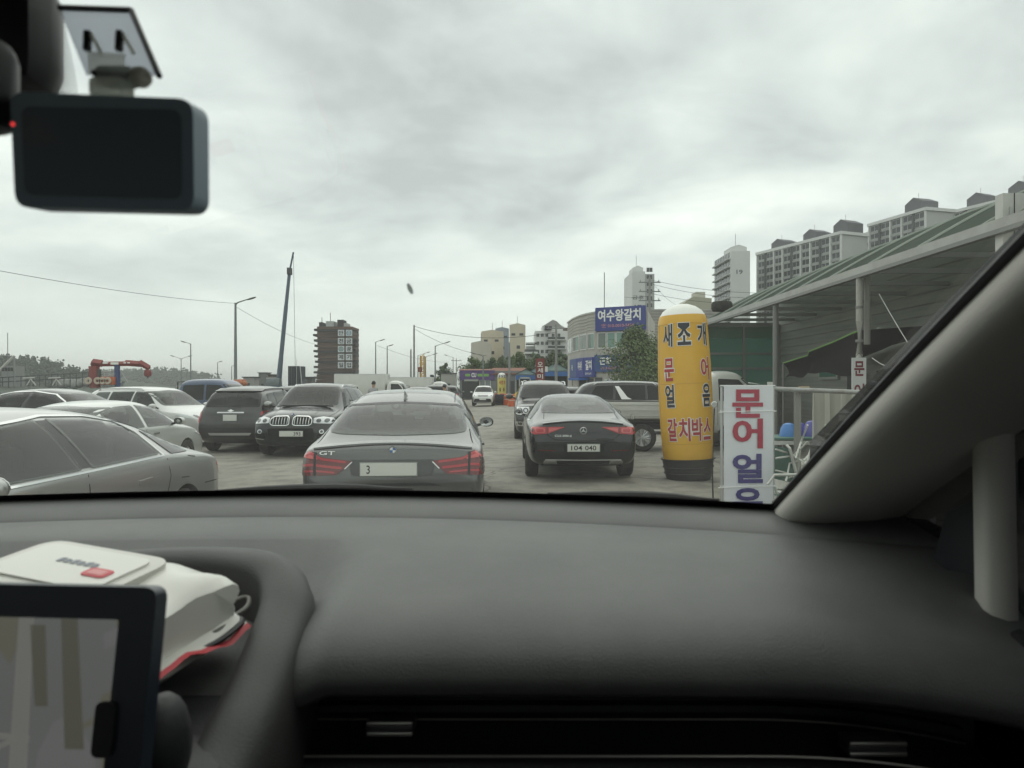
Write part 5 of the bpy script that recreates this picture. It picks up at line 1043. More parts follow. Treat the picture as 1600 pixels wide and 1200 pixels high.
def balloon_column():
    X, Y = at(1076, 745, 12.1).x, 12.1
    t = thing('balloon_column', 'tall yellow inflatable advertising column in a black tub beside the coupe', 'inflatable', (X, Y, 0)); t.rotation_euler = (0, R(-2.2), R(-12.5))
    yel = mat('balloon_yellow', (.80, .46, .045), .42, col2=(.74, .41, .035), scale=2, bump=.35, bscale=5); R0 = .448
    def rad(z): return R0 * (.925 + .075 * math.sin(min(1, max(0, (z - .35) / 2.2)) * math.pi)) if z < 2.6 else R0 * .925
    prof = [(R0 * .90, .30), (rad(.5), .5), (rad(.9), .9), (rad(1.4), 1.4), (rad(1.9), 1.9), (rad(2.3), 2.3), (rad(2.5), 2.5), (R0 * .92, 2.62)]
    MB().lathe(prof, 40).build('column', yel, t)
    cap = [(R0 * .92, 2.62), (R0 * .90, 2.70), (R0 * .85, 2.775)]; MB().lathe(cap, 40, cap=False).build('shoulder', yel, t)
    MB().lathe([(R0 * .85, 2.775), (R0 * .72, 2.86), (R0 * .5, 2.93), (R0 * .25, 2.97), (0, 2.98)], 40, cap=False).build('cap', mat('balloon_white', (.78, .78, .74), .45), t)
    tub = MB().lathe([(.36, 0), (.375, .02), (.43, .33), (.455, .34), (.455, .36), (.42, .355), (.40, .30)], 28).build('tub', mat('tub_black', (.02, .02, .021), .6, col2=(.035, .034, .032), scale=3), t)
    for z in (.10, .2): MB().lathe([(.39 + z * .16, z), (.40 + z * .16, z + .012), (.39 + z * .16, z + .024)], 28, cap=False).build('tub_rib', MATS['tub_black'], tub)
    for a in (-1.25, 1.05, 2.6): MB().tube([(math.sin(a) * (rad(z) + .001), -math.cos(a) * (rad(z) + .001), z) for z in [.34 + .19 * k for k in range(13)]], .004, 5).build('seam', mat('balloon_seam', (.62, .34, .03), .5), t)
    for z in (.62, 1.62, 2.62): MB().lathe([(rad(z), z - .004), (rad(z) + .003, z), (rad(z), z + .004)], 40, cap=False).build('weld_line', MATS['balloon_seam'], t)
    red = mat('balloon_red', (.42, .035, .045), .5); blk = mat('balloon_black', (.02, .022, .035), .5); idm = lambda p: p
    # (letter, angle from facing, height, w, h, colour)
    L_ = [('새', -.66, 2.43, .19, .38, blk), ('조', .02, 2.44, .22, .37, blk), ('개', .80, 2.43, .21, .38, blk), ('문', -.62, 1.86, .19, .38, red), ('어', .84, 1.86, .20, .38, red),
          ('얼', -.62, 1.42, .18, .38, blk), ('음', .84, 1.42, .19, .38, blk)]
    q = [('갈', -.58, .86, .185, .38, red), ('치', -.10, .86, .185, .38, red), ('박', .38, .86, .185, .38, red), ('스', .84, .86, .18, .36, red)]
    for ch, a, z, w_, h_, ma in L_ + q:
        cyl_text('letter_outline', ch, w_ + .022, h_ + .022, a, z, rad, WHITE, t, .06, .003, idm); cyl_text('letter', ch, w_, h_, a, z, rad, ma, t, .025, .006, idm)
balloon_column()
def banner():
    Y = 6.9; a, b = at(1132, 602, Y), at(1207, 606, Y)
    t = thing('standing_banner', 'white standing banner with big red and navy letters by the pillar', 'banner', ((a.x + b.x) / 2, Y, 0)); t.rotation_euler = (0, 0, R(3)); W = .487; top = 1.575; bt = .12
    bd = mat('banner_white', (.68, .70, .74), .55, col2=(.62, .64, .68), scale=3)
    rows = [[(x, .004 * math.sin(x * 9 + z * 2), z) for x in [-W / 2 + W * i / 8 for i in range(9)]] for z in [bt + (top - bt) * k / 14 for k in range(15)]]
    MB().grid(rows).build('cloth', bd, t)
    red, navy = mat('banner_red', (.36, .022, .055), .6), mat('banner_navy', (.045, .035, .17), .6)
    for ch, zc, h_, w_, ma in (('문', 1.405, .275, .30, red), ('어', 1.115, .29, .30, red), ('얼', .775, .285, .30, navy), ('음', .44, .29, .30, navy)):
        text('letter', ch, w_, h_, lambda u, v, zc=zc: (u - .01, -.009 + .004 * math.sin((u - .01) * 9 + (zc + v) * 2), zc + v), ma, t, .03)
    met = mat('galvanised', (.50, .51, .50), .45, .7)
    for s in (-1, 1):
        MB().tube([(s * (W / 2 + .012), .03, 0), (s * (W / 2 + .012), .03, top + .01)], .014, 8).build('post', met, t)
        MB().tube([(s * (W / 2 + .012), .03, .02), (s * (W / 2 + .012), -.25, .0), (s * (W / 2 + .012), .32, .0)], .012, 6).build('foot', met, t)
    for z in (top, 1.33, .60): MB().tube([(-W / 2 - .03, .022, z), (W / 2 + .03, .022, z)], .006 if z < top else .012, 6).build('cross_bar' if z == top else 'tie_cord', met if z == top else WHITE, t)
    for z in (1.33, .60): MB().tube([(-W / 2 - .06, -.012, z - .01), (0, -.013, z + .002), (W / 2 + .03, -.012, z + .002)], .0035, 6).build('tie_cord', WHITE, t)
banner()
def hand_mirror():
    c = at(1116, 632, 7.6); t = thing('mirror_rod', 'thin rod with a small round mirror left of the standing banner', 'mirror', (c.x, 7.6, 0))
    MB().tube([(.0, 0, 0), (-.02, 0, .6), (0, 0, c.z - .04)], .008, 6).build('rod', MATS['black_trim'], t); MB().lathe([(.028, -.004), (.034, 0), (.028, .004)], 20, c=(0, 0, c.z), axis='y', cap=False).build('ring', CHROME, t); MB().lathe([(0, -.002), (.03, -.002)], 16, c=(0, 0, c.z), axis='y', cap=False).build('mirror_glass', mat('mirror_pale', (.5, .52, .5), .1, .6), t)
hand_mirror()

EX, EZ, Y0s, Y1s, WX = 5.22, 3.24, 6.7, 19.1, 7.15
def shop():
    t = thing('lean_to_shop', 'grey clapboard seafood shop with a curved green translucent canopy on the right', 'building', (WX, (Y0s + Y1s) / 2, 0)); L = Y1s - Y0s
    def q(x, y, z): return (x - WX, y - (Y0s + Y1s) / 2, z)
    sid = mat('clapboard', (.24, .25, .225), .7, col2=(.17, .18, .165), scale=1.4, stretch=(1, .25, 6)); sid2 = mat('clapboard_pale', (.27, .28, .255), .7, col2=(.20, .21, .19), scale=1.1, stretch=(1, .25, 6))
    bh = .20; wl = thing_part('side_wall', t)
    base = MB().box(q(WX + .12, (Y0s + Y1s) / 2, 1.9), (.14, L, 3.8)).mesh('wall_core', MATS['black_trim'], False); link('wall_core', base, wl)
    bmv = [MB().prism([(0, 0), (-.028, 0), (-.010, bh), (0, bh)], lambda a, b, y: (a, y, b), -L / 2, L / 2).mesh('board', mm, False) for mm in (sid, sid2)]
    for k in range(19):
        o = link('board', bmv[(k * 7) % 3 == 0], wl); o.location = q(WX + .045, (Y0s + Y1s) / 2, k * bh)
    # canopy: curved translucent sheets between rafters
    green = glass_sheet('green_sheet', (.30, .42, .36)); gd = milky('green_canopy', (.24, .29, .245), .06); fr = mat('eave_metal', (.42, .425, .40), .5, .3, col2=(.33, .33, .31), scale=2); fr2 = mat('frame_grey', (.20, .205, .20), .5, .3)
    def arc(u): return (EX + (WX + .4 - EX) * u, EZ + .10 + 1.0 * math.sin(u * 1.35) / math.sin(1.35))
    n = 10
    for k in range(n):
        ya, yb_ = Y0s - .1 + (L + .2) * k / n, Y0s - .1 + (L + .2) * (k + 1) / n
        MB().grid([[q(arc(u / 8)[0], y, arc(u / 8)[1]) for u in range(9)] for y in (ya + .02, yb_ - .02)]).build('canopy_sheet', gd, t)
    for k in range(n + 1):
        y = Y0s - .1 + (L + .2) * k / n; MB().tube([q(arc(u / 8)[0], y, arc(u / 8)[1] + .01) for u in range(9)], .028, 6).build('rafter', mat('rafter_pale', (.24, .28, .235), .5), t)
    MB().box(q(EX - .03, (Y0s + Y1s) / 2, EZ + .045), (.07, L + .25, .13)).build('fascia', fr, t, False)
    MB().box(q(EX - .055, (Y0s + Y1s) / 2, EZ - .03), (.09, L + .28, .05)).build('gutter', mat('gutter_dark', (.20, .205, .195), .5, .3), t, False)
    for k in range(4): MB().box(q(EX + .35 + .42 * k, (Y0s + Y1s) / 2, arc((.35 + .42 * k) / (WX + .4 - EX))[1] - .06), (.06, L - .1, .06)).build('purlin', fr2, t, False)
    for k in range(n + 1): MB().box(q((EX + WX) / 2, Y0s - .1 + (L + .2) * k / n, EZ + .02), (WX - EX, .05, .07)).build('tie_beam', fr2, t, False)
    # far end: green glazed screen facing us
    ye = Y1s - .10; xs_ = [EX, EX + .98, WX]; zs_ = [1.55, 2.45, EZ - .05]
    for i in range(2):
        for j in range(2):
            MB().box(q((xs_[i] + xs_[i + 1]) / 2, ye, (zs_[j] + zs_[j + 1]) / 2), (xs_[i + 1] - xs_[i] - .05, .012, zs_[j + 1] - zs_[j] - .05)).build('glass_pane', milky('teal_pane', (.15, .29, .245), .35) if j == 0 and i == 0 and 'teal_pane_' not in MATS else MATS['teal_pane_'], t, False)
            if 'teal_pane_' not in MATS: MATS['teal_pane_'] = bpy.data.materials['teal_pane']
    up = milky('pale_green_pane', (.42, .58, .48), .35)
    for i in range(2): MB().box(q((xs_[i] + xs_[i + 1]) / 2, ye - .02, EZ - .20), (xs_[i + 1] - xs_[i] - .08, .012, .36)).build('upper_pane', up, t, False)
    for x in xs_: MB().box(q(x, ye - .01, EZ / 2), (.07, .07, EZ)).build('screen_post', fr2, t, False)
    for z in zs_ + [2.05]: MB().box(q((EX + WX) / 2, ye - .015, z), (WX - EX, .05, .06)).build('screen_rail', fr2, t, False)
    MB().box(q((EX + WX) / 2, ye + .02, .78), (WX - EX - .1, .04, 1.5)).build('screen_base', mat('base_panel', (.12, .125, .115), .7, col2=(.2, .19, .17), scale=3), t, False)
    for x, w_, c in ((EX + .35, .5, (.16, .10, .08)), (EX + 1.1, .6, (.22, .24, .22)), (EX + 1.65, .35, (.30, .22, .16))):
        bevel_box('shop_shelf', q(x, ye - .12, 1.05), (w_, .12, .85), .01, mat('shelf_%d' % int(c[0] * 100), c, .7), t)
    # posts and downpipe along the eave
    for px in (1212, ):
        Yp = EX / ((px - 800) / F); MB().tube([q(EX, Yp, 0), q(EX, Yp, EZ)], .055, 10).build('post', fr2, t)
    Yd = EX / ((1347 - 800) / F); pv = mat('downpipe', (.36, .36, .325), .55)
    MB().tube([q(EX - .04, Yd, EZ - .04), q(EX - .04, Yd, EZ - .7), q(EX - .04, Yd, 2.05), q(EX - .06, Yd - .03, 1.92)], .048, 10).build('downpipe', pv, t)
    MB().tube([q(EX + .10, Yd + .05, EZ - .04), q(EX + .10, Yd + .05, 2.2)], .045, 10).build('downpipe', mat('post_dull', (.22, .22, .20), .6), t)
    for z in (2.25, 2.75): MB().lathe([(.052, -.02), (.056, 0), (.052, .02)], 10, c=q(EX - .04, Yd, z), cap=False).build('pipe_clip', fr2, t)
    MB().tube([q(EX - .06, Yd - .03, 1.92), q(EX - .07, Yd - .035, 1.86)], [.03, .012], 8).build('pipe_tie', WHITE, t)
    # high strip windows, a small window, a wall camera
    for y0, y1 in ((9.3, 10.6), (7.2, 9.1)):
        wz = 2.30; wf = MB().box(q(WX - .0, (y0 + y1) / 2, wz), (.05, y1 - y0, .42)).build('window_frame', mat('window_alu', (.32, .33, .31), .45, .4), t, False)
        MB().box(q(WX - .03, (y0 + y1) / 2, wz), (.02, y1 - y0 - .12, .31)).build('pane', mat('dusty_glass', (.10, .115, .105), .15, spec=.6), wf, False)
        MB().box(q(WX - .045, (y0 + y1) / 2, wz), (.02, .05, .36)).build('mullion', MATS['window_alu'], wf, False)
    wf = MB().box(q(WX - .01, 16.0, 1.98), (.05, .95, .50)).build('window_frame', MATS['window_alu'], t, False); MB().box(q(WX - .04, 16.0, 1.98), (.02, .80, .38)).build('pane', mat('teal_glass', (.05, .13, .10), .15, spec=.6), wf, False)
    bevel_box('wall_camera', q(WX - .28, 13.1, 2.62), (.26, .10, .10), .03, mat('camera_grey', (.42, .43, .41), .5), t); MB().tube([q(WX - .02, 13.2, 2.55), q(WX - .2, 13.1, 2.60)], .02, 6).build('camera_arm', fr2, t)
    MB().tube(catenary(q(EX + .2, Yd - .1, EZ - .3), q(EX + .35, Yd - .9, 1.9), .02, 4) + catenary(q(EX + .35, Yd - .9, 1.9), q(EX + .2, Yd + .1, 2.0), .12, 6), .006, 5).build('hanging_cord', WHITE, t)
    # dark doorway stuff behind the rail: posts, panels, notice
    for k, (y, w_, c) in enumerate(((14.6, .5, (.03, .03, .03)), (13.2, .9, (.05, .048, .045)), (11.6, .9, (.22, .21, .17)), (10.3, .7, (.30, .28, .20)))):
        MB().box(q(WX - .10, y, 1.0), (.08, w_, 1.75)).build('door_panel', mat('door_panel_%d' % k, c, .7), t, False)
    text('lettering', '차', .22, .20, lambda u, v: q(WX - .145, 11.6 - u, 1.66 + v), mat('faded_red', (.30, .08, .06), .7), t, .03)
    text('lettering', '고', .22, .20, lambda u, v: q(WX - .145, 11.6 - u, 1.36 + v), MATS['faded_red'], t, .03)
shop()
def awning():
    a = thing('black_awning', 'sagging black tarpaulin awning with green trim on the shop front', 'awning', (EX + .6, 12.0, 0))
    blk = mat('tarp_black', (.006, .006, .007), .9, spec=.08); o = Vector((EX + .6, 12.0, 0))
    T = [at(1224, 568, 14.4), at(1262, 556, 13.6), at(1264, 550, 13.3), at(1300, 536, 12.2), at(1345, 516, 10.9)]; Bm = [at(1226, 590, 14.0), at(1255, 588, 13.3), at(1266, 582, 13.0), at(1300, 584, 11.9), at(1346, 590, 10.6)]
    rows = []
    for i in range(len(T) - 1):
        for k in range(4):
            u = k / 4; p, r = T[i].lerp(T[i + 1], u), Bm[i].lerp(Bm[i + 1], u); rows.append([tuple(p.lerp(r, v / 5) + Vector((.10 * math.sin(v * .63), 0, -.03 * math.sin(v * .63) + .02 * math.sin((i * 4 + k) * 1.3) * (v / 5))) - o) for v in range(6)])
    MB().grid(rows).build('tarpaulin', blk, a, True, 80)
    MB().grid([[tuple(p - o) for p in T], [tuple(Vector((WX - .05, p.y, p.z + .12)) - o) for p in T]]).build('tarpaulin_top', blk, a)
    MB().tube([tuple(p - o + Vector((0, 0, .008))) for p in T], .013, 6).build('green_trim', mat('tarp_green', (.16, .36, .07), .6), a)
    for p in (T[0], T[-1]): MB().tube([tuple(p - o), (p.x - o.x, p.y - o.y, 0)], .02, 6).build('awning_pole', MATS['frame_grey'], a)
awning()
def hanging_sign():
    Y = EX / ((1347 - 800) / F) - .1; a, b = at(1331, 559, Y), at(1353, 612, Y); c = (a + b) / 2
    t = thing('hanging_sign', 'narrow white sign with maroon letters hanging from the shop downpipe', 'sign', c); w_ = b.x - a.x; h_ = .78
    MB().box((0, 0, a.z - c.z - h_ / 2), (w_, .02, h_)).build('board', mat('sign_board', (.66, .67, .66), .5), t, False)
    mar = mat('sign_maroon', (.20, .035, .05), .6)
    for k, ch in enumerate('문어'): text('letter', ch, w_ * .72, .22, lambda u, v, k=k: (u, -.0135, a.z - c.z - .16 - .33 * k + v), mar, t, .03)
    MB().tube([(-w_ * .3, 0, a.z - c.z), (0, 0, a.z - c.z + .07), (w_ * .3, 0, a.z - c.z)], .004, 5).build('hanger', BLACK, t)
hanging_sign()
def lightbox():
    X, Y = 5.16, 7.6; t = thing('lightbox_sign', 'white and red lightbox sign projecting at the near end of the shop eave', 'sign', (X, Y, 3.32))
    z0, z1 = at(1570, 385, Y).z - 3.32, at(1570, 306, Y).z - 3.32
    MB().box((.14, -.05, (z0 + z1) / 2 - .25), (.24, .12, z1 - z0 + .5)).build('casing', mat('lightbox_white', (.58, .58, .55), .5, col2=(.48, .48, .45), scale=2), t, False)
    MB().box((.34, -.05, (z0 + z1) / 2 - .25), (.15, .125, z1 - z0 + .52)).build('red_face', mat('lightbox_red', (.38, .03, .03), .5), t, False)
    for z in (z0 + .2, z1 - .2): MB().box((.10, -.115, z), (.03, .02, .10)).build('catch', MATS['galvanised'], t, False)
    MB().box((.14, -.112, (z0 + z1) / 2 - .25), (.008, .008, z1 - z0 + .5)).build('casing_seam', GAP, t, False)
    MB().tube([(.2, 0, z0), (.2, 0, -3.32)], .05, 8).build('sign_post', MATS['frame_grey'], t)
lightbox()
def rail_fence():
    a, b = at(1203, 607, 7.6), at(1372, 618, 7.3); t = thing('pipe_rail', 'horizontal galvanised pipe rail in front of the shop', 'railing', (a.x, a.y, 0)); o = Vector((a.x, a.y, 0)); met = MATS['galvanised']
    MB().tube([a - o + Vector((-.05, 0, 0)), b - o + Vector((.6, -.1, 0))], .026, 10).build('rail', mat('rail_pipe', (.36, .38, .37), .45, .5, col2=(.24, .23, .21), scale=8), t)
    for p, w_ in ((a, .03), (b + Vector((.5, -.1, 0)), .03)): MB().tube([(p.x - o.x, p.y - o.y, 0), (p.x - o.x, p.y - o.y, p.z + .07)], w_, 8).build('upright', mat('upright_white', (.55, .55, .51), .6), t)
    MB().box(tuple(at(1256, 607, 7.55) - o + Vector((0, 0, .012))), (.10, .06, .03)).build('wood_block', mat('scrap_wood', (.35, .28, .18), .8), t, False)
    MB().tube([tuple(at(1246, 610, 7.6) - o), tuple(at(1246, 700, 7.6) - o), (at(1246, 700, 7.6).x - o.x, 0, 0)], .04, 8).build('middle_post', MATS['post_dull'], t)
rail_fence()
def clutter():
    # plastic curtain
    P0, P1 = at(1270, 612, 8.4), at(1400, 616, 8.2); pc = milky('plastic_sheet', (.60, .60, .53), .35); rows = []
    for i in range(41):
        u = i / 40; p = P0.lerp(P1, u); rows.append([(p.x + .02 * math.sin(i * 1.7) * (k / 8), p.y + .03 * math.sin(i * .9 + k * .25) + .015 * math.sin(i * 2.3), p.z * (1 - k / 8) + .25 * k / 8) for k in range(9)])
    o = MB().grid(rows).build('plastic_curtain', pc, None, True, 80); tag(o, 'whitish translucent plastic curtain hanging below the pipe rail', 'curtain')
    # table with blue bowls
    c = at(1245, 683, 9.2); t = thing('work_table', 'low work table behind the pipe rail carrying blue tubs', 'table', (c.x, c.y, 0)); 
    bevel_box('table_top', (0, 0, c.z), (1.15, .6, .03), .008, mat('table_green', (.06, .15, .12), .6), t)
    for sx in (-1, 1):
        for sy in (-1, 1): MB().tube([(sx * .52, sy * .25, 0), (sx * .52, sy * .25, c.z)], .018, 6).build('leg', MATS['galvanised'], t)
    MB().box((0, -.30, c.z - .05), (1.1, .02, .05)).build('apron', MATS['galvanised'], t, False)
    for px, py, r, col, lb in ((1232, 671, .115, (.05, .20, .52), 'bright blue upturned tub at the left of the work table'), (1249, 668, .10, (.10, .10, .42), 'violet-blue tub standing behind the bright blue one'), (1268, 672, .11, (.09, .09, .34), 'dark violet tub at the right of the work table')):
        p = at(px, py, 9.15 + (.15 if 'behind' in lb else 0)); z0 = c.z + .016; h = .20 if 'bright' not in lb else .17
        o = MB().lathe([(r, 0), (r * .98, .02), (r * .85, h * .6), (r * .55, h * .92), (r * .2, h), (0, h)], 20).build('tub', mat('tub_%s' % lb[:6].strip(), col, .35), None); o.location = (p.x, p.y, z0); tag(o, lb, 'tub', 'blue tubs on the work table')
    # folding chairs: tube frame, seat, back
    tube_m = mat('chair_tube', (.56, .56, .52), .4, .4); gr = mat('chair_green', (.045, .12, .095), .6)
    def chair(px, py, Y, rz, lb, sc_=1.0):
        p = at(px, py, Y); t = thing('folding_chair', lb, 'chair', (p.x, p.y, 0), rz, 'folding chairs by the pipe rail'); t.scale = (sc_,) * 3
        for s in (-1, 1):
            MB().tube([(.22, s * .22, 0), (-.02, s * .22, .45), (-.16, s * .22, .92), (-.17, s * .19, .95)], .014, 7).build('back_leg', tube_m, t); MB().tube([(-.24, s * .20, 0), (.20, s * .20, .46)], .014, 7).build('front_leg', tube_m, t)
            MB().tube([(-.09, s * .25, .66), (.16, s * .25, .66), (.22, s * .25, .58)], .013, 7).build('arm', tube_m, t)
        rows = [[(.20 - .40 * i / 8, y, .46 - .03 * math.sin(i / 8 * math.pi)) for y in (-.20, -.1, 0, .1, .20)] for i in range(9)]; MB().grid(rows).build('seat', gr, t)
        rows = [[(-.05 - .11 * i / 6, y, .58 + .34 * i / 6) for y in (-.20, -.1, 0, .1, .20)] for i in range(7)]; MB().grid(rows).build('backrest', gr, t)
        MB().tube([(-.24, -.2, .03), (-.24, .2, .03)], .012, 6).build('stretcher', tube_m, t)
    chair(1262, 900, 6.4, R(185), 'folding chair with pale tube frame, nearest the standing banner', 1.12); chair(1310, 880, 6.3, R(165), 'folding chair with dark green seat cut off by the windscreen pillar', 1.12); chair(1236, 860, 7.2, R(12), 'folding chair half hidden behind the two others at the rail', 1.05)
    # bent tube rack and foam boxes under the rail
    p = at(1240, 760, 6.9); t = thing('tube_rack', 'jumbled pale metal tube rack between the banner and the windscreen pillar', 'rack', (p.x, 6.9, 0)); o = Vector((p.x, 6.9, 0))
    for a, b, c_ in (((1212, 702), (1232, 708), (1256, 722)), ((1212, 716), (1240, 712), (1262, 690)), ((1262, 664), (1252, 690), (1243, 716)), ((1228, 752), (1234, 724), (1262, 716)), ((1290, 664), (1280, 692), (1256, 720)), ((1212, 735), (1240, 742), (1258, 756)), ((1244, 800), (1246, 752), (1250, 700)), ((1226, 800), (1228, 748), (1240, 744)), ((1216, 770), (1250, 776), (1282, 768))):
        MB().tube([tuple(at(*q_, 6.9 + .10 * (i % 2)) - o) for i, q_ in enumerate((a, b, c_))], .010, 6).build('tube', tube_m, t)
    for x in (-.25, .28): MB().tube([(x, 0, 0), (x, .05, .9)], .012, 6).build('leg', tube_m, t)
    fm_ = mat('foam_white', (.62, .62, .58), .8, col2=(.52, .52, .48), scale=6)
    for px, z, Y_, lb in ((1226, .17, 8.6, 'white foam fish box on the ground under the work table'), (1250, .17, 8.7, 'second white foam fish box right of the first one'), (1232, .51, 8.65, 'white foam fish box stacked on the two others')):
        q_ = at(px, 700, Y_); bx = thing('foam_box', lb, 'box', (q_.x, Y_, z - .17), R(6), 'foam boxes under the work table'); bevel_box('box_body', (0, 0, .14), (.42, .32, .28), .02, fm_, bx); bevel_box('lid', (0, 0, .30), (.44, .34, .05), .015, fm_, bx)
    # spare wheel and box on the canopy's far corner
    p = at(1127, 472, 19.0); o = MB().lathe([(.14, -.11), (.24, -.12), (.27, -.06), (.27, .06), (.24, .12), (.14, .11), (.14, -.11)], 24, cap=False).build('old_tyre', RUBBER, None); o.location = (EX + .28, 18.6, EZ + .43); tag(o, 'old black tyre lying on the far corner of the green canopy', 'tyre')
clutter()
# ------------------------------------------------------------------ trees
LEAF = [mat('leaf_%d' % i, c, .75, col2=c2, scale=.9) for i, (c, c2) in enumerate((((.065, .10, .035), (.12, .165, .06)), ((.045, .075, .035), (.085, .12, .05)), ((.06, .085, .04), (.10, .125, .055))))]
BARK = mat('bark', (.10, .08, .06), .9, col2=(.06, .05, .04), scale=6)
def tree(name, label, X, Y, z, H, R_, trunk=.25, lobes=9, leaves=1800, ls=.16, mi=0, shape='round', group=None, seed=1, low=.25):
    rg = random.Random(seed); t = thing(name, label, 'tree', (X, Y, z), rg.random() * 6, group)
    mb = MB(); r0 = max(.03, H * .03); mb.tube([(0, 0, 0), (.02 * H, 0, H * .35), (0, .02 * H, H * .7)], [r0, r0 * .7, r0 * .3], 7)
    cs = []
    for i in range(lobes):
        a = rg.random() * 6.28; u = (i + .5) / lobes; hz_ = H * (low + (1 - low) * u)
        w_ = R_ * (math.sin(math.pi * (.12 + .80 * u)) if shape == 'round' else (1.05 - u)); d = w_ * rg.uniform(.25, .8)
        c = Vector((math.cos(a) * d, math.sin(a) * d, hz_)); rr = max(.25 * R_, w_ * rg.uniform(.4, .62)); cs.append((c, rr))
        mb.tube([(0, 0, H * (trunk + .45 * u)), tuple(c * .6 + Vector((0, 0, hz_ * .38))), tuple(c)], [r0 * .4, r0 * .25, r0 * .1], 5)
    mb.build('trunk', BARK, t); lf = MB()
    for k in range(leaves):
        c, rr = cs[k % lobes]; v = Vector((rg.gauss(0, 1), rg.gauss(0, 1), rg.gauss(0, 1))); v.normalize(); p = c + v * rr * (rg.random() ** .35) * rg.uniform(.85, 1.15); p.z = max(p.z, H * low * .6)
        n = (v + Vector((rg.uniform(-.7, .7), rg.uniform(-.7, .7), rg.uniform(-.3, .9)))).normalized(); a = n.orthogonal().normalized(); b = n.cross(a); s = ls * rg.uniform(.6, 1.4)
        lf.add([p - a * s * .5, p + b * s * .28, p + a * s * .5, p - b * s * .28], [(0, 1, 2, 3)])
    me = bpy.data.meshes.new('crown'); me.from_pydata(lf.v, [], lf.f); me.update(); fin(me, LEAF[mi], False); link('crown', me, t); return t
# ------------------------------------------------------------------ hills and woods
def hill(name, X0, X1, Y, depth, tops, ma, z0=-2.0, n=40, amp=.06, seed=3):
    """tops: (x, height); a mound with a real back slope"""
    rows = []
    for j in range(11):
        v = j / 10; s = math.sin(math.pi * (.02 + .96 * v)) ** .8; r = []
        for i in range(n + 1):
            X = X0 + (X1 - X0) * i / n; h = lerp_table(tops, X) * s; h *= 1 + amp * mnoise.noise(Vector((X * .02 + seed, v * 4, 0))); r.append((X, Y + depth * (v - .5), z0 + max(0, h)))
        rows.append(r)
    return struct(MB().grid(rows).build(name, ma, None)), lambda X, v: z0 + max(0, lerp_table(tops, X) * math.sin(math.pi * (.02 + .96 * v)) ** .8)
def wood(name, label, X0, X1, Y, depth, hf, count, size, ma, seed=5, v0=.05, v1=.6, flat=1.0):
    rg = random.Random(seed); mb = MB()
    for k in range(count):
        X = rg.uniform(X0, X1); v = rg.uniform(v0, v1); z = hf(X, v)
        if z < 0: continue
        s = size * rg.uniform(.55, 1.35); h = s * rg.uniform(1.0, 1.9) * flat; Yy = Y + depth * (v - .5)
        for q in range(13):
            a = rg.random() * 6.28; d = s * .45 * rg.random(); c = Vector((X + math.cos(a) * d, Yy + math.sin(a) * d, z + h * rg.uniform(.15, .9))); r = s * rg.uniform(.14, .36) * (1.15 - (c.z - z) / h * .6)
            vs = [c + Vector((math.cos(b * 1.2566 + q), math.sin(b * 1.2566 + q), 0)) * r * rg.uniform(.7, 1.2) for b in range(5)]
            mb.add(vs + [c + Vector((0, 0, r * rg.uniform(.8, 1.4))), c - Vector((0, 0, r * .7))], [(b, (b + 1) % 5, 5) for b in range(5)] + [((b + 1) % 5, b, 6) for b in range(5)])
    o = mb.build(name, ma, None, True, 180); tag(o, label, 'trees', kind='stuff')
HILL = mat('hill_green', (.025, .042, .026), .95, col2=(.04, .058, .036), scale=.02); WOOD = mat('wood_green', (.032, .055, .03), .9, col2=(.075, .10, .05), scale=.12); WOODF = mat('far_wood_green', (.022, .04, .028), .95, col2=(.04, .06, .04), scale=.03)
ho, hf = hill('hill', -1100, -330, 640, 420, [(-1100, 40), (-520, 25), (-462, 23), (-430, 20), (-405, 13), (-380, 6), (-362, 0), (-330, 0)], HILL)
wood('forest', 'dark wooded hillside across the water at far left', -640, -362, 640, 420, hf, 1700, 5.5, WOODF)
ho, hf2 = hill('low_headland', -900, -560, 1400, 300, [(-900, 14), (-720, 24), (-650, 22), (-600, 14), (-560, 0)], HILL)
wood('far_forest', 'low wooded headland on the horizon behind the blue truck', -880, -565, 1400, 300, hf2, 900, 9, WOODF, seed=8)
ho, hf3 = hill('town_hill', -10, 420, 215, 170, [(-16, 0), (-10, 2.5), (2, 4.5), (16, 6), (30, 7), (60, 9), (150, 14), (300, 16), (420, 8)], HILL, z0=-.3)
wood('hill_thicket', 'dark green thicket on the slope behind the convenience store', -9, 32, 215, 170, hf3, 520, 3.0, WOOD, seed=11, v0=.02, v1=.36)
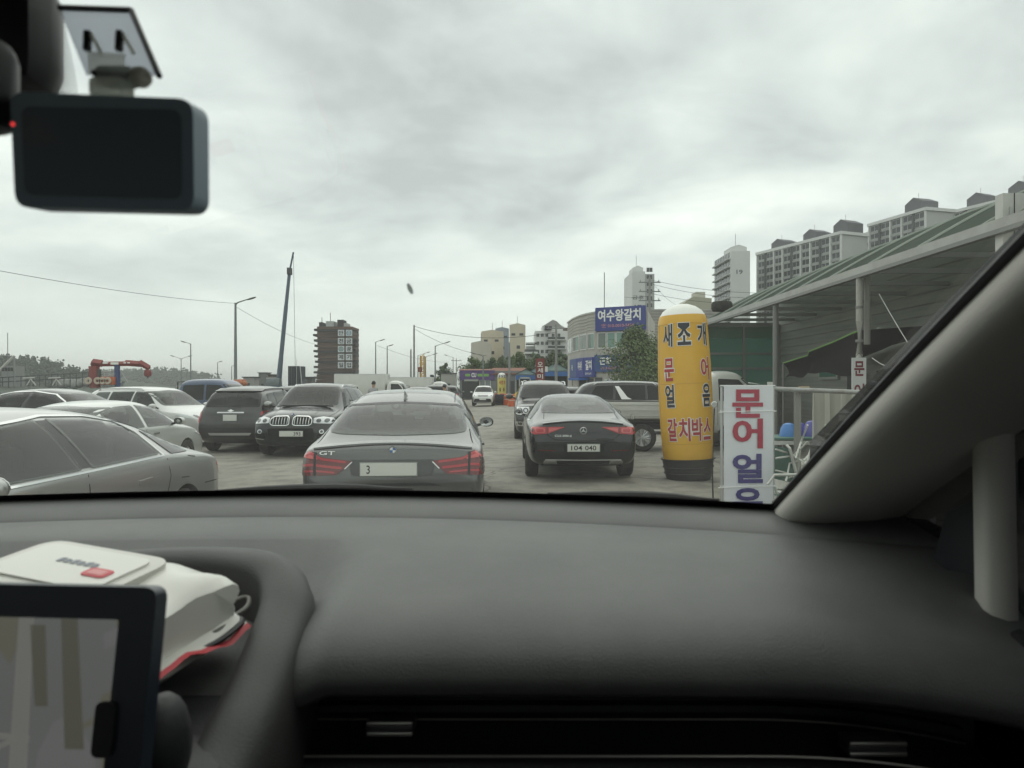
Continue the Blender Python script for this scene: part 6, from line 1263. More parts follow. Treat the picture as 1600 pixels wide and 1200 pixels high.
# ------------------------------------------------------------------ buildings
WIN = mat('far_window', (.03, .038, .042), .15, spec=.6); WIN2 = mat('far_window_pale', (.20, .23, .235), .2); WFR = mat('window_white', (.60, .61, .59), .6)
def facade_windows(t, org, ux, n_cols, n_rows, w, h, gx, gz_, ma, fr=None, depth=.08, skip=None, name='window', nrm=None):
    """org: lower-left of the first window (Vector, parent space), ux: unit vector along the wall; each window an object sharing one mesh"""
    ux = Vector(ux).normalized(); nrm = Vector(nrm) if nrm else Vector((ux.y, -ux.x, 0))
    me = MB().add([tuple(ux * a * w + Vector((0, 0, b * h)) + nrm * d) for d in (0, depth) for a, b in ((0, 0), (1, 0), (1, 1), (0, 1))], [(0, 1, 2, 3), (7, 6, 5, 4), (0, 4, 5, 1), (1, 5, 6, 2), (2, 6, 7, 3), (3, 7, 4, 0)]).mesh(name, ma, False)
    fm = None
    if fr:
        f = MB(); e = min(w, h) * .055
        for a0, a1, b0, b1 in ((0, 1, 0, e / h), (0, 1, 1 - e / h, 1), (0, e / w, e / h, 1 - e / h), (1 - e / w, 1, e / h, 1 - e / h), (.5 - e / w / 2, .5 + e / w / 2, e / h, 1 - e / h)):
            f.add([tuple(ux * a * w + Vector((0, 0, b * h)) + nrm * (depth + d)) for d in (-.01, .05) for a, b in ((a0, b0), (a1, b0), (a1, b1), (a0, b1))], [(0, 1, 2, 3), (7, 6, 5, 4), (0, 4, 5, 1), (1, 5, 6, 2), (2, 6, 7, 3), (3, 7, 4, 0)])
        fm = f.mesh('window_frame', fr, False)
    for r in range(n_rows):
        for c in range(n_cols):
            if skip and skip(c, r): continue
            o = link(name, me, t); o.location = Vector(org) + ux * gx * c + Vector((0, 0, gz_ * r))
            if fm: link('frame', fm, o)
def block(name, label, P0, P1, z0, z1, depth, wall, group=None, cat='building'):
    """a slab whose front runs from P0 to P1 (plan), going depth to the back"""
    P0, P1 = Vector(P0), Vector(P1); u = (P1 - P0); L = u.length; u.normalize(); b = Vector((-u.y, u.x)); t = thing(name, label, cat, (P0.x, P0.y, 0), 0, group)
    def q(a, d, z): p = u * a + b * d; return (p.x, p.y, z)
    MB().add([q(0, 0, z0), q(L, 0, z0), q(L, depth, z0), q(0, depth, z0), q(0, 0, z1), q(L, 0, z1), q(L, depth, z1), q(0, depth, z1)], [(3, 2, 1, 0), (4, 5, 6, 7), (0, 1, 5, 4), (1, 2, 6, 5), (2, 3, 7, 6), (3, 0, 4, 7)]).build('wall', wall, t, False)
    return t, L, (u.x, u.y, 0), q
AW = mat('apartment_white', (.66, .67, .66), .8, col2=(.58, .59, .58), scale=.05); AG = mat('apartment_grey', (.44, .445, .44), .8, col2=(.38, .385, .38), scale=.08); AD = mat('apartment_dark', (.085, .09, .095), .8); RF = mat('roof_house_grey', (.12, .125, .135), .8)
def roofhouse(t, q, a, d, w, dp, z, h, ma, nm='roof_house'):
    P = [q(a, d, z), q(a + w, d, z), q(a + w, d + dp, z), q(a, d + dp, z), q(a, d, z + h * .66), q(a + w, d, z + h * .66), q(a + w, d + dp, z + h * .66), q(a, d + dp, z + h * .66), q(a + w / 2, d, z + h), q(a + w / 2, d + dp, z + h)]
    MB().add(P, [(0, 1, 5, 8, 4), (2, 3, 7, 9, 6), (1, 2, 6, 5), (3, 0, 4, 7), (5, 6, 9, 8), (7, 4, 8, 9)]).build(nm, ma, t, False)
def slab_apartment(name, label, pl, pr, Yl, Yr, yl, yr, end_px, depth, bays, floors, houses, fh=2.9, base=6.0, group='apartment slabs on the hill'):
    """pl / pr: left and right picture columns of the long front at distances Yl / Yr, roof rows yl / yr"""
    A, B = at(pl, yl, Yl), at(pr, yr, Yr); z1 = (A.z + B.z) / 2; t, L, u, q = block(name, label, (A.x, A.y), (B.x, B.y), base, z1, depth, AG, group)
    bw = L / bays; MB().add([q(-.6, -.7, z1), q(L + .6, -.7, z1), q(L + .6, depth + .5, z1), q(-.6, depth + .5, z1), q(-.6, -.7, z1 + 1.1), q(L + .6, -.7, z1 + 1.1), q(L + .6, depth + .5, z1 + 1.1), q(-.6, depth + .5, z1 + 1.1)], [(3, 2, 1, 0), (4, 5, 6, 7), (0, 1, 5, 4), (1, 2, 6, 5), (2, 3, 7, 6), (3, 0, 4, 7)]).build('parapet', AW, t, False)
    n = Vector((u[1], -u[0], 0))
    for b in range(bays + 1):
        dk = b % 3 == 1; w_ = .9 if dk else .5; c = [q(bw * b - w_ / 2, -.55, base), q(bw * b + w_ / 2, -.55, base), q(bw * b + w_ / 2, 0, base), q(bw * b - w_ / 2, 0, base)]
        MB().add(c + [(x, y, z1) for x, y, _ in c], [(0, 1, 5, 4), (1, 2, 6, 5), (3, 0, 4, 7), (4, 5, 6, 7)]).build('pier', AD if dk else AW, t, False)
    for f in range(floors):
        z = z1 - fh * (f + 1); MB().add([q(0, -.35, z - .18), q(L, -.35, z - .18), q(L, 0, z - .18), q(0, 0, z - .18), q(0, -.35, z + .18), q(L, -.35, z + .18), q(L, 0, z + .18), q(0, 0, z + .18)], [(3, 2, 1, 0), (4, 5, 6, 7), (0, 1, 5, 4), (1, 2, 6, 5), (3, 0, 4, 7)]).build('floor_band', AG, t, False)
    for b in range(bays):
        o = q(bw * b + .575, 0, z1 - fh + .6); facade_windows(t, Vector(o) - Vector((0, 0, fh * (floors - 1))), u, 1, floors, bw - 1.15, fh - .85, 1, fh, WIN, WFR, .12)
    for a, w_, h in houses: roofhouse(t, q, a * L, depth * .2, w_, depth * .6, z1 + 1.1, h, RF); MB().tube([q(a * L + w_ / 2, depth * .4, z1 + h), q(a * L + w_ / 2, depth * .4, z1 + h + 3)], .06, 4).build('roof_mast', RF, t)
    return t, L, u, q, z1
slab_apartment('apartment_slab', 'grey apartment slab with white pale end wall and three dark roof houses', 1184, 1315, 290, 250, 399, 366, 1350, 12, 9, 9, [(.12, 6.5, 4.2), (.52, 6.5, 4.5), (.86, 6.5, 5.0)], base=8)
slab_apartment('apartment_slab', 'grey apartment slab with a single roof house, right of the white end wall', 1359, 1447, 270, 245, 354, 329, 1470, 12, 5, 9, [(.55, 7.5, 5.5)], base=8)
slab_apartment('apartment_slab', 'farthest right apartment slab mostly behind the shop canopy', 1490, 1640, 262, 231, 334, 297, 1700, 12, 7, 8, [(.10, 7, 5.2), (.55, 7, 5.4)], base=8)
slab_apartment('apartment_slab', 'narrow grey apartment link glimpsed between the two big slabs', 1338, 1362, 300, 290, 372, 366, 1370, 12, 2, 9, [], base=8)
def tower(name, label, px0, px1, pe, y0, y1, Y, floors, txt=None, hh=6, base=6, side_left=True):
    """tower: blank end wall px0..px1 facing us, windowed flank to pe"""
    A, B = at(px0, y0, Y), at(px1, y0, Y); z1 = A.z; W_ = B.x - A.x; dp = 22
    t, L, u, q = block(name, label, (A.x, A.y), (B.x, B.y), base, z1, dp, AW, 'apartment towers on the hill')
    roofhouse(t, q, L * .08, 2, L * .84, 9, z1, hh, AW); MB().tube([q(L * .5, 6, z1 + hh * .8), q(L * .5, 6, z1 + hh + 5)], .08, 4).build('roof_mast', RF, t)
    fh = (z1 - base) / floors
    vx = q(0, 0, 0); s = -1 if side_left else 1
    org = Vector(q(0 if side_left else L, 1.0 if not side_left else dp - 1, base + .8)); ux = (0, 1, 0) if not side_left else (0, -1, 0)
    facade_windows(t, org, ux, 6, floors, 2.4, fh - 1.1, 3.4, fh, WIN, None, .1, nrm=(s, 0, 0))
    for f in range(floors): MB().box(q(-.5 if side_left else L + .5, dp / 2, base + fh * f), (1.2, dp - 1, .5)).build('balcony_band', AG, t, False)
    if txt:
        for k, (s_, dz, w_) in enumerate(txt): text('lettering', s_, w_, 1.7, lambda a, b, dz=dz: q(L * .45 + a, -.06, z1 - dz + b), mat('tower_letter', (.10, .11, .12), .7), t, .02)
    return t, L, u, q, z1, fh
t, L, u, q, z1, fh = tower('apartment_tower', 'slim white apartment tower with dark lettering behind the blue-signed building', 988, 1008, 1022, 424, 480, 300, 17, [('금호', 11, 5.0), ('17', 15, 3.0)], 2.8, side_left=False)
facade_windows(t, Vector(q(L + .6, .3, 8)), (1, 0, 0), 1, 15, 2.6, 1.9, 3, 3.0, WIN, WFR, .1); MB().add([q(L, .35, 6), q(L + 4, .35, 6), q(L + 4, 18, 6), q(L, 18, 6)] + [q(L, .35, z1 - 1), q(L + 4, .35, z1 - 1), q(L + 4, 18, z1 - 1), q(L, 18, z1 - 1)], [(0, 1, 5, 4), (1, 2, 6, 5), (4, 5, 6, 7)]).build('flank', AG, t, False)
tower('apartment_tower', 'white apartment tower with blank end wall left of the grey slab', 1142, 1172, 1115, 392, 480, 270, 16, [('19', 8, 2.4)], 2.8)
BE = mat('beige_wall', (.62, .55, .44), .85, col2=(.54, .48, .38), scale=.12); BG = mat('bluegrey_wall', (.30, .33, .37), .85, col2=(.26, .29, .33), scale=.12); CR = mat('cream_wall', (.55, .52, .45), .85, col2=(.48, .45, .39), scale=.1)
for lb, x0, x1, yt, Y, ma, dp, wy in (('low cream gabled block at the left of the hillside apartments', 736, 766, 536, 205, CR, 14, 0), ('beige gabled apartment block in the middle of the hillside group', 752, 786, 518, 225, BE, 12, 1), ('blue-grey apartment block behind the beige ones', 774, 795, 513, 245, BG, 14, 1), ('tall beige apartment block at the right of the hillside group', 796, 821, 508, 215, BE, 12, 1)):
    A, B = at(x0, yt + 5, Y), at(x1, yt + 5, Y); t, L, u, q = block('hillside_apartment', lb, (A.x, A.y), (B.x, B.y), 2, A.z, dp, ma, 'hillside apartments'); roofhouse(t, q, 0, 0, L, dp, A.z - .02, 1.6, ma, 'gable_roof')
    if wy:
        for a in (.12, .62): facade_windows(t, Vector(q(L * a, 0, A.z - 2.2)), u, 1, 1, 1.2, .7, 1, 1, WIN, None, .05)
        facade_windows(t, Vector(q(L * .45, 0, A.z - 13)), u, 1, 3, 1.0, 1.0, 1, 3.4, WIN, None, .05)
    MB().tube([q(L * .5, 3, A.z), q(L * .5, 3, A.z + 4)], .06, 4).build('roof_mast', RF, t)
# stepped white building on the slope
def stepped():
    Y = 150; W_ = mat('stepped_white', (.72, .72, .70), .8, col2=(.62, .62, .61), scale=.15); A = at(822, 560, Y); t = thing('stepped_house', 'stepped white hillside building with pitched roof and dark balconies', 'building', (A.x, Y, 0)); m_ = Y / F
    def bx(nm, x0, x1, y0, y1, d0, d1, ma): a, b = at(x0, y0, Y), at(x1, y1, Y); MB().box(((a.x + b.x) / 2 - A.x, (d0 + d1) / 2, (a.z + b.z) / 2), (b.x - a.x, d1 - d0, a.z - b.z)).build(nm, ma, t, False); return a
    bx('lower_block', 836, 890, 517, 585, 0, 10, W_); bx('upper_block', 848, 880, 508, 517, 1, 9, W_); bx('terrace_block', 822, 836, 540, 585, 2, 10, W_)
    g0, g1, gt = at(850, 508, Y), at(882, 508, Y), at(864, 499, Y)
    MB().prism([(g0.x - A.x, g0.z), (g1.x - A.x, g1.z - .6), (gt.x - A.x + .8, gt.z - .3), (gt.x - A.x, gt.z)], lambda a, b, y: (a, y, b), .8, 9).build('gable_roof', mat('stepped_roof', (.34, .33, .32), .8), t, False)
    for yy in (523, 537, 550): bx('balcony', 856, 882, yy + 4, yy + 8, -1.2, 0, AD); bx('balcony_slab', 854, 884, yy + 8, yy + 9.3, -1.4, 0, W_)
    bx('balcony', 851, 862, 510, 515, -1, 1, AD); bx('terrace_roof', 820, 838, 546, 550, -.5, 4, AD); bx('terrace_slab', 820, 840, 550, 553, -1, 6, W_); bx('terrace_roof', 822, 838, 535, 538, 0, 4, AG)
    for yy in (520.5, 533, 546, 556):
        for xx in (838, 845, 852, 862, 871): a = at(xx, yy + 6, Y); facade_windows(t, Vector((a.x - A.x, 0, a.z)), (1, 0, 0), 1, 1, .62, .75, 1, 1, WIN, WFR, .06)
    MB().tube([(at(872, 517, Y).x - A.x, 4, at(872, 517, Y).z), (at(872, 500, Y).x - A.x, 4, at(872, 500, Y).z)], .05, 4).build('roof_mast', RF, t)
    bx('brown_block', 880, 892, 510, 585, 3, 10, mat('brown_block', (.16, .13, .11), .85))
stepped()
# beige brick terrace wall behind the tree
def brick_house():
    Y = 78; A = at(1012, 520, Y); t = thing('brick_block', 'pale striped brick block with penthouse behind the balloon column', 'building', (A.x, Y, 0)); br = mat('striped_brick', (.40, .39, .36), .85, col2=(.33, .32, .30), scale=.6)
    a, b = at(1010, 483, Y), at(1132, 560, Y); MB().box(((a.x + b.x) / 2 - A.x, 5, a.z / 2), (b.x - a.x, 10, a.z)).build('wall', br, t, False)
    for k in range(18): MB().box(((a.x + b.x) / 2 - A.x, -.02, a.z - .2 - .33 * k), (b.x - a.x - .1, .10, .06)).build('course', mat('course_dark', (.22, .215, .2), .85), t, False)
    c, d = at(1053, 466, Y + 3), at(1112, 484, Y + 3); MB().prism([(c.x - A.x, d.z), (d.x - A.x, d.z), (d.x - A.x, c.z), (c.x - A.x + 2.2, c.z + .2)], lambda x, z, y: (x, y, z), 3, 9).build('penthouse', mat('penthouse_olive', (.34, .34, .27), .8), t, False)
    e, f = at(1087, 456, Y + 5), at(1102, 468, Y + 5); MB().box(((e.x + f.x) / 2 - A.x, 6, (e.z + f.z) / 2), (f.x - e.x, 2, e.z - f.z)).build('stair_head', mat('stair_cream', (.50, .49, .42), .8), t, False)
brick_house()
# ------------------------------------------------------------------ blue-signed corner building
def corner_building():
    P = [(1012, 55.5), (930, 57.5), (918, 58.6), (906, 60.4), (895, 63.2), (887, 67.0)]; pts = [Vector((at(x, 600, Y).x, Y)) for x, Y in P]; o = pts[1]; t = thing('corner_building', 'two-storey rounded corner restaurant covered with blue signboards', 'building', (o.x, o.y, 0))
    stn = mat('pale_stone', (.45, .44, .40), .8, col2=(.37, .36, .33), scale=.5); par = mat('wave_parapet', (.50, .50, .46), .8); H = 7.55
    def loop(z): return [(p.x - o.x, p.y - o.y, z) for p in pts] + [(pts[-1].x - o.x + 8, 12, z), (pts[0].x - o.x + 3, 10, z)]
    n = len(loop(0)); lv = [0, 2.55, 3.9, 4.45, 5.85, H]
    MB().add([p for z in (0, H) for p in loop(z)], [tuple(range(n - 1, -1, -1)), tuple(range(n, 2 * n))] + [(i, (i + 1) % n, n + (i + 1) % n, n + i) for i in range(n)]).build('wall', stn, t, False)
    def seg(i, a0, a1, z0, z1, off, ma, nm, par_=None):
        a, b = pts[i], pts[i + 1]; d = (b - a); nn = Vector((d.y, -d.x)).normalized()
        if nn.y > 0: nn = -nn
        p, q_ = a + d * a0, a + d * a1; V = [(p.x - o.x, p.y - o.y), (q_.x - o.x, q_.y - o.y)]
        return MB().add([(x + nn.x * k, y + nn.y * k, z) for z in (z0, z1) for k in (-.02, off) for x, y in V], [(0, 1, 3, 2), (4, 6, 7, 5), (2, 3, 7, 6), (0, 2, 6, 4), (1, 5, 7, 3)]).build(nm, ma, par_ or t, False)
    alu = mat('white_alu', (.62, .63, .61), .5); gl = mat('curtain_glass', (.13, .16, .15), .12, spec=.7); gl2 = mat('curtain_glass_green', (.16, .28, .24), .15, spec=.6)
    for k in range(4):
        f = seg(0, .24 + .18 * k, .24 + .18 * (k + 1) - .01, 4.62, 5.95, .05, alu, 'window_frame'); seg(0, .255 + .18 * k, .24 + .18 * (k + 1) - .025, 4.72, 5.86, .065, gl2 if k in (1, 2) else gl, 'pane', f)
    for i in (1, 2, 3, 4):
        f = seg(i, .08, .92, 4.62, 5.95, .05, alu, 'window_frame'); seg(i, .13, .48, 4.72, 5.86, .065, gl2 if i % 2 else gl, 'pane', f); seg(i, .52, .87, 4.72, 5.86, .065, gl, 'pane', f)
    for i in range(1, 5):
        for k in range(5): seg(i, 0, 1, 6.15 + .26 * k + .05 * (i % 2), 6.20 + .26 * k + .05 * (i % 2), .05, par, 'parapet_wave')
        seg(i, -.01, 1.01, H - .02, H + .10, .08, par, 'coping')
    blue = mat('sign_blue', (.035, .05, .22), .5, col2=(.045, .065, .26), scale=.8); blue2 = mat('sign_blue_pale', (.04, .085, .24), .5)
    sg = [('upper_sign', 0, .03, .98, 6.02, 7.92, .22, blue), ('middle_sign', 0, .0, 1.0, 2.75, 4.10, .20, blue2)]
    for nm, i, a0, a1, z0, z1, off, ma in sg: seg(i, a0, a1, z0, z1, off, ma, nm)
    seg(1, -.1, 1.0, 2.35, 3.95, .35, blue, 'lower_sign'); seg(2, 0, 1.0, 2.35, 3.95, .36, blue, 'lower_sign'); seg(3, 0, .9, 2.35, 3.95, .35, blue2, 'lower_sign')
    def on(i, c, zc, off):
        a, b = pts[i], pts[i + 1]; d = (b - a); nn = Vector((d.y, -d.x)).normalized(); nn = -nn if nn.y > 0 else nn; L_ = d.length; d.normalize(); s = 1 if d.x > 0 else -1
        return lambda u_, v_: (a.x - o.x + d.x * (L_ * c + s * u_) + nn.x * off, a.y - o.y + d.y * (L_ * c + s * u_) + nn.y * off, zc + v_)
    pale = mat('sign_letter', (.80, .80, .78), .5); pink = mat('sign_pink', (.55, .25, .30), .5)
    text('lettering', '여수왕갈치', 3.55, .95, on(0, .52, 7.25, .24), pale, t, .03); text('lettering', '☎ 010-0010-5454', 2.7, .34, on(0, .55, 6.42, .24), pink, t, .015)
    text('lettering', '근화', 1.0, .62, on(0, .78, 3.62, .215), pale, t, .03); text('lettering', '객', .5, .55, on(0, .50, 3.62, .215), pale, t, .03); text('lettering', '낚시', .95, .6, on(0, .22, 3.62, .215), pale, t, .03)
    text('lettering', '010-0000-0000', 2.2, .22, on(0, .62, 3.05, .215), pink, t, .01)
    text('lettering', '갈치', .98, .8, on(1, .35, 3.32, .372), pale, t, .03); text('lettering', '여수왕', .95, .75, on(2, .45, 3.3, .385), pale, t, .03); text('lettering', '활어회 농어', .9, .2, on(1, .4, 2.62, .372), pale, t, .01); text('lettering', '식당', .6, .5, on(3, .5, 3.2, .375), pale, t, .02)
    seg(0, .12, .26, 5.35, 5.85, .35, blue2, 'window_sign'); text('lettering', '모텔', .45, .3, on(0, .19, 5.6, .365), pale, t, .01)
    f = seg(0, .52, .82, .75, 2.15, .05, alu, 'window_frame'); seg(0, .54, .66, .85, 2.05, .065, mat('sky_pane', (.16, .32, .42), .15), 'pane', f); seg(0, .68, .80, .85, 2.05, .065, MATS['sky_pane'], 'pane', f)
    seg(0, .86, 1.0, 0, 2.3, .06, AD, 'door'); seg(1, .1, .9, 0, 2.2, .06, AD, 'shopfront'); seg(2, .05, .95, 0, 2.2, .06, AD, 'shopfront'); seg(1, .25, .75, .6, 1.2, .08, MATS['sky_pane'], 'counter_glass')
    for i in range(0, 5): seg(i, 0, .05, 0, 2.5, .1, stn, 'pier')
    MB().tube([(at(948, 480, 58).x - o.x, 2, H), (at(948, 480, 58).x - o.x, 2, H + 3.6)], .035, 5).build('roof_mast', RF, t)
    seg(2, -.2, 1.2, 2.1, 2.3, .9, mat('awning_blue', (.04, .12, .38), .6), 'blue_awning')
corner_building()
tree('roadside_tree', 'dense dark green tree in front of the blue-signed restaurant', at(1000, 600, 43).x, 43, 0, 4.9, 2.5, lobes=34, leaves=14000, ls=.16, mi=0, low=.10, seed=4)
tree('roadside_tree', 'smaller leafy tree just right of the yellow balloon column', at(1118, 600, 40).x, 40, 0, 4.4, 1.2, lobes=10, leaves=2200, ls=.16, mi=1, low=.2, seed=9)
# ------------------------------------------------------------------ convenience store and market roofs
def store():
    Y = 92; a, b = at(718, 576, Y), at(816, 610, Y); t = thing('convenience_store', 'convenience store with purple fascia and brown roof at the end of the lane', 'building', (a.x, Y, 0)); W_ = b.x - a.x; m_ = Y / F; H = 3.6
    gw = mat('store_grey', (.24, .245, .25), .8, col2=(.20, .205, .21), scale=.5); pur = mat('store_purple', (.10, .055, .19), .5); 
    MB().box((W_ / 2, 4, H / 2), (W_, 8, H)).build('wall', gw, t, False)
    MB().box((55 * m_ / 2, -.12, H - .55), (55 * m_, .25, 1.25)).build('fascia', pur, t, False); gm = mat('store_green', (.20, .42, .10), .5)
    for x0, x1 in ((9, 17), (28, 46)): MB().prism(rnd([(x0 * m_, H - .72), (x1 * m_, H - .72), (x1 * m_, H - .38), (x0 * m_, H - .38)], .12), lambda x, z, y: (x, y, z), -.27, -.24).build('fascia_stripe', gm, t, False)
    text('lettering', 'CU', 7.5 * m_, .55, lambda u, v: (22.5 * m_ + u, -.262, H - .55 + v), WHITE, t, .04)
    rb = mat('roof_brown', (.24, .10, .065), .8, col2=(.18, .08, .055), scale=.6)
    MB().add([(50 * m_, -.3, H - .35), (W_ + .5, -.3, H - .35), (W_ + .5, 4, H + .5), (50 * m_, 4, H + .5), (50 * m_, -.3, H - .5), (W_ + .5, -.3, H - .5)], [(0, 1, 2, 3), (4, 5, 1, 0)]).build('roof', rb, t, False)
    MB().add([(-.2, -.3, H + .05), (52 * m_, -.3, H + .05), (52 * m_, 4, H + .35), (-.2, 4, H + .35)], [(0, 1, 2, 3)]).build('roof', rb, t, False)
    MB().box((17 * m_, -.05, 1.25), (26 * m_, .1, 2.3)).build('shopfront', mat('store_glass', (.035, .04, .04), .15, spec=.6), t, False)
    f = MB().box((40 * m_, -.05, 1.95), (18 * m_, .12, 1.1)).build('window', WFR, t, False)
    for s in (-1, 1): MB().box((40 * m_ + s * 4.2 * m_, -.07, 1.95), (7.2 * m_, .12, .85)).build('pane', WIN2, f, False)
    for x in (62, 70, 82, 90): MB().box((x * m_, -.04, 1.5), (.6, .08, 1.6)).build('door', WIN2 if x in (70, 90) else AD, t, False)
    for k in range(7): MB().box((W_ * (k + .5) / 7, -.02, 1.6), (.08, .06, 3.0)).build('wall_batten', gw, t, False)
    MB().add([(8 * m_, -.2, 2.55), (30 * m_, -.2, 2.55), (30 * m_, -1.3, 2.25), (8 * m_, -1.3, 2.25)], [(0, 1, 2, 3)]).build('awning', mat('store_awning', (.20, .21, .19), .7), t, False)
store()
def market(label, px0, px1, y_r, y_e, Y, ma, name='market_roof', dp=8):
    a, b = at(px0, y_e, Y), at(px1, y_e, Y); r = at((px0 + px1) / 2, y_r, Y); t = thing(name, label, 'building', (a.x, Y, 0), 0, 'market sheds by the restaurant'); W_ = b.x - a.x
    MB().prism([(0, a.z), (W_, a.z), (W_ / 2, r.z)], lambda x, z, y: (x, y, z), 0, dp).build('gable', mat('gable_pale', (.38, .50, .50), .7), t, False)
    for s in (0, 1):
        x0 = 0 if s == 0 else W_; x0 += -.3 if s == 0 else .3; MB().add([(x0, -.3, a.z - .1), (W_ / 2, -.3, r.z + .06), (W_ / 2, dp, r.z + .06), (x0, dp, a.z - .1)], [(0, 1, 2, 3)]).build('roof', ma, t, False)
    for k in range(int(W_ / 1.6) + 1): MB().box((k * W_ / max(1, int(W_ / 1.6)), .1, a.z / 2), (.12, .12, a.z)).build('post', AG, t, False)
    MB().box((W_ / 2, 3, a.z * .45), (W_ - .2, .2, a.z * .9)).build('stall_back', mat('stall_dark', (.05, .05, .055), .8), t, False)
    MB().box((W_ / 2, -.1, a.z - .35), (W_, .06, .5)).build('valance', mat('valance_blue', (.06, .16, .42), .6), t, False)
RB = mat('roof_blue', (.12, .20, .36), .5, col2=(.10, .17, .30), scale=1)
market('pale blue gabled market shed left of the restaurant', 846, 890, 567, 579, 76, mat('roof_skyblue', (.30, .42, .52), .5)); market('dark blue roofed market shed beside the red sign', 806, 838, 577, 585, 80, RB); market('small turquoise shed between the two blue market roofs', 826, 852, 574, 582, 86, mat('roof_turquoise', (.32, .48, .50), .5))
def pylon():
    Y = 66; a, b = at(837, 560, Y), at(851, 596, Y); t = thing('red_sign_board', 'tall dark red vertical signboard with white letters', 'sign', ((a.x + b.x) / 2, Y, 0)); W_ = b.x - a.x
    MB().box((0, 0, (a.z + b.z) / 2 - .4), (W_, .2, a.z - b.z + .8)).build('board', mat('sign_darkred', (.22, .045, .045), .5), t, False)
    for k, ch in enumerate('오세미도'): text('letter', ch, W_ * .62, .44, lambda u, v, k=k: (u, -.115, a.z - .55 - .56 * k + v), WHITE, t, .02)
    for s in (-1, 1): MB().tube([(s * W_ * .35, 0, 0), (s * W_ * .35, 0, b.z)], .06, 6).build('leg', AG, t)
    MB().box((W_ * .7, 0, a.z - 1.0), (.25, .15, .5)).build('side_lamp', WHITE, t, False)
pylon()
def stand_sign():
    Y = 40; a = at(815, 592, Y); t = thing('framed_sign', 'black framed menu board with white letters beside the upright SUV', 'sign', (at(820, 600, Y).x, Y, 0))
    MB().box((0, 0, 1.1), (.55, .08, 1.8)).build('board', BLACK, t, False)
    for s in (-1, 1): MB().box((s * .30, 0, 1.05), (.06, .1, 2.1)).build('frame_post', mat('frame_wood', (.42, .42, .38), .6), t, False)
    MB().box((0, 0, 2.06), (.66, .1, .08)).build('frame_top', MATS['frame_wood'], t, False)
    for k, ch in enumerate('오'): text('letter', ch, .34, .36, lambda u, v, k=k: (u, -.045, 1.75 - .48 * k + v), WHITE, t, .02)
stand_sign()
def small_column():
    Y = 66; X = at(784, 610, Y).x; t = thing('small_balloon_column', 'small pale yellow inflatable column in front of the convenience store', 'inflatable', (X, Y, 0)); r = .40
    MB().lathe([(r * .9, .4), (r, .8), (r, 2.2), (r * .98, 2.4)], 20).build('column', mat('column_lemon', (.62, .55, .16), .5), t); MB().lathe([(r * .98, 2.4), (r * .9, 2.65), (r * .6, 2.8), (0, 2.86)], 20, cap=False).build('cap', MATS['balloon_white'], t); MB().lathe([(r, 0), (r * 1.05, .4)], 16).build('tub', MATS['tub_black'], t)
    idm = lambda p: p
    for ch, a, z, ma in (('문', -.6, 2.5, INK), ('어', .1, 2.5, INK), ('회', .8, 2.5, INK), ('새', -.45, 1.95, MATS['balloon_red']), ('조', .1, 1.95, MATS['balloon_red']), ('개', .65, 1.95, MATS['balloon_red']), ('얼', -.4, 1.3, INK), ('음', .5, 1.3, INK)): cyl_text('letter', ch, .2, .34, a, z, lambda z: r, ma, t, .02, .006, idm)
small_column()
def barrel(px, py, Y, lb, col, rz=0):
    p = at(px, py, Y); t = thing('traffic_drum', lb, 'drum', (p.x, Y, 0), rz, 'plastic traffic drums near the store')
    MB().lathe([(.30, 0), (.32, .05), (.28, .30), (.29, .34), (.25, .62), (.26, .66), (.22, .92), (.18, .95), (0, .96)], 18).build('drum_body', col, t)
    for z, r in ((.42, .276), (.74, .246)): MB().lathe([(r, z), (r * .97, z + .10)], 18, cap=False).build('band', mat('drum_band', (.55, .50, .42), .5), t)
OR = mat('drum_orange', (.62, .13, .06), .5); RD = mat('drum_red', (.46, .06, .05), .5)
for px, Y, lb, c in ((774, 62, 'red traffic drum hidden partly by the oncoming white SUV', RD), (792, 60, 'orange traffic drum in the middle of the row', OR), (800, 56, 'orange traffic drum standing nearest the lane', OR), (785, 64, 'red traffic drum with pale band below the small column', RD), (808, 63, 'orange traffic drum beside the yellow tarpaulin heap', OR)): barrel(px, 620, Y, lb, c)
o = bevel_box('dark_crate', (at(782, 620, 61).x, 61, .45), (.9, .6, .9), .04, mat('crate_navy', (.03, .035, .05), .7), None); tag(o, 'dark crate standing among the traffic drums', 'crate')
rows = []
for i in range(13):
    r = []
    for j in range(13): x, y = -1 + i / 6, -1 + j / 6; d = min(1, math.hypot(x, y)); r.append((x * 1.0, y * .7, max(0, (1 - d ** 1.7)) * 1.15 * (1 + .3 * mnoise.noise(Vector((x * 2, y * 2, 3))))))
    rows.append(r)
o = MB().grid(rows).build('tarpaulin_heap', mat('tarp_yellow', (.55, .36, .05), .6, col2=(.45, .28, .04), scale=3), None); o.location = (at(812, 610, 58).x, 58, .1); tag(o, 'yellow tarpaulin heap behind the orange drums', 'tarpaulin')
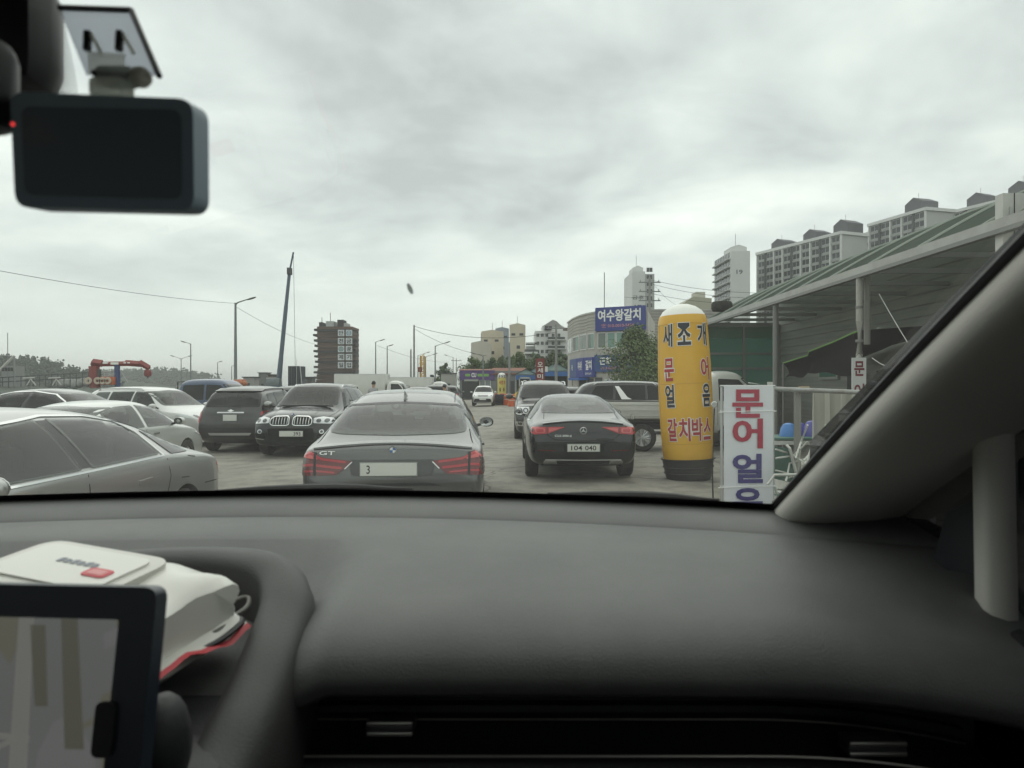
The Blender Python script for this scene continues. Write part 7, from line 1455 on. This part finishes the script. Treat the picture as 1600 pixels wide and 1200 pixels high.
# ------------------------------------------------------------------ poles, lamps, wires
GP = mat('lamp_pole', (.20, .22, .22), .5, .3); CP = mat('concrete_pole', (.26, .26, .25), .85); WIRE = mat('wire_black', (.03, .03, .035), .7)
def lamp(px, ytop, Y, lb, arm=1.6, dirx=1, thick=.09, double=False, flat=False, base=None):
    p = at(px, ytop, Y); t = thing('street_lamp', lb, 'street lamp', (p.x, Y, gz(p.x)), 0, 'street lamps along the quay'); h = p.z - gz(p.x)
    MB().tube([(0, 0, 0), (0, 0, h * .55), (0, 0, h)], [thick * 1.3, thick, thick * .7], 8).build('pole', GP, t); MB().lathe([(thick * 2, 0), (thick * 2, .25), (thick * 1.4, .5)], 8).build('foot', GP, t)
    for s in ((1, -1) if double else (dirx,)):
        e = (s * arm, 0, h + (.05 if flat else arm * .28)); MB().tube([(0, 0, h - .15), (s * arm * .2, 0, h + .02), e], [thick * .5, thick * .45, thick * .35], 6).build('arm', GP, t)
        hd = MB().ell((0, 0, 0), (.42, .16, .075), 10, 6).build('lamp_head', mat('lamp_head', (.14, .15, .15), .5), t); hd.location = (s * (arm + .30), 0, e[2] + (.0 if flat else .07)); hd.rotation_euler = (0, -s * (0 if flat else .3), 0)
for a in ((368, 473, 56, 'tall street lamp left of the crane boom, nearest of all lamps', .95, 1, .12), (298, 537, 96, 'street lamp with arm to the left, above the blue truck', .7, -1), (587, 534, 98, 'street lamp with upswept arm right of the site tower', .6, 1), (605, 541, 104, 'plain street lamp beside the upswept one right of the site tower', .25, 1),
          (680, 540, 88, 'long-armed street lamp left of the convenience store', 1.2, 1), (665, 557, 105, 'shorter street lamp right of the yellow rig', 1.1, 1), (653, 555, 130, 'distant street lamp left of the yellow rig', 1.6, 1), (708, 558, 150, 'distant street lamp with left arm beside the pines', 1.2, -1), (755, 556, 84, 'street lamp rising above the convenience store roof', .9, -1)): lamp(*a)
lamp(283, 560, 120, 'double-armed street lamp far left of the tall lamp', 1.2, 1, .09, True)
for px, yt, Y, lb in ((340, 566, 140, 'slim lamp post on the horizon left of the tall lamp'), (362, 572, 150, 'short lamp post on the horizon beside the tall lamp')): lamp(px, yt, Y, lb, .3, 1)
def pole(px, yt, Y, lb, bars=2, r=.16, ma=None):
    p = at(px, yt, Y); t = thing('utility_pole', lb, 'utility pole', (p.x, Y, 0), 0, 'utility poles'); h = p.z
    MB().tube([(0, 0, 0), (0, 0, h)], [r, r * .65], 8).build('pole', ma or CP, t)
    for k in range(bars):
        b = MB().box((0, 0, h - .4 - .8 * k), (1.9, .09, .09)).build('crossarm', GP, t, False)
        for s in (-.8, 0, .8): MB().lathe([(.03, 0), (.06, .05), (.03, .12), (.05, .16)], 6, c=(s, 0, h - .35 - .8 * k)).build('insulator', mat('insulator', (.3, .3, .28), .4), b)
pole(647, 508, 92, 'bare concrete utility pole left of the long-armed lamp', 0); pole(642, 546, 100, 'shorter concrete pole just left of the bare utility pole', 0); pole(869, 507, 74, 'concrete utility pole in front of the stepped white building', 1); pole(1015, 434, 62, 'utility pole with crossarms behind the blue signs', 3, .15); pole(796, 535, 86, 'concrete utility pole in front of the hillside apartments', 0); pole(713, 560, 130, 'thin utility pole beyond the long-armed lamp', 1, .1)
def wire(lb, a, b, sag, r=.02):
    o = MB().tube(catenary(a, b, sag), r, 4).build('overhead_wire', WIRE, None); tag(o, lb, 'wire', 'overhead wires')
wire('overhead wire sagging from the upper left corner to the nearest tall lamp', at(-60, 412, 30), at(368, 474, 56), .25, .012); wire('faint wire from the tall lamp down towards the site tower', at(370, 480, 56), at(500, 540, 80), .35, .014); wire('overhead wire from bare pole rightwards over the hillside apartments', at(648, 510, 92), at(869, 519, 74), 1.0, .025); wire('lower overhead wire from bare pole to the store corner', at(648, 514, 92), at(760, 556, 84), .5, .02); wire('wire between the tilted lamps right of the site tower', at(590, 540, 98), at(700, 566, 150), .6, .02)
wire('uppermost wire right of the blue-signed roof', at(1016, 437, 62), at(1190, 458, 50), .25, .014); wire('middle wire right of the blue-signed roof', at(1016, 443, 62), at(1190, 466, 50), .3, .014); wire('lower wire crossing towards the shop canopy', at(1016, 458, 62), at(1190, 474, 50), .3, .014); wire('short wire left of the crossarm pole', at(975, 464, 66), at(1015, 462, 62), .1, .014); wire('wire from the crossarm pole down to the brick block', at(1018, 440, 62), at(1060, 478, 76), .3, .014)
# ------------------------------------------------------------------ harbour things on the left
def site_tower():
    Y = 300; c = at(525, 590, Y); t = thing('site_tower', 'dark brown scaffolded concrete tower with ten white safety panels', 'tower', (c.x, Y, -2.2)); m_ = Y / F; H = at(525, 512, Y).z + 2.2
    body = mat('tower_rust', (.15, .092, .07), .9, col2=(.075, .05, .045), scale=.16, stretch=(.3, .3, 3)); dk = mat('tower_dark', (.045, .042, .045), .9)
    def half(z):
        u = z / H; return (-(29 if u < .12 else 26 - 4 * min(1, (u - .12) / .3)) * m_ if u < .5 else -(22 + 3 * (u - .5)) * m_), (31 + 0 * u) * m_
    NL = 26
    for k in range(NL):
        z0, z1 = H * k / NL, H * (k + 1) / NL; l, r = half((z0 + z1) / 2); j = .5 * math.sin(k * 2.7); MB().box(((l + r) / 2, 0, (z0 + z1) / 2), (r - l - .6 + .5 * (k % 2), 14 - (k % 2), (z1 - z0) * .93)).build('lift_layer', body if k % 4 else dk, t, False)
    for k in range(13):
        z = H * (k + .4) / 13; l, r = half(z); MB().box((l - .4, -2, z), (1.8 + .5 * (k % 3), 8, .9)).build('side_platform', dk, t, False)
        if 2 < k < 11: MB().box((r + .5, -2, z + .4), (1.0, 6, 1.0)).build('side_platform', dk, t, False)
    for k, (x, w_, h) in enumerate(((-18, 5, 1.8), (-4, 12, 2.2), (12, 9, 2.8), (20, 5, 1.4))): MB().box((x * m_, -3, H + h / 2), (w_ * m_, 6, h)).build('top_formwork', [dk, AG][k % 2], t, False)
    for x, h in ((-18, 4), (-5, 6), (8, 3)): MB().tube([(x * m_, -4, H), (x * m_, -4, H + h)], .12, 4).build('rebar_mast', dk, t)
    pw = mat('panel_white', (.60, .62, .63), .6); L1 = ['안', '전', None, '제', '일']; L2 = [None, '금', '광', '기', '업']
    for ci, (px, Ls) in enumerate(((540, L1), (552, L2))):
        for k, ch in enumerate(Ls):
            p = at(px, 522.5 + 12.2 * k, Y); x, z = p.x - c.x, p.z + 2.2; w_ = 9.6 * m_; fr_ = MB().box((x, -7.9, z), (w_, .3, w_)).build('panel', pw, t, False)
            if ch: text('letter', ch, w_ * .72, w_ * .74, lambda u, v: (x + u, -8.08, z + v), INK, fr_, .025)
            else:
                cm = mat('panel_blue', (.10, .24, .36), .6) if ci else mat('panel_green', (.05, .17, .15), .6); e = MB().lathe([(w_ * .28, -8.10), (w_ * .38, -8.10)], 20, c=(x, 0, z), axis='y', cap=False).build('symbol_ring', cm, fr_, False)
                MB().box((x, -8.1, z), (w_ * .5, .04, w_ * .10)).build('symbol_bar', cm, fr_, False)
                if not ci: MB().box((x, -8.12, z), (w_ * .10, .04, w_ * .5)).build('symbol_bar', cm, fr_, False)
    MB().box((5 * m_, 0, .6), (70 * m_, 22, 1.6)).build('pontoon', dk, t, False)
site_tower()
def mobile_crane():
    Y = 96; c = at(447, 600, Y); t = thing('mobile_crane', 'mobile crane with long blue-grey boom pointing steeply up', 'crane', (c.x, Y, 0)); bl = mat('boom_blue', (.10, .13, .17), .5, .2); P = [at(436, 592, Y), at(439, 560, Y), at(447, 478, Y), at(452.5, 424, Y), at(458.5, 394, Y)]
    V = [p - Vector((c.x, Y, 0)) for p in P]
    for a, b, r in ((0, 1, .36), (1, 2, .30), (2, 3, .24), (3, 4, .13)): MB().tube([V[a], V[b]], [r, r * .9], 6).build('boom_section', bl, t)
    MB().box(tuple(V[3]), (.5, .8, .9)).build('boom_joint', AD, t, False); MB().tube([V[4], (V[4].x + .25, 0, V[4].z - 16)], .025, 4).build('hoist_line', WIRE, t); bevel_box('hook_block', (V[4].x + .25, 0, V[4].z - 16.2), (.35, .3, .7), .05, AD, t)
    bevel_box('carrier', (0, 0, 1.2), (7.5, 2.6, .9), .1, bl, t); bevel_box('crane_cab', (-1.6, 0, 2.1), (1.8, 1.4, 1.3), .15, WIN2, t); bevel_box('counterweight', (1.8, 0, 2.0), (1.6, 2.3, 1.0), .1, AD, t)
    for x in (-3, -1.6, 1.4, 2.8):
        for s in (-1, 1): wheel(t, x, s * 1.15, .6, .4, DRIM, 6)
mobile_crane()
def board_screen():
    Y = 94; a, b = at(450, 572, Y), at(469, 596, Y); o = thing('dark_container', 'dark upright container end right of the crane boom', 'container', ((a.x + b.x) / 2, Y, 0)); W_ = b.x - a.x
    MB().box((0, 1.2, a.z / 2), (W_, 2.4, a.z)).build('shell', mat('container_dark', (.045, .055, .065), .7), o, False)
    for k in range(5): MB().box((-W_ / 2 + W_ * (k + .5) / 5, -.03, a.z / 2), (.08, .06, a.z - .1)).build('rib', AD, o, False)
    MB().tube([(.4, -.2, 0), (.4, -.2, a.z + .9)], .03, 5).build('mast', AG, o)
    MB().tube([(W_ * .5, 0, a.z), (W_ * .75, 0, 0)], .08, 5).build('prop', AG, o)
board_screen()
def knuckle_crane():
    Y = 50; c = at(150, 600, Y); t = thing('knuckle_crane', 'red knuckle-boom crane with folded arm and hook over the parked cars', 'crane', (c.x, Y, 0)); rd = mat('crane_red', (.25, .045, .04), .55, col2=(.18, .035, .032), scale=1.5); o = Vector((c.x, Y, 0)); bl = mat('crane_blue', (.035, .06, .17), .5)
    def L_(a, b, r, ma, nm='boom', n=4): MB().tube([at(*a, Y) - o, at(*b, Y) - o], r, n).build(nm, ma, t)
    L_((149, 606), (147, 572), .36, rd, 'column', 8); L_((143, 569), (218, 568), .17, rd); L_((196, 567), (222, 569), .21, rd, 'boom_sleeve'); L_((145, 566), (160, 568), .25, rd, 'knuckle'); L_((218, 566), (233, 575), .20, rd, 'jib'); L_((154, 577), (154, 590), .18, AD, 'cylinder', 8); L_((183, 566), (184, 604), .19, bl, 'post', 8)
    L_((230, 575), (231, 580), .03, WIRE, 'chain'); MB().lathe([(0, -.3), (.22, -.2), (.25, 0), (.2, .2), (0, .3)], 10, c=tuple(at(231, 583, Y) - o)).build('hook_block', rd, t); L_((231, 586), (231, 591), .05, AD, 'hook')
    wl = at(173, 568, Y) - o; MB().box((wl.x + .4, -.24, wl.z), (.55, .02, .16)).build('label_plate', WHITE, t, False); MB().box((at(167, 567, Y) - o).to_tuple(), (.3, .5, .14)).build('label_plate', WHITE, t, False)
    for px in (198, 204): MB().box(tuple(at(px, 567, Y) - o + Vector((0, -.25, 0))), (.16, .03, .09)).build('label_plate', WHITE, t, False)
    oc = mat('reel_orange', (.45, .12, .05), .6)
    bevel_box('winch_frame', tuple(at(172, 595, Y) - o), (1.0, .8, .55), .04, oc, t)
    for px in (166, 174, 144, 158): MB().lathe([(.10, -.5), (.24, -.5), (.26, -.45), (.24, -.40), (.10, -.40)], 14, c=tuple(at(px, 595, Y) - o), axis='y', cap=False).build('reel_ring', mat('reel_pale', (.50, .42, .34), .6), t)
    for a, b in (((160, 582), (182, 579)), ((160, 588), (184, 586)), ((163, 581), (163, 600)), ((172, 580), (172, 600)), ((187, 577), (200, 598)), ((160, 600), (190, 597))): L_(a, b, .035, AG, 'guard_rail')
    bevel_box('deck', (1.0, 0, .85), (5.4, 2.2, .4), .05, AD, t)
    for x in (-1, 2.6):
        for s in (-1, 1): wheel(t, x, s * .95, .42, .3, DRIM, 6)
knuckle_crane()
def quay_gear():
    Y = 52; c = at(60, 600, Y); t = thing('net_boat', 'moored work boat with net frames and pale mast at the far left', 'boat', (c.x - 1, Y, 0)); o = Vector((c.x - 1, Y, 0)); gy = mat('gear_grey', (.24, .25, .25), .6); pl = mat('gear_pale', (.50, .50, .47), .6)
    hullp = [(-6, 0), (6, 0), (7, 1.1), (-6.5, 1.1)]; MB().prism(hullp, lambda x, z, y: (x, y, z), -1.2, 1.2).build('hull', mat('hull_dark', (.10, .11, .12), .7), t, False)
    def L_(a, b, r, ma, nm): MB().tube([at(*a, Y) - o, at(*b, Y) - o], r, 5).build(nm, ma, t)
    L_((-5, 583), (22, 556), .09, pl, 'boom'); L_((22, 556), (24, 604), .06, gy, 'stay'); L_((0, 556), (22, 557), .05, gy, 'stay'); L_((12, 520), (12, 604), .025, gy, 'mast')
    a, b = at(2, 572, Y), at(21, 604, Y); MB().box(((a.x + b.x) / 2 - o.x, .6, (a.z + b.z) / 2), (b.x - a.x, 1.2, a.z - b.z)).build('wheelhouse', gy, t, False)
    for k in range(4): MB().box((at(5 + 4.5 * k, 578, Y).x - o.x, -.02, at(5, 577, Y).z), (.14, .06, .25)).build('window', WIN, t, False)
    for y_ in (590, 597): L_((0, y_), (140, y_ - 8), .035, AD, 'rail')
    for k in range(15): L_((4 + 9.6 * k, 589.5 - .55 * k), (4 + 9.6 * k, 604), .03, AD, 'stanchion')
    for px in (48, 88): L_((px, 592), (px - 6, 602), .05, pl, 'frame_leg'); L_((px, 592), (px + 8, 602), .05, pl, 'frame_leg'); L_((px - 12, 591), (px + 6, 590), .06, pl, 'frame_bar')
    rg = random.Random(3); bag = mat('net_pale', (.38, .38, .36), .9, col2=(.28, .29, .28), scale=4)
    for k in range(8): MB().ell(tuple(at(92 + 7 * k, 600 - rg.random() * 3, Y) - o + Vector((0, .3, 0))), (.34, .34, .30 + .1 * rg.random()), 10, 7).build('net_bundle', bag, t)
quay_gear()
def orange_net(px, py, Y, r, lb):
    p = at(px, py, Y); t = thing('float_stack', lb, 'float stack', (p.x, Y, gz(p.x)), 0); oc = mat('float_orange', (.42, .16, .08), .7, col2=(.32, .12, .07), scale=4); h = p.z - gz(p.x)
    bevel_box('pallet', (0, 0, h / 2 - .2), (1.2, 1.0, max(.3, h - .4)), .04, AD, t); rg = random.Random(int(px))
    for k in range(14): a = k * 2.4; d = r * .55 * math.sqrt(k / 14); MB().ell((math.cos(a) * d * 1.6, math.sin(a) * d, h - .15 + .22 * rg.random()), (.2, .2, .17), 8, 6).build('float', oc, t)
orange_net(368, 598, 44, .7, 'heap of orange floats just left of the nearest tall lamp')
def yellow_rig():
    Y = 115; c = at(660, 600, Y); t = thing('yellow_rig', 'yellow lattice rig standing upright between lamp posts', 'rig', (c.x, Y, 0)); ye = mat('rig_yellow', (.55, .34, .07), .6, col2=(.40, .22, .05), scale=1.2); m_ = Y / F; H = at(660, 556, Y).z
    for x in (-3.6, 3.6): MB().tube([(x * m_, 0, 0), (x * m_ * .7, 0, H)], .17, 5).build('leg', ye, t)
    for k in range(9): z = H * (k + .5) / 9; MB().box((0, 0, z), (7.0 * m_, .2, .16)).build('rung', ye, t, False); MB().tube([(-3.4 * m_, 0, z), (3.4 * m_, 0, z + H / 9)], .07, 4).build('brace', ye, t)
    bevel_box('winch', (-.4, -.2, H * .66), (.7, .5, .8), .05, mat('rig_rust', (.20, .07, .04), .8), t); MB().tube([(0, 0, H * .8), (-5 * m_, 0, H * .82)], .09, 4).build('side_arm', ye, t)
    bevel_box('base', (0, 0, .5), (2.0, 1.6, 1.0), .06, AD, t)
yellow_rig()
o = MB().prism([(0, 0), (1.4, 0), (.35, 2.9), (0, 2.9)], lambda x, z, y: (x, y, z), 0, .5).build('leaning_board', mat('board_navy', (.03, .035, .055), .7), None, False); o.location = (at(672, 600, 80).x, 80, 0); tag(o, 'dark leaning wedge board right of the yellow rig', 'board')
for px, yt, Y, R_, lb, sd in ((688, 573, 150, 1.5, 'small pine tree left of the two by the store', 21), (697, 568, 152, 1.7, 'taller pine tree just left of the convenience store', 22)):
    H = at(px, yt, Y).z; tree('pine_tree', lb, at(px, 600, Y).x, Y, 0, H, R_, lobes=8, leaves=1200, ls=.36, mi=1, low=.35, seed=sd, group='pines beside the store')
for k, (px, yt, Y, R_, lb) in enumerate(((738, 560, 118, 2.4, 'round dark tree behind the purple fascia'), (764, 562, 122, 2.6, 'leafy tree behind the brown store roof, left one'), (783, 560, 126, 2.6, 'leafy tree behind the brown store roof, right one'), (813, 552, 120, 2.6, 'broad tree below the tall beige apartment block'), (842, 556, 118, 2.4, 'tree at the foot of the stepped white building'), (868, 552, 118, 2.6, 'tree right of the red signboard'))):
    tree('hill_tree', lb, at(px, 600, Y).x, Y, 0, at(px, yt, Y).z, R_, lobes=12, leaves=2200, ls=.34, mi=k % 3, low=.2, seed=30 + k, group='trees behind the store')
# low dark clutter along the quay so that the horizon is not bare
def shed_row():
    for k, (px, w_, yt, Y, c, lb) in enumerate(((410, 12, 583, 110, (.20, .21, .21), 'small grey hut left of the crane boom'), (424, 10, 586, 108, (.14, .12, .11), 'brown equipment box beside the crane carrier'), (388, 16, 590, 90, (.30, .30, .29), 'pale low shed behind the dark wagon'), (700, 22, 584, 100, (.40, .40, .37), 'pale low shed left of the convenience store'), (480, 14, 590, 100, (.12, .12, .12), 'dark low box left of the site tower'))):
        a = at(px, yt, Y); t = thing('quay_hut', lb, 'hut', (a.x, Y, 0), 0, 'huts on the quay'); W_ = w_ / F * Y; ma = mat('hut_%d' % k, c, .8); MB().box((0, 1, a.z / 2), (W_, 2, a.z)).build('wall', ma, t, False); MB().box((0, 1, a.z + .06), (W_ + .3, 2.3, .12)).build('roof', AD, t, False); MB().box((0, -.03, 1.1), (W_ * .3, .06, 1.8)).build('door', AD, t, False)
shed_row()
# ------------------------------------------------------------------ damp sea air
hm = bpy.data.materials.new('sea_haze'); hm.use_nodes = True; h_ = hm.node_tree; h_.nodes.clear(); ho_ = h_.nodes.new('ShaderNodeOutputMaterial'); pv_ = h_.nodes.new('ShaderNodeVolumePrincipled')
pv_.inputs['Color'].default_value = (.96, .98, .97, 1); pv_.inputs['Density'].default_value = .00028; pv_.inputs['Anisotropy'].default_value = .2; h_.links.new(pv_.outputs[0], ho_.inputs['Volume'])
hz_o = MB().box((0, 2500, 46), (6000, 6200, 100)).build('haze', hm, None, False); tag(hz_o, 'thin pale sea haze over the harbour', 'haze', kind='stuff')
scene.cycles.volume_bounces = 0
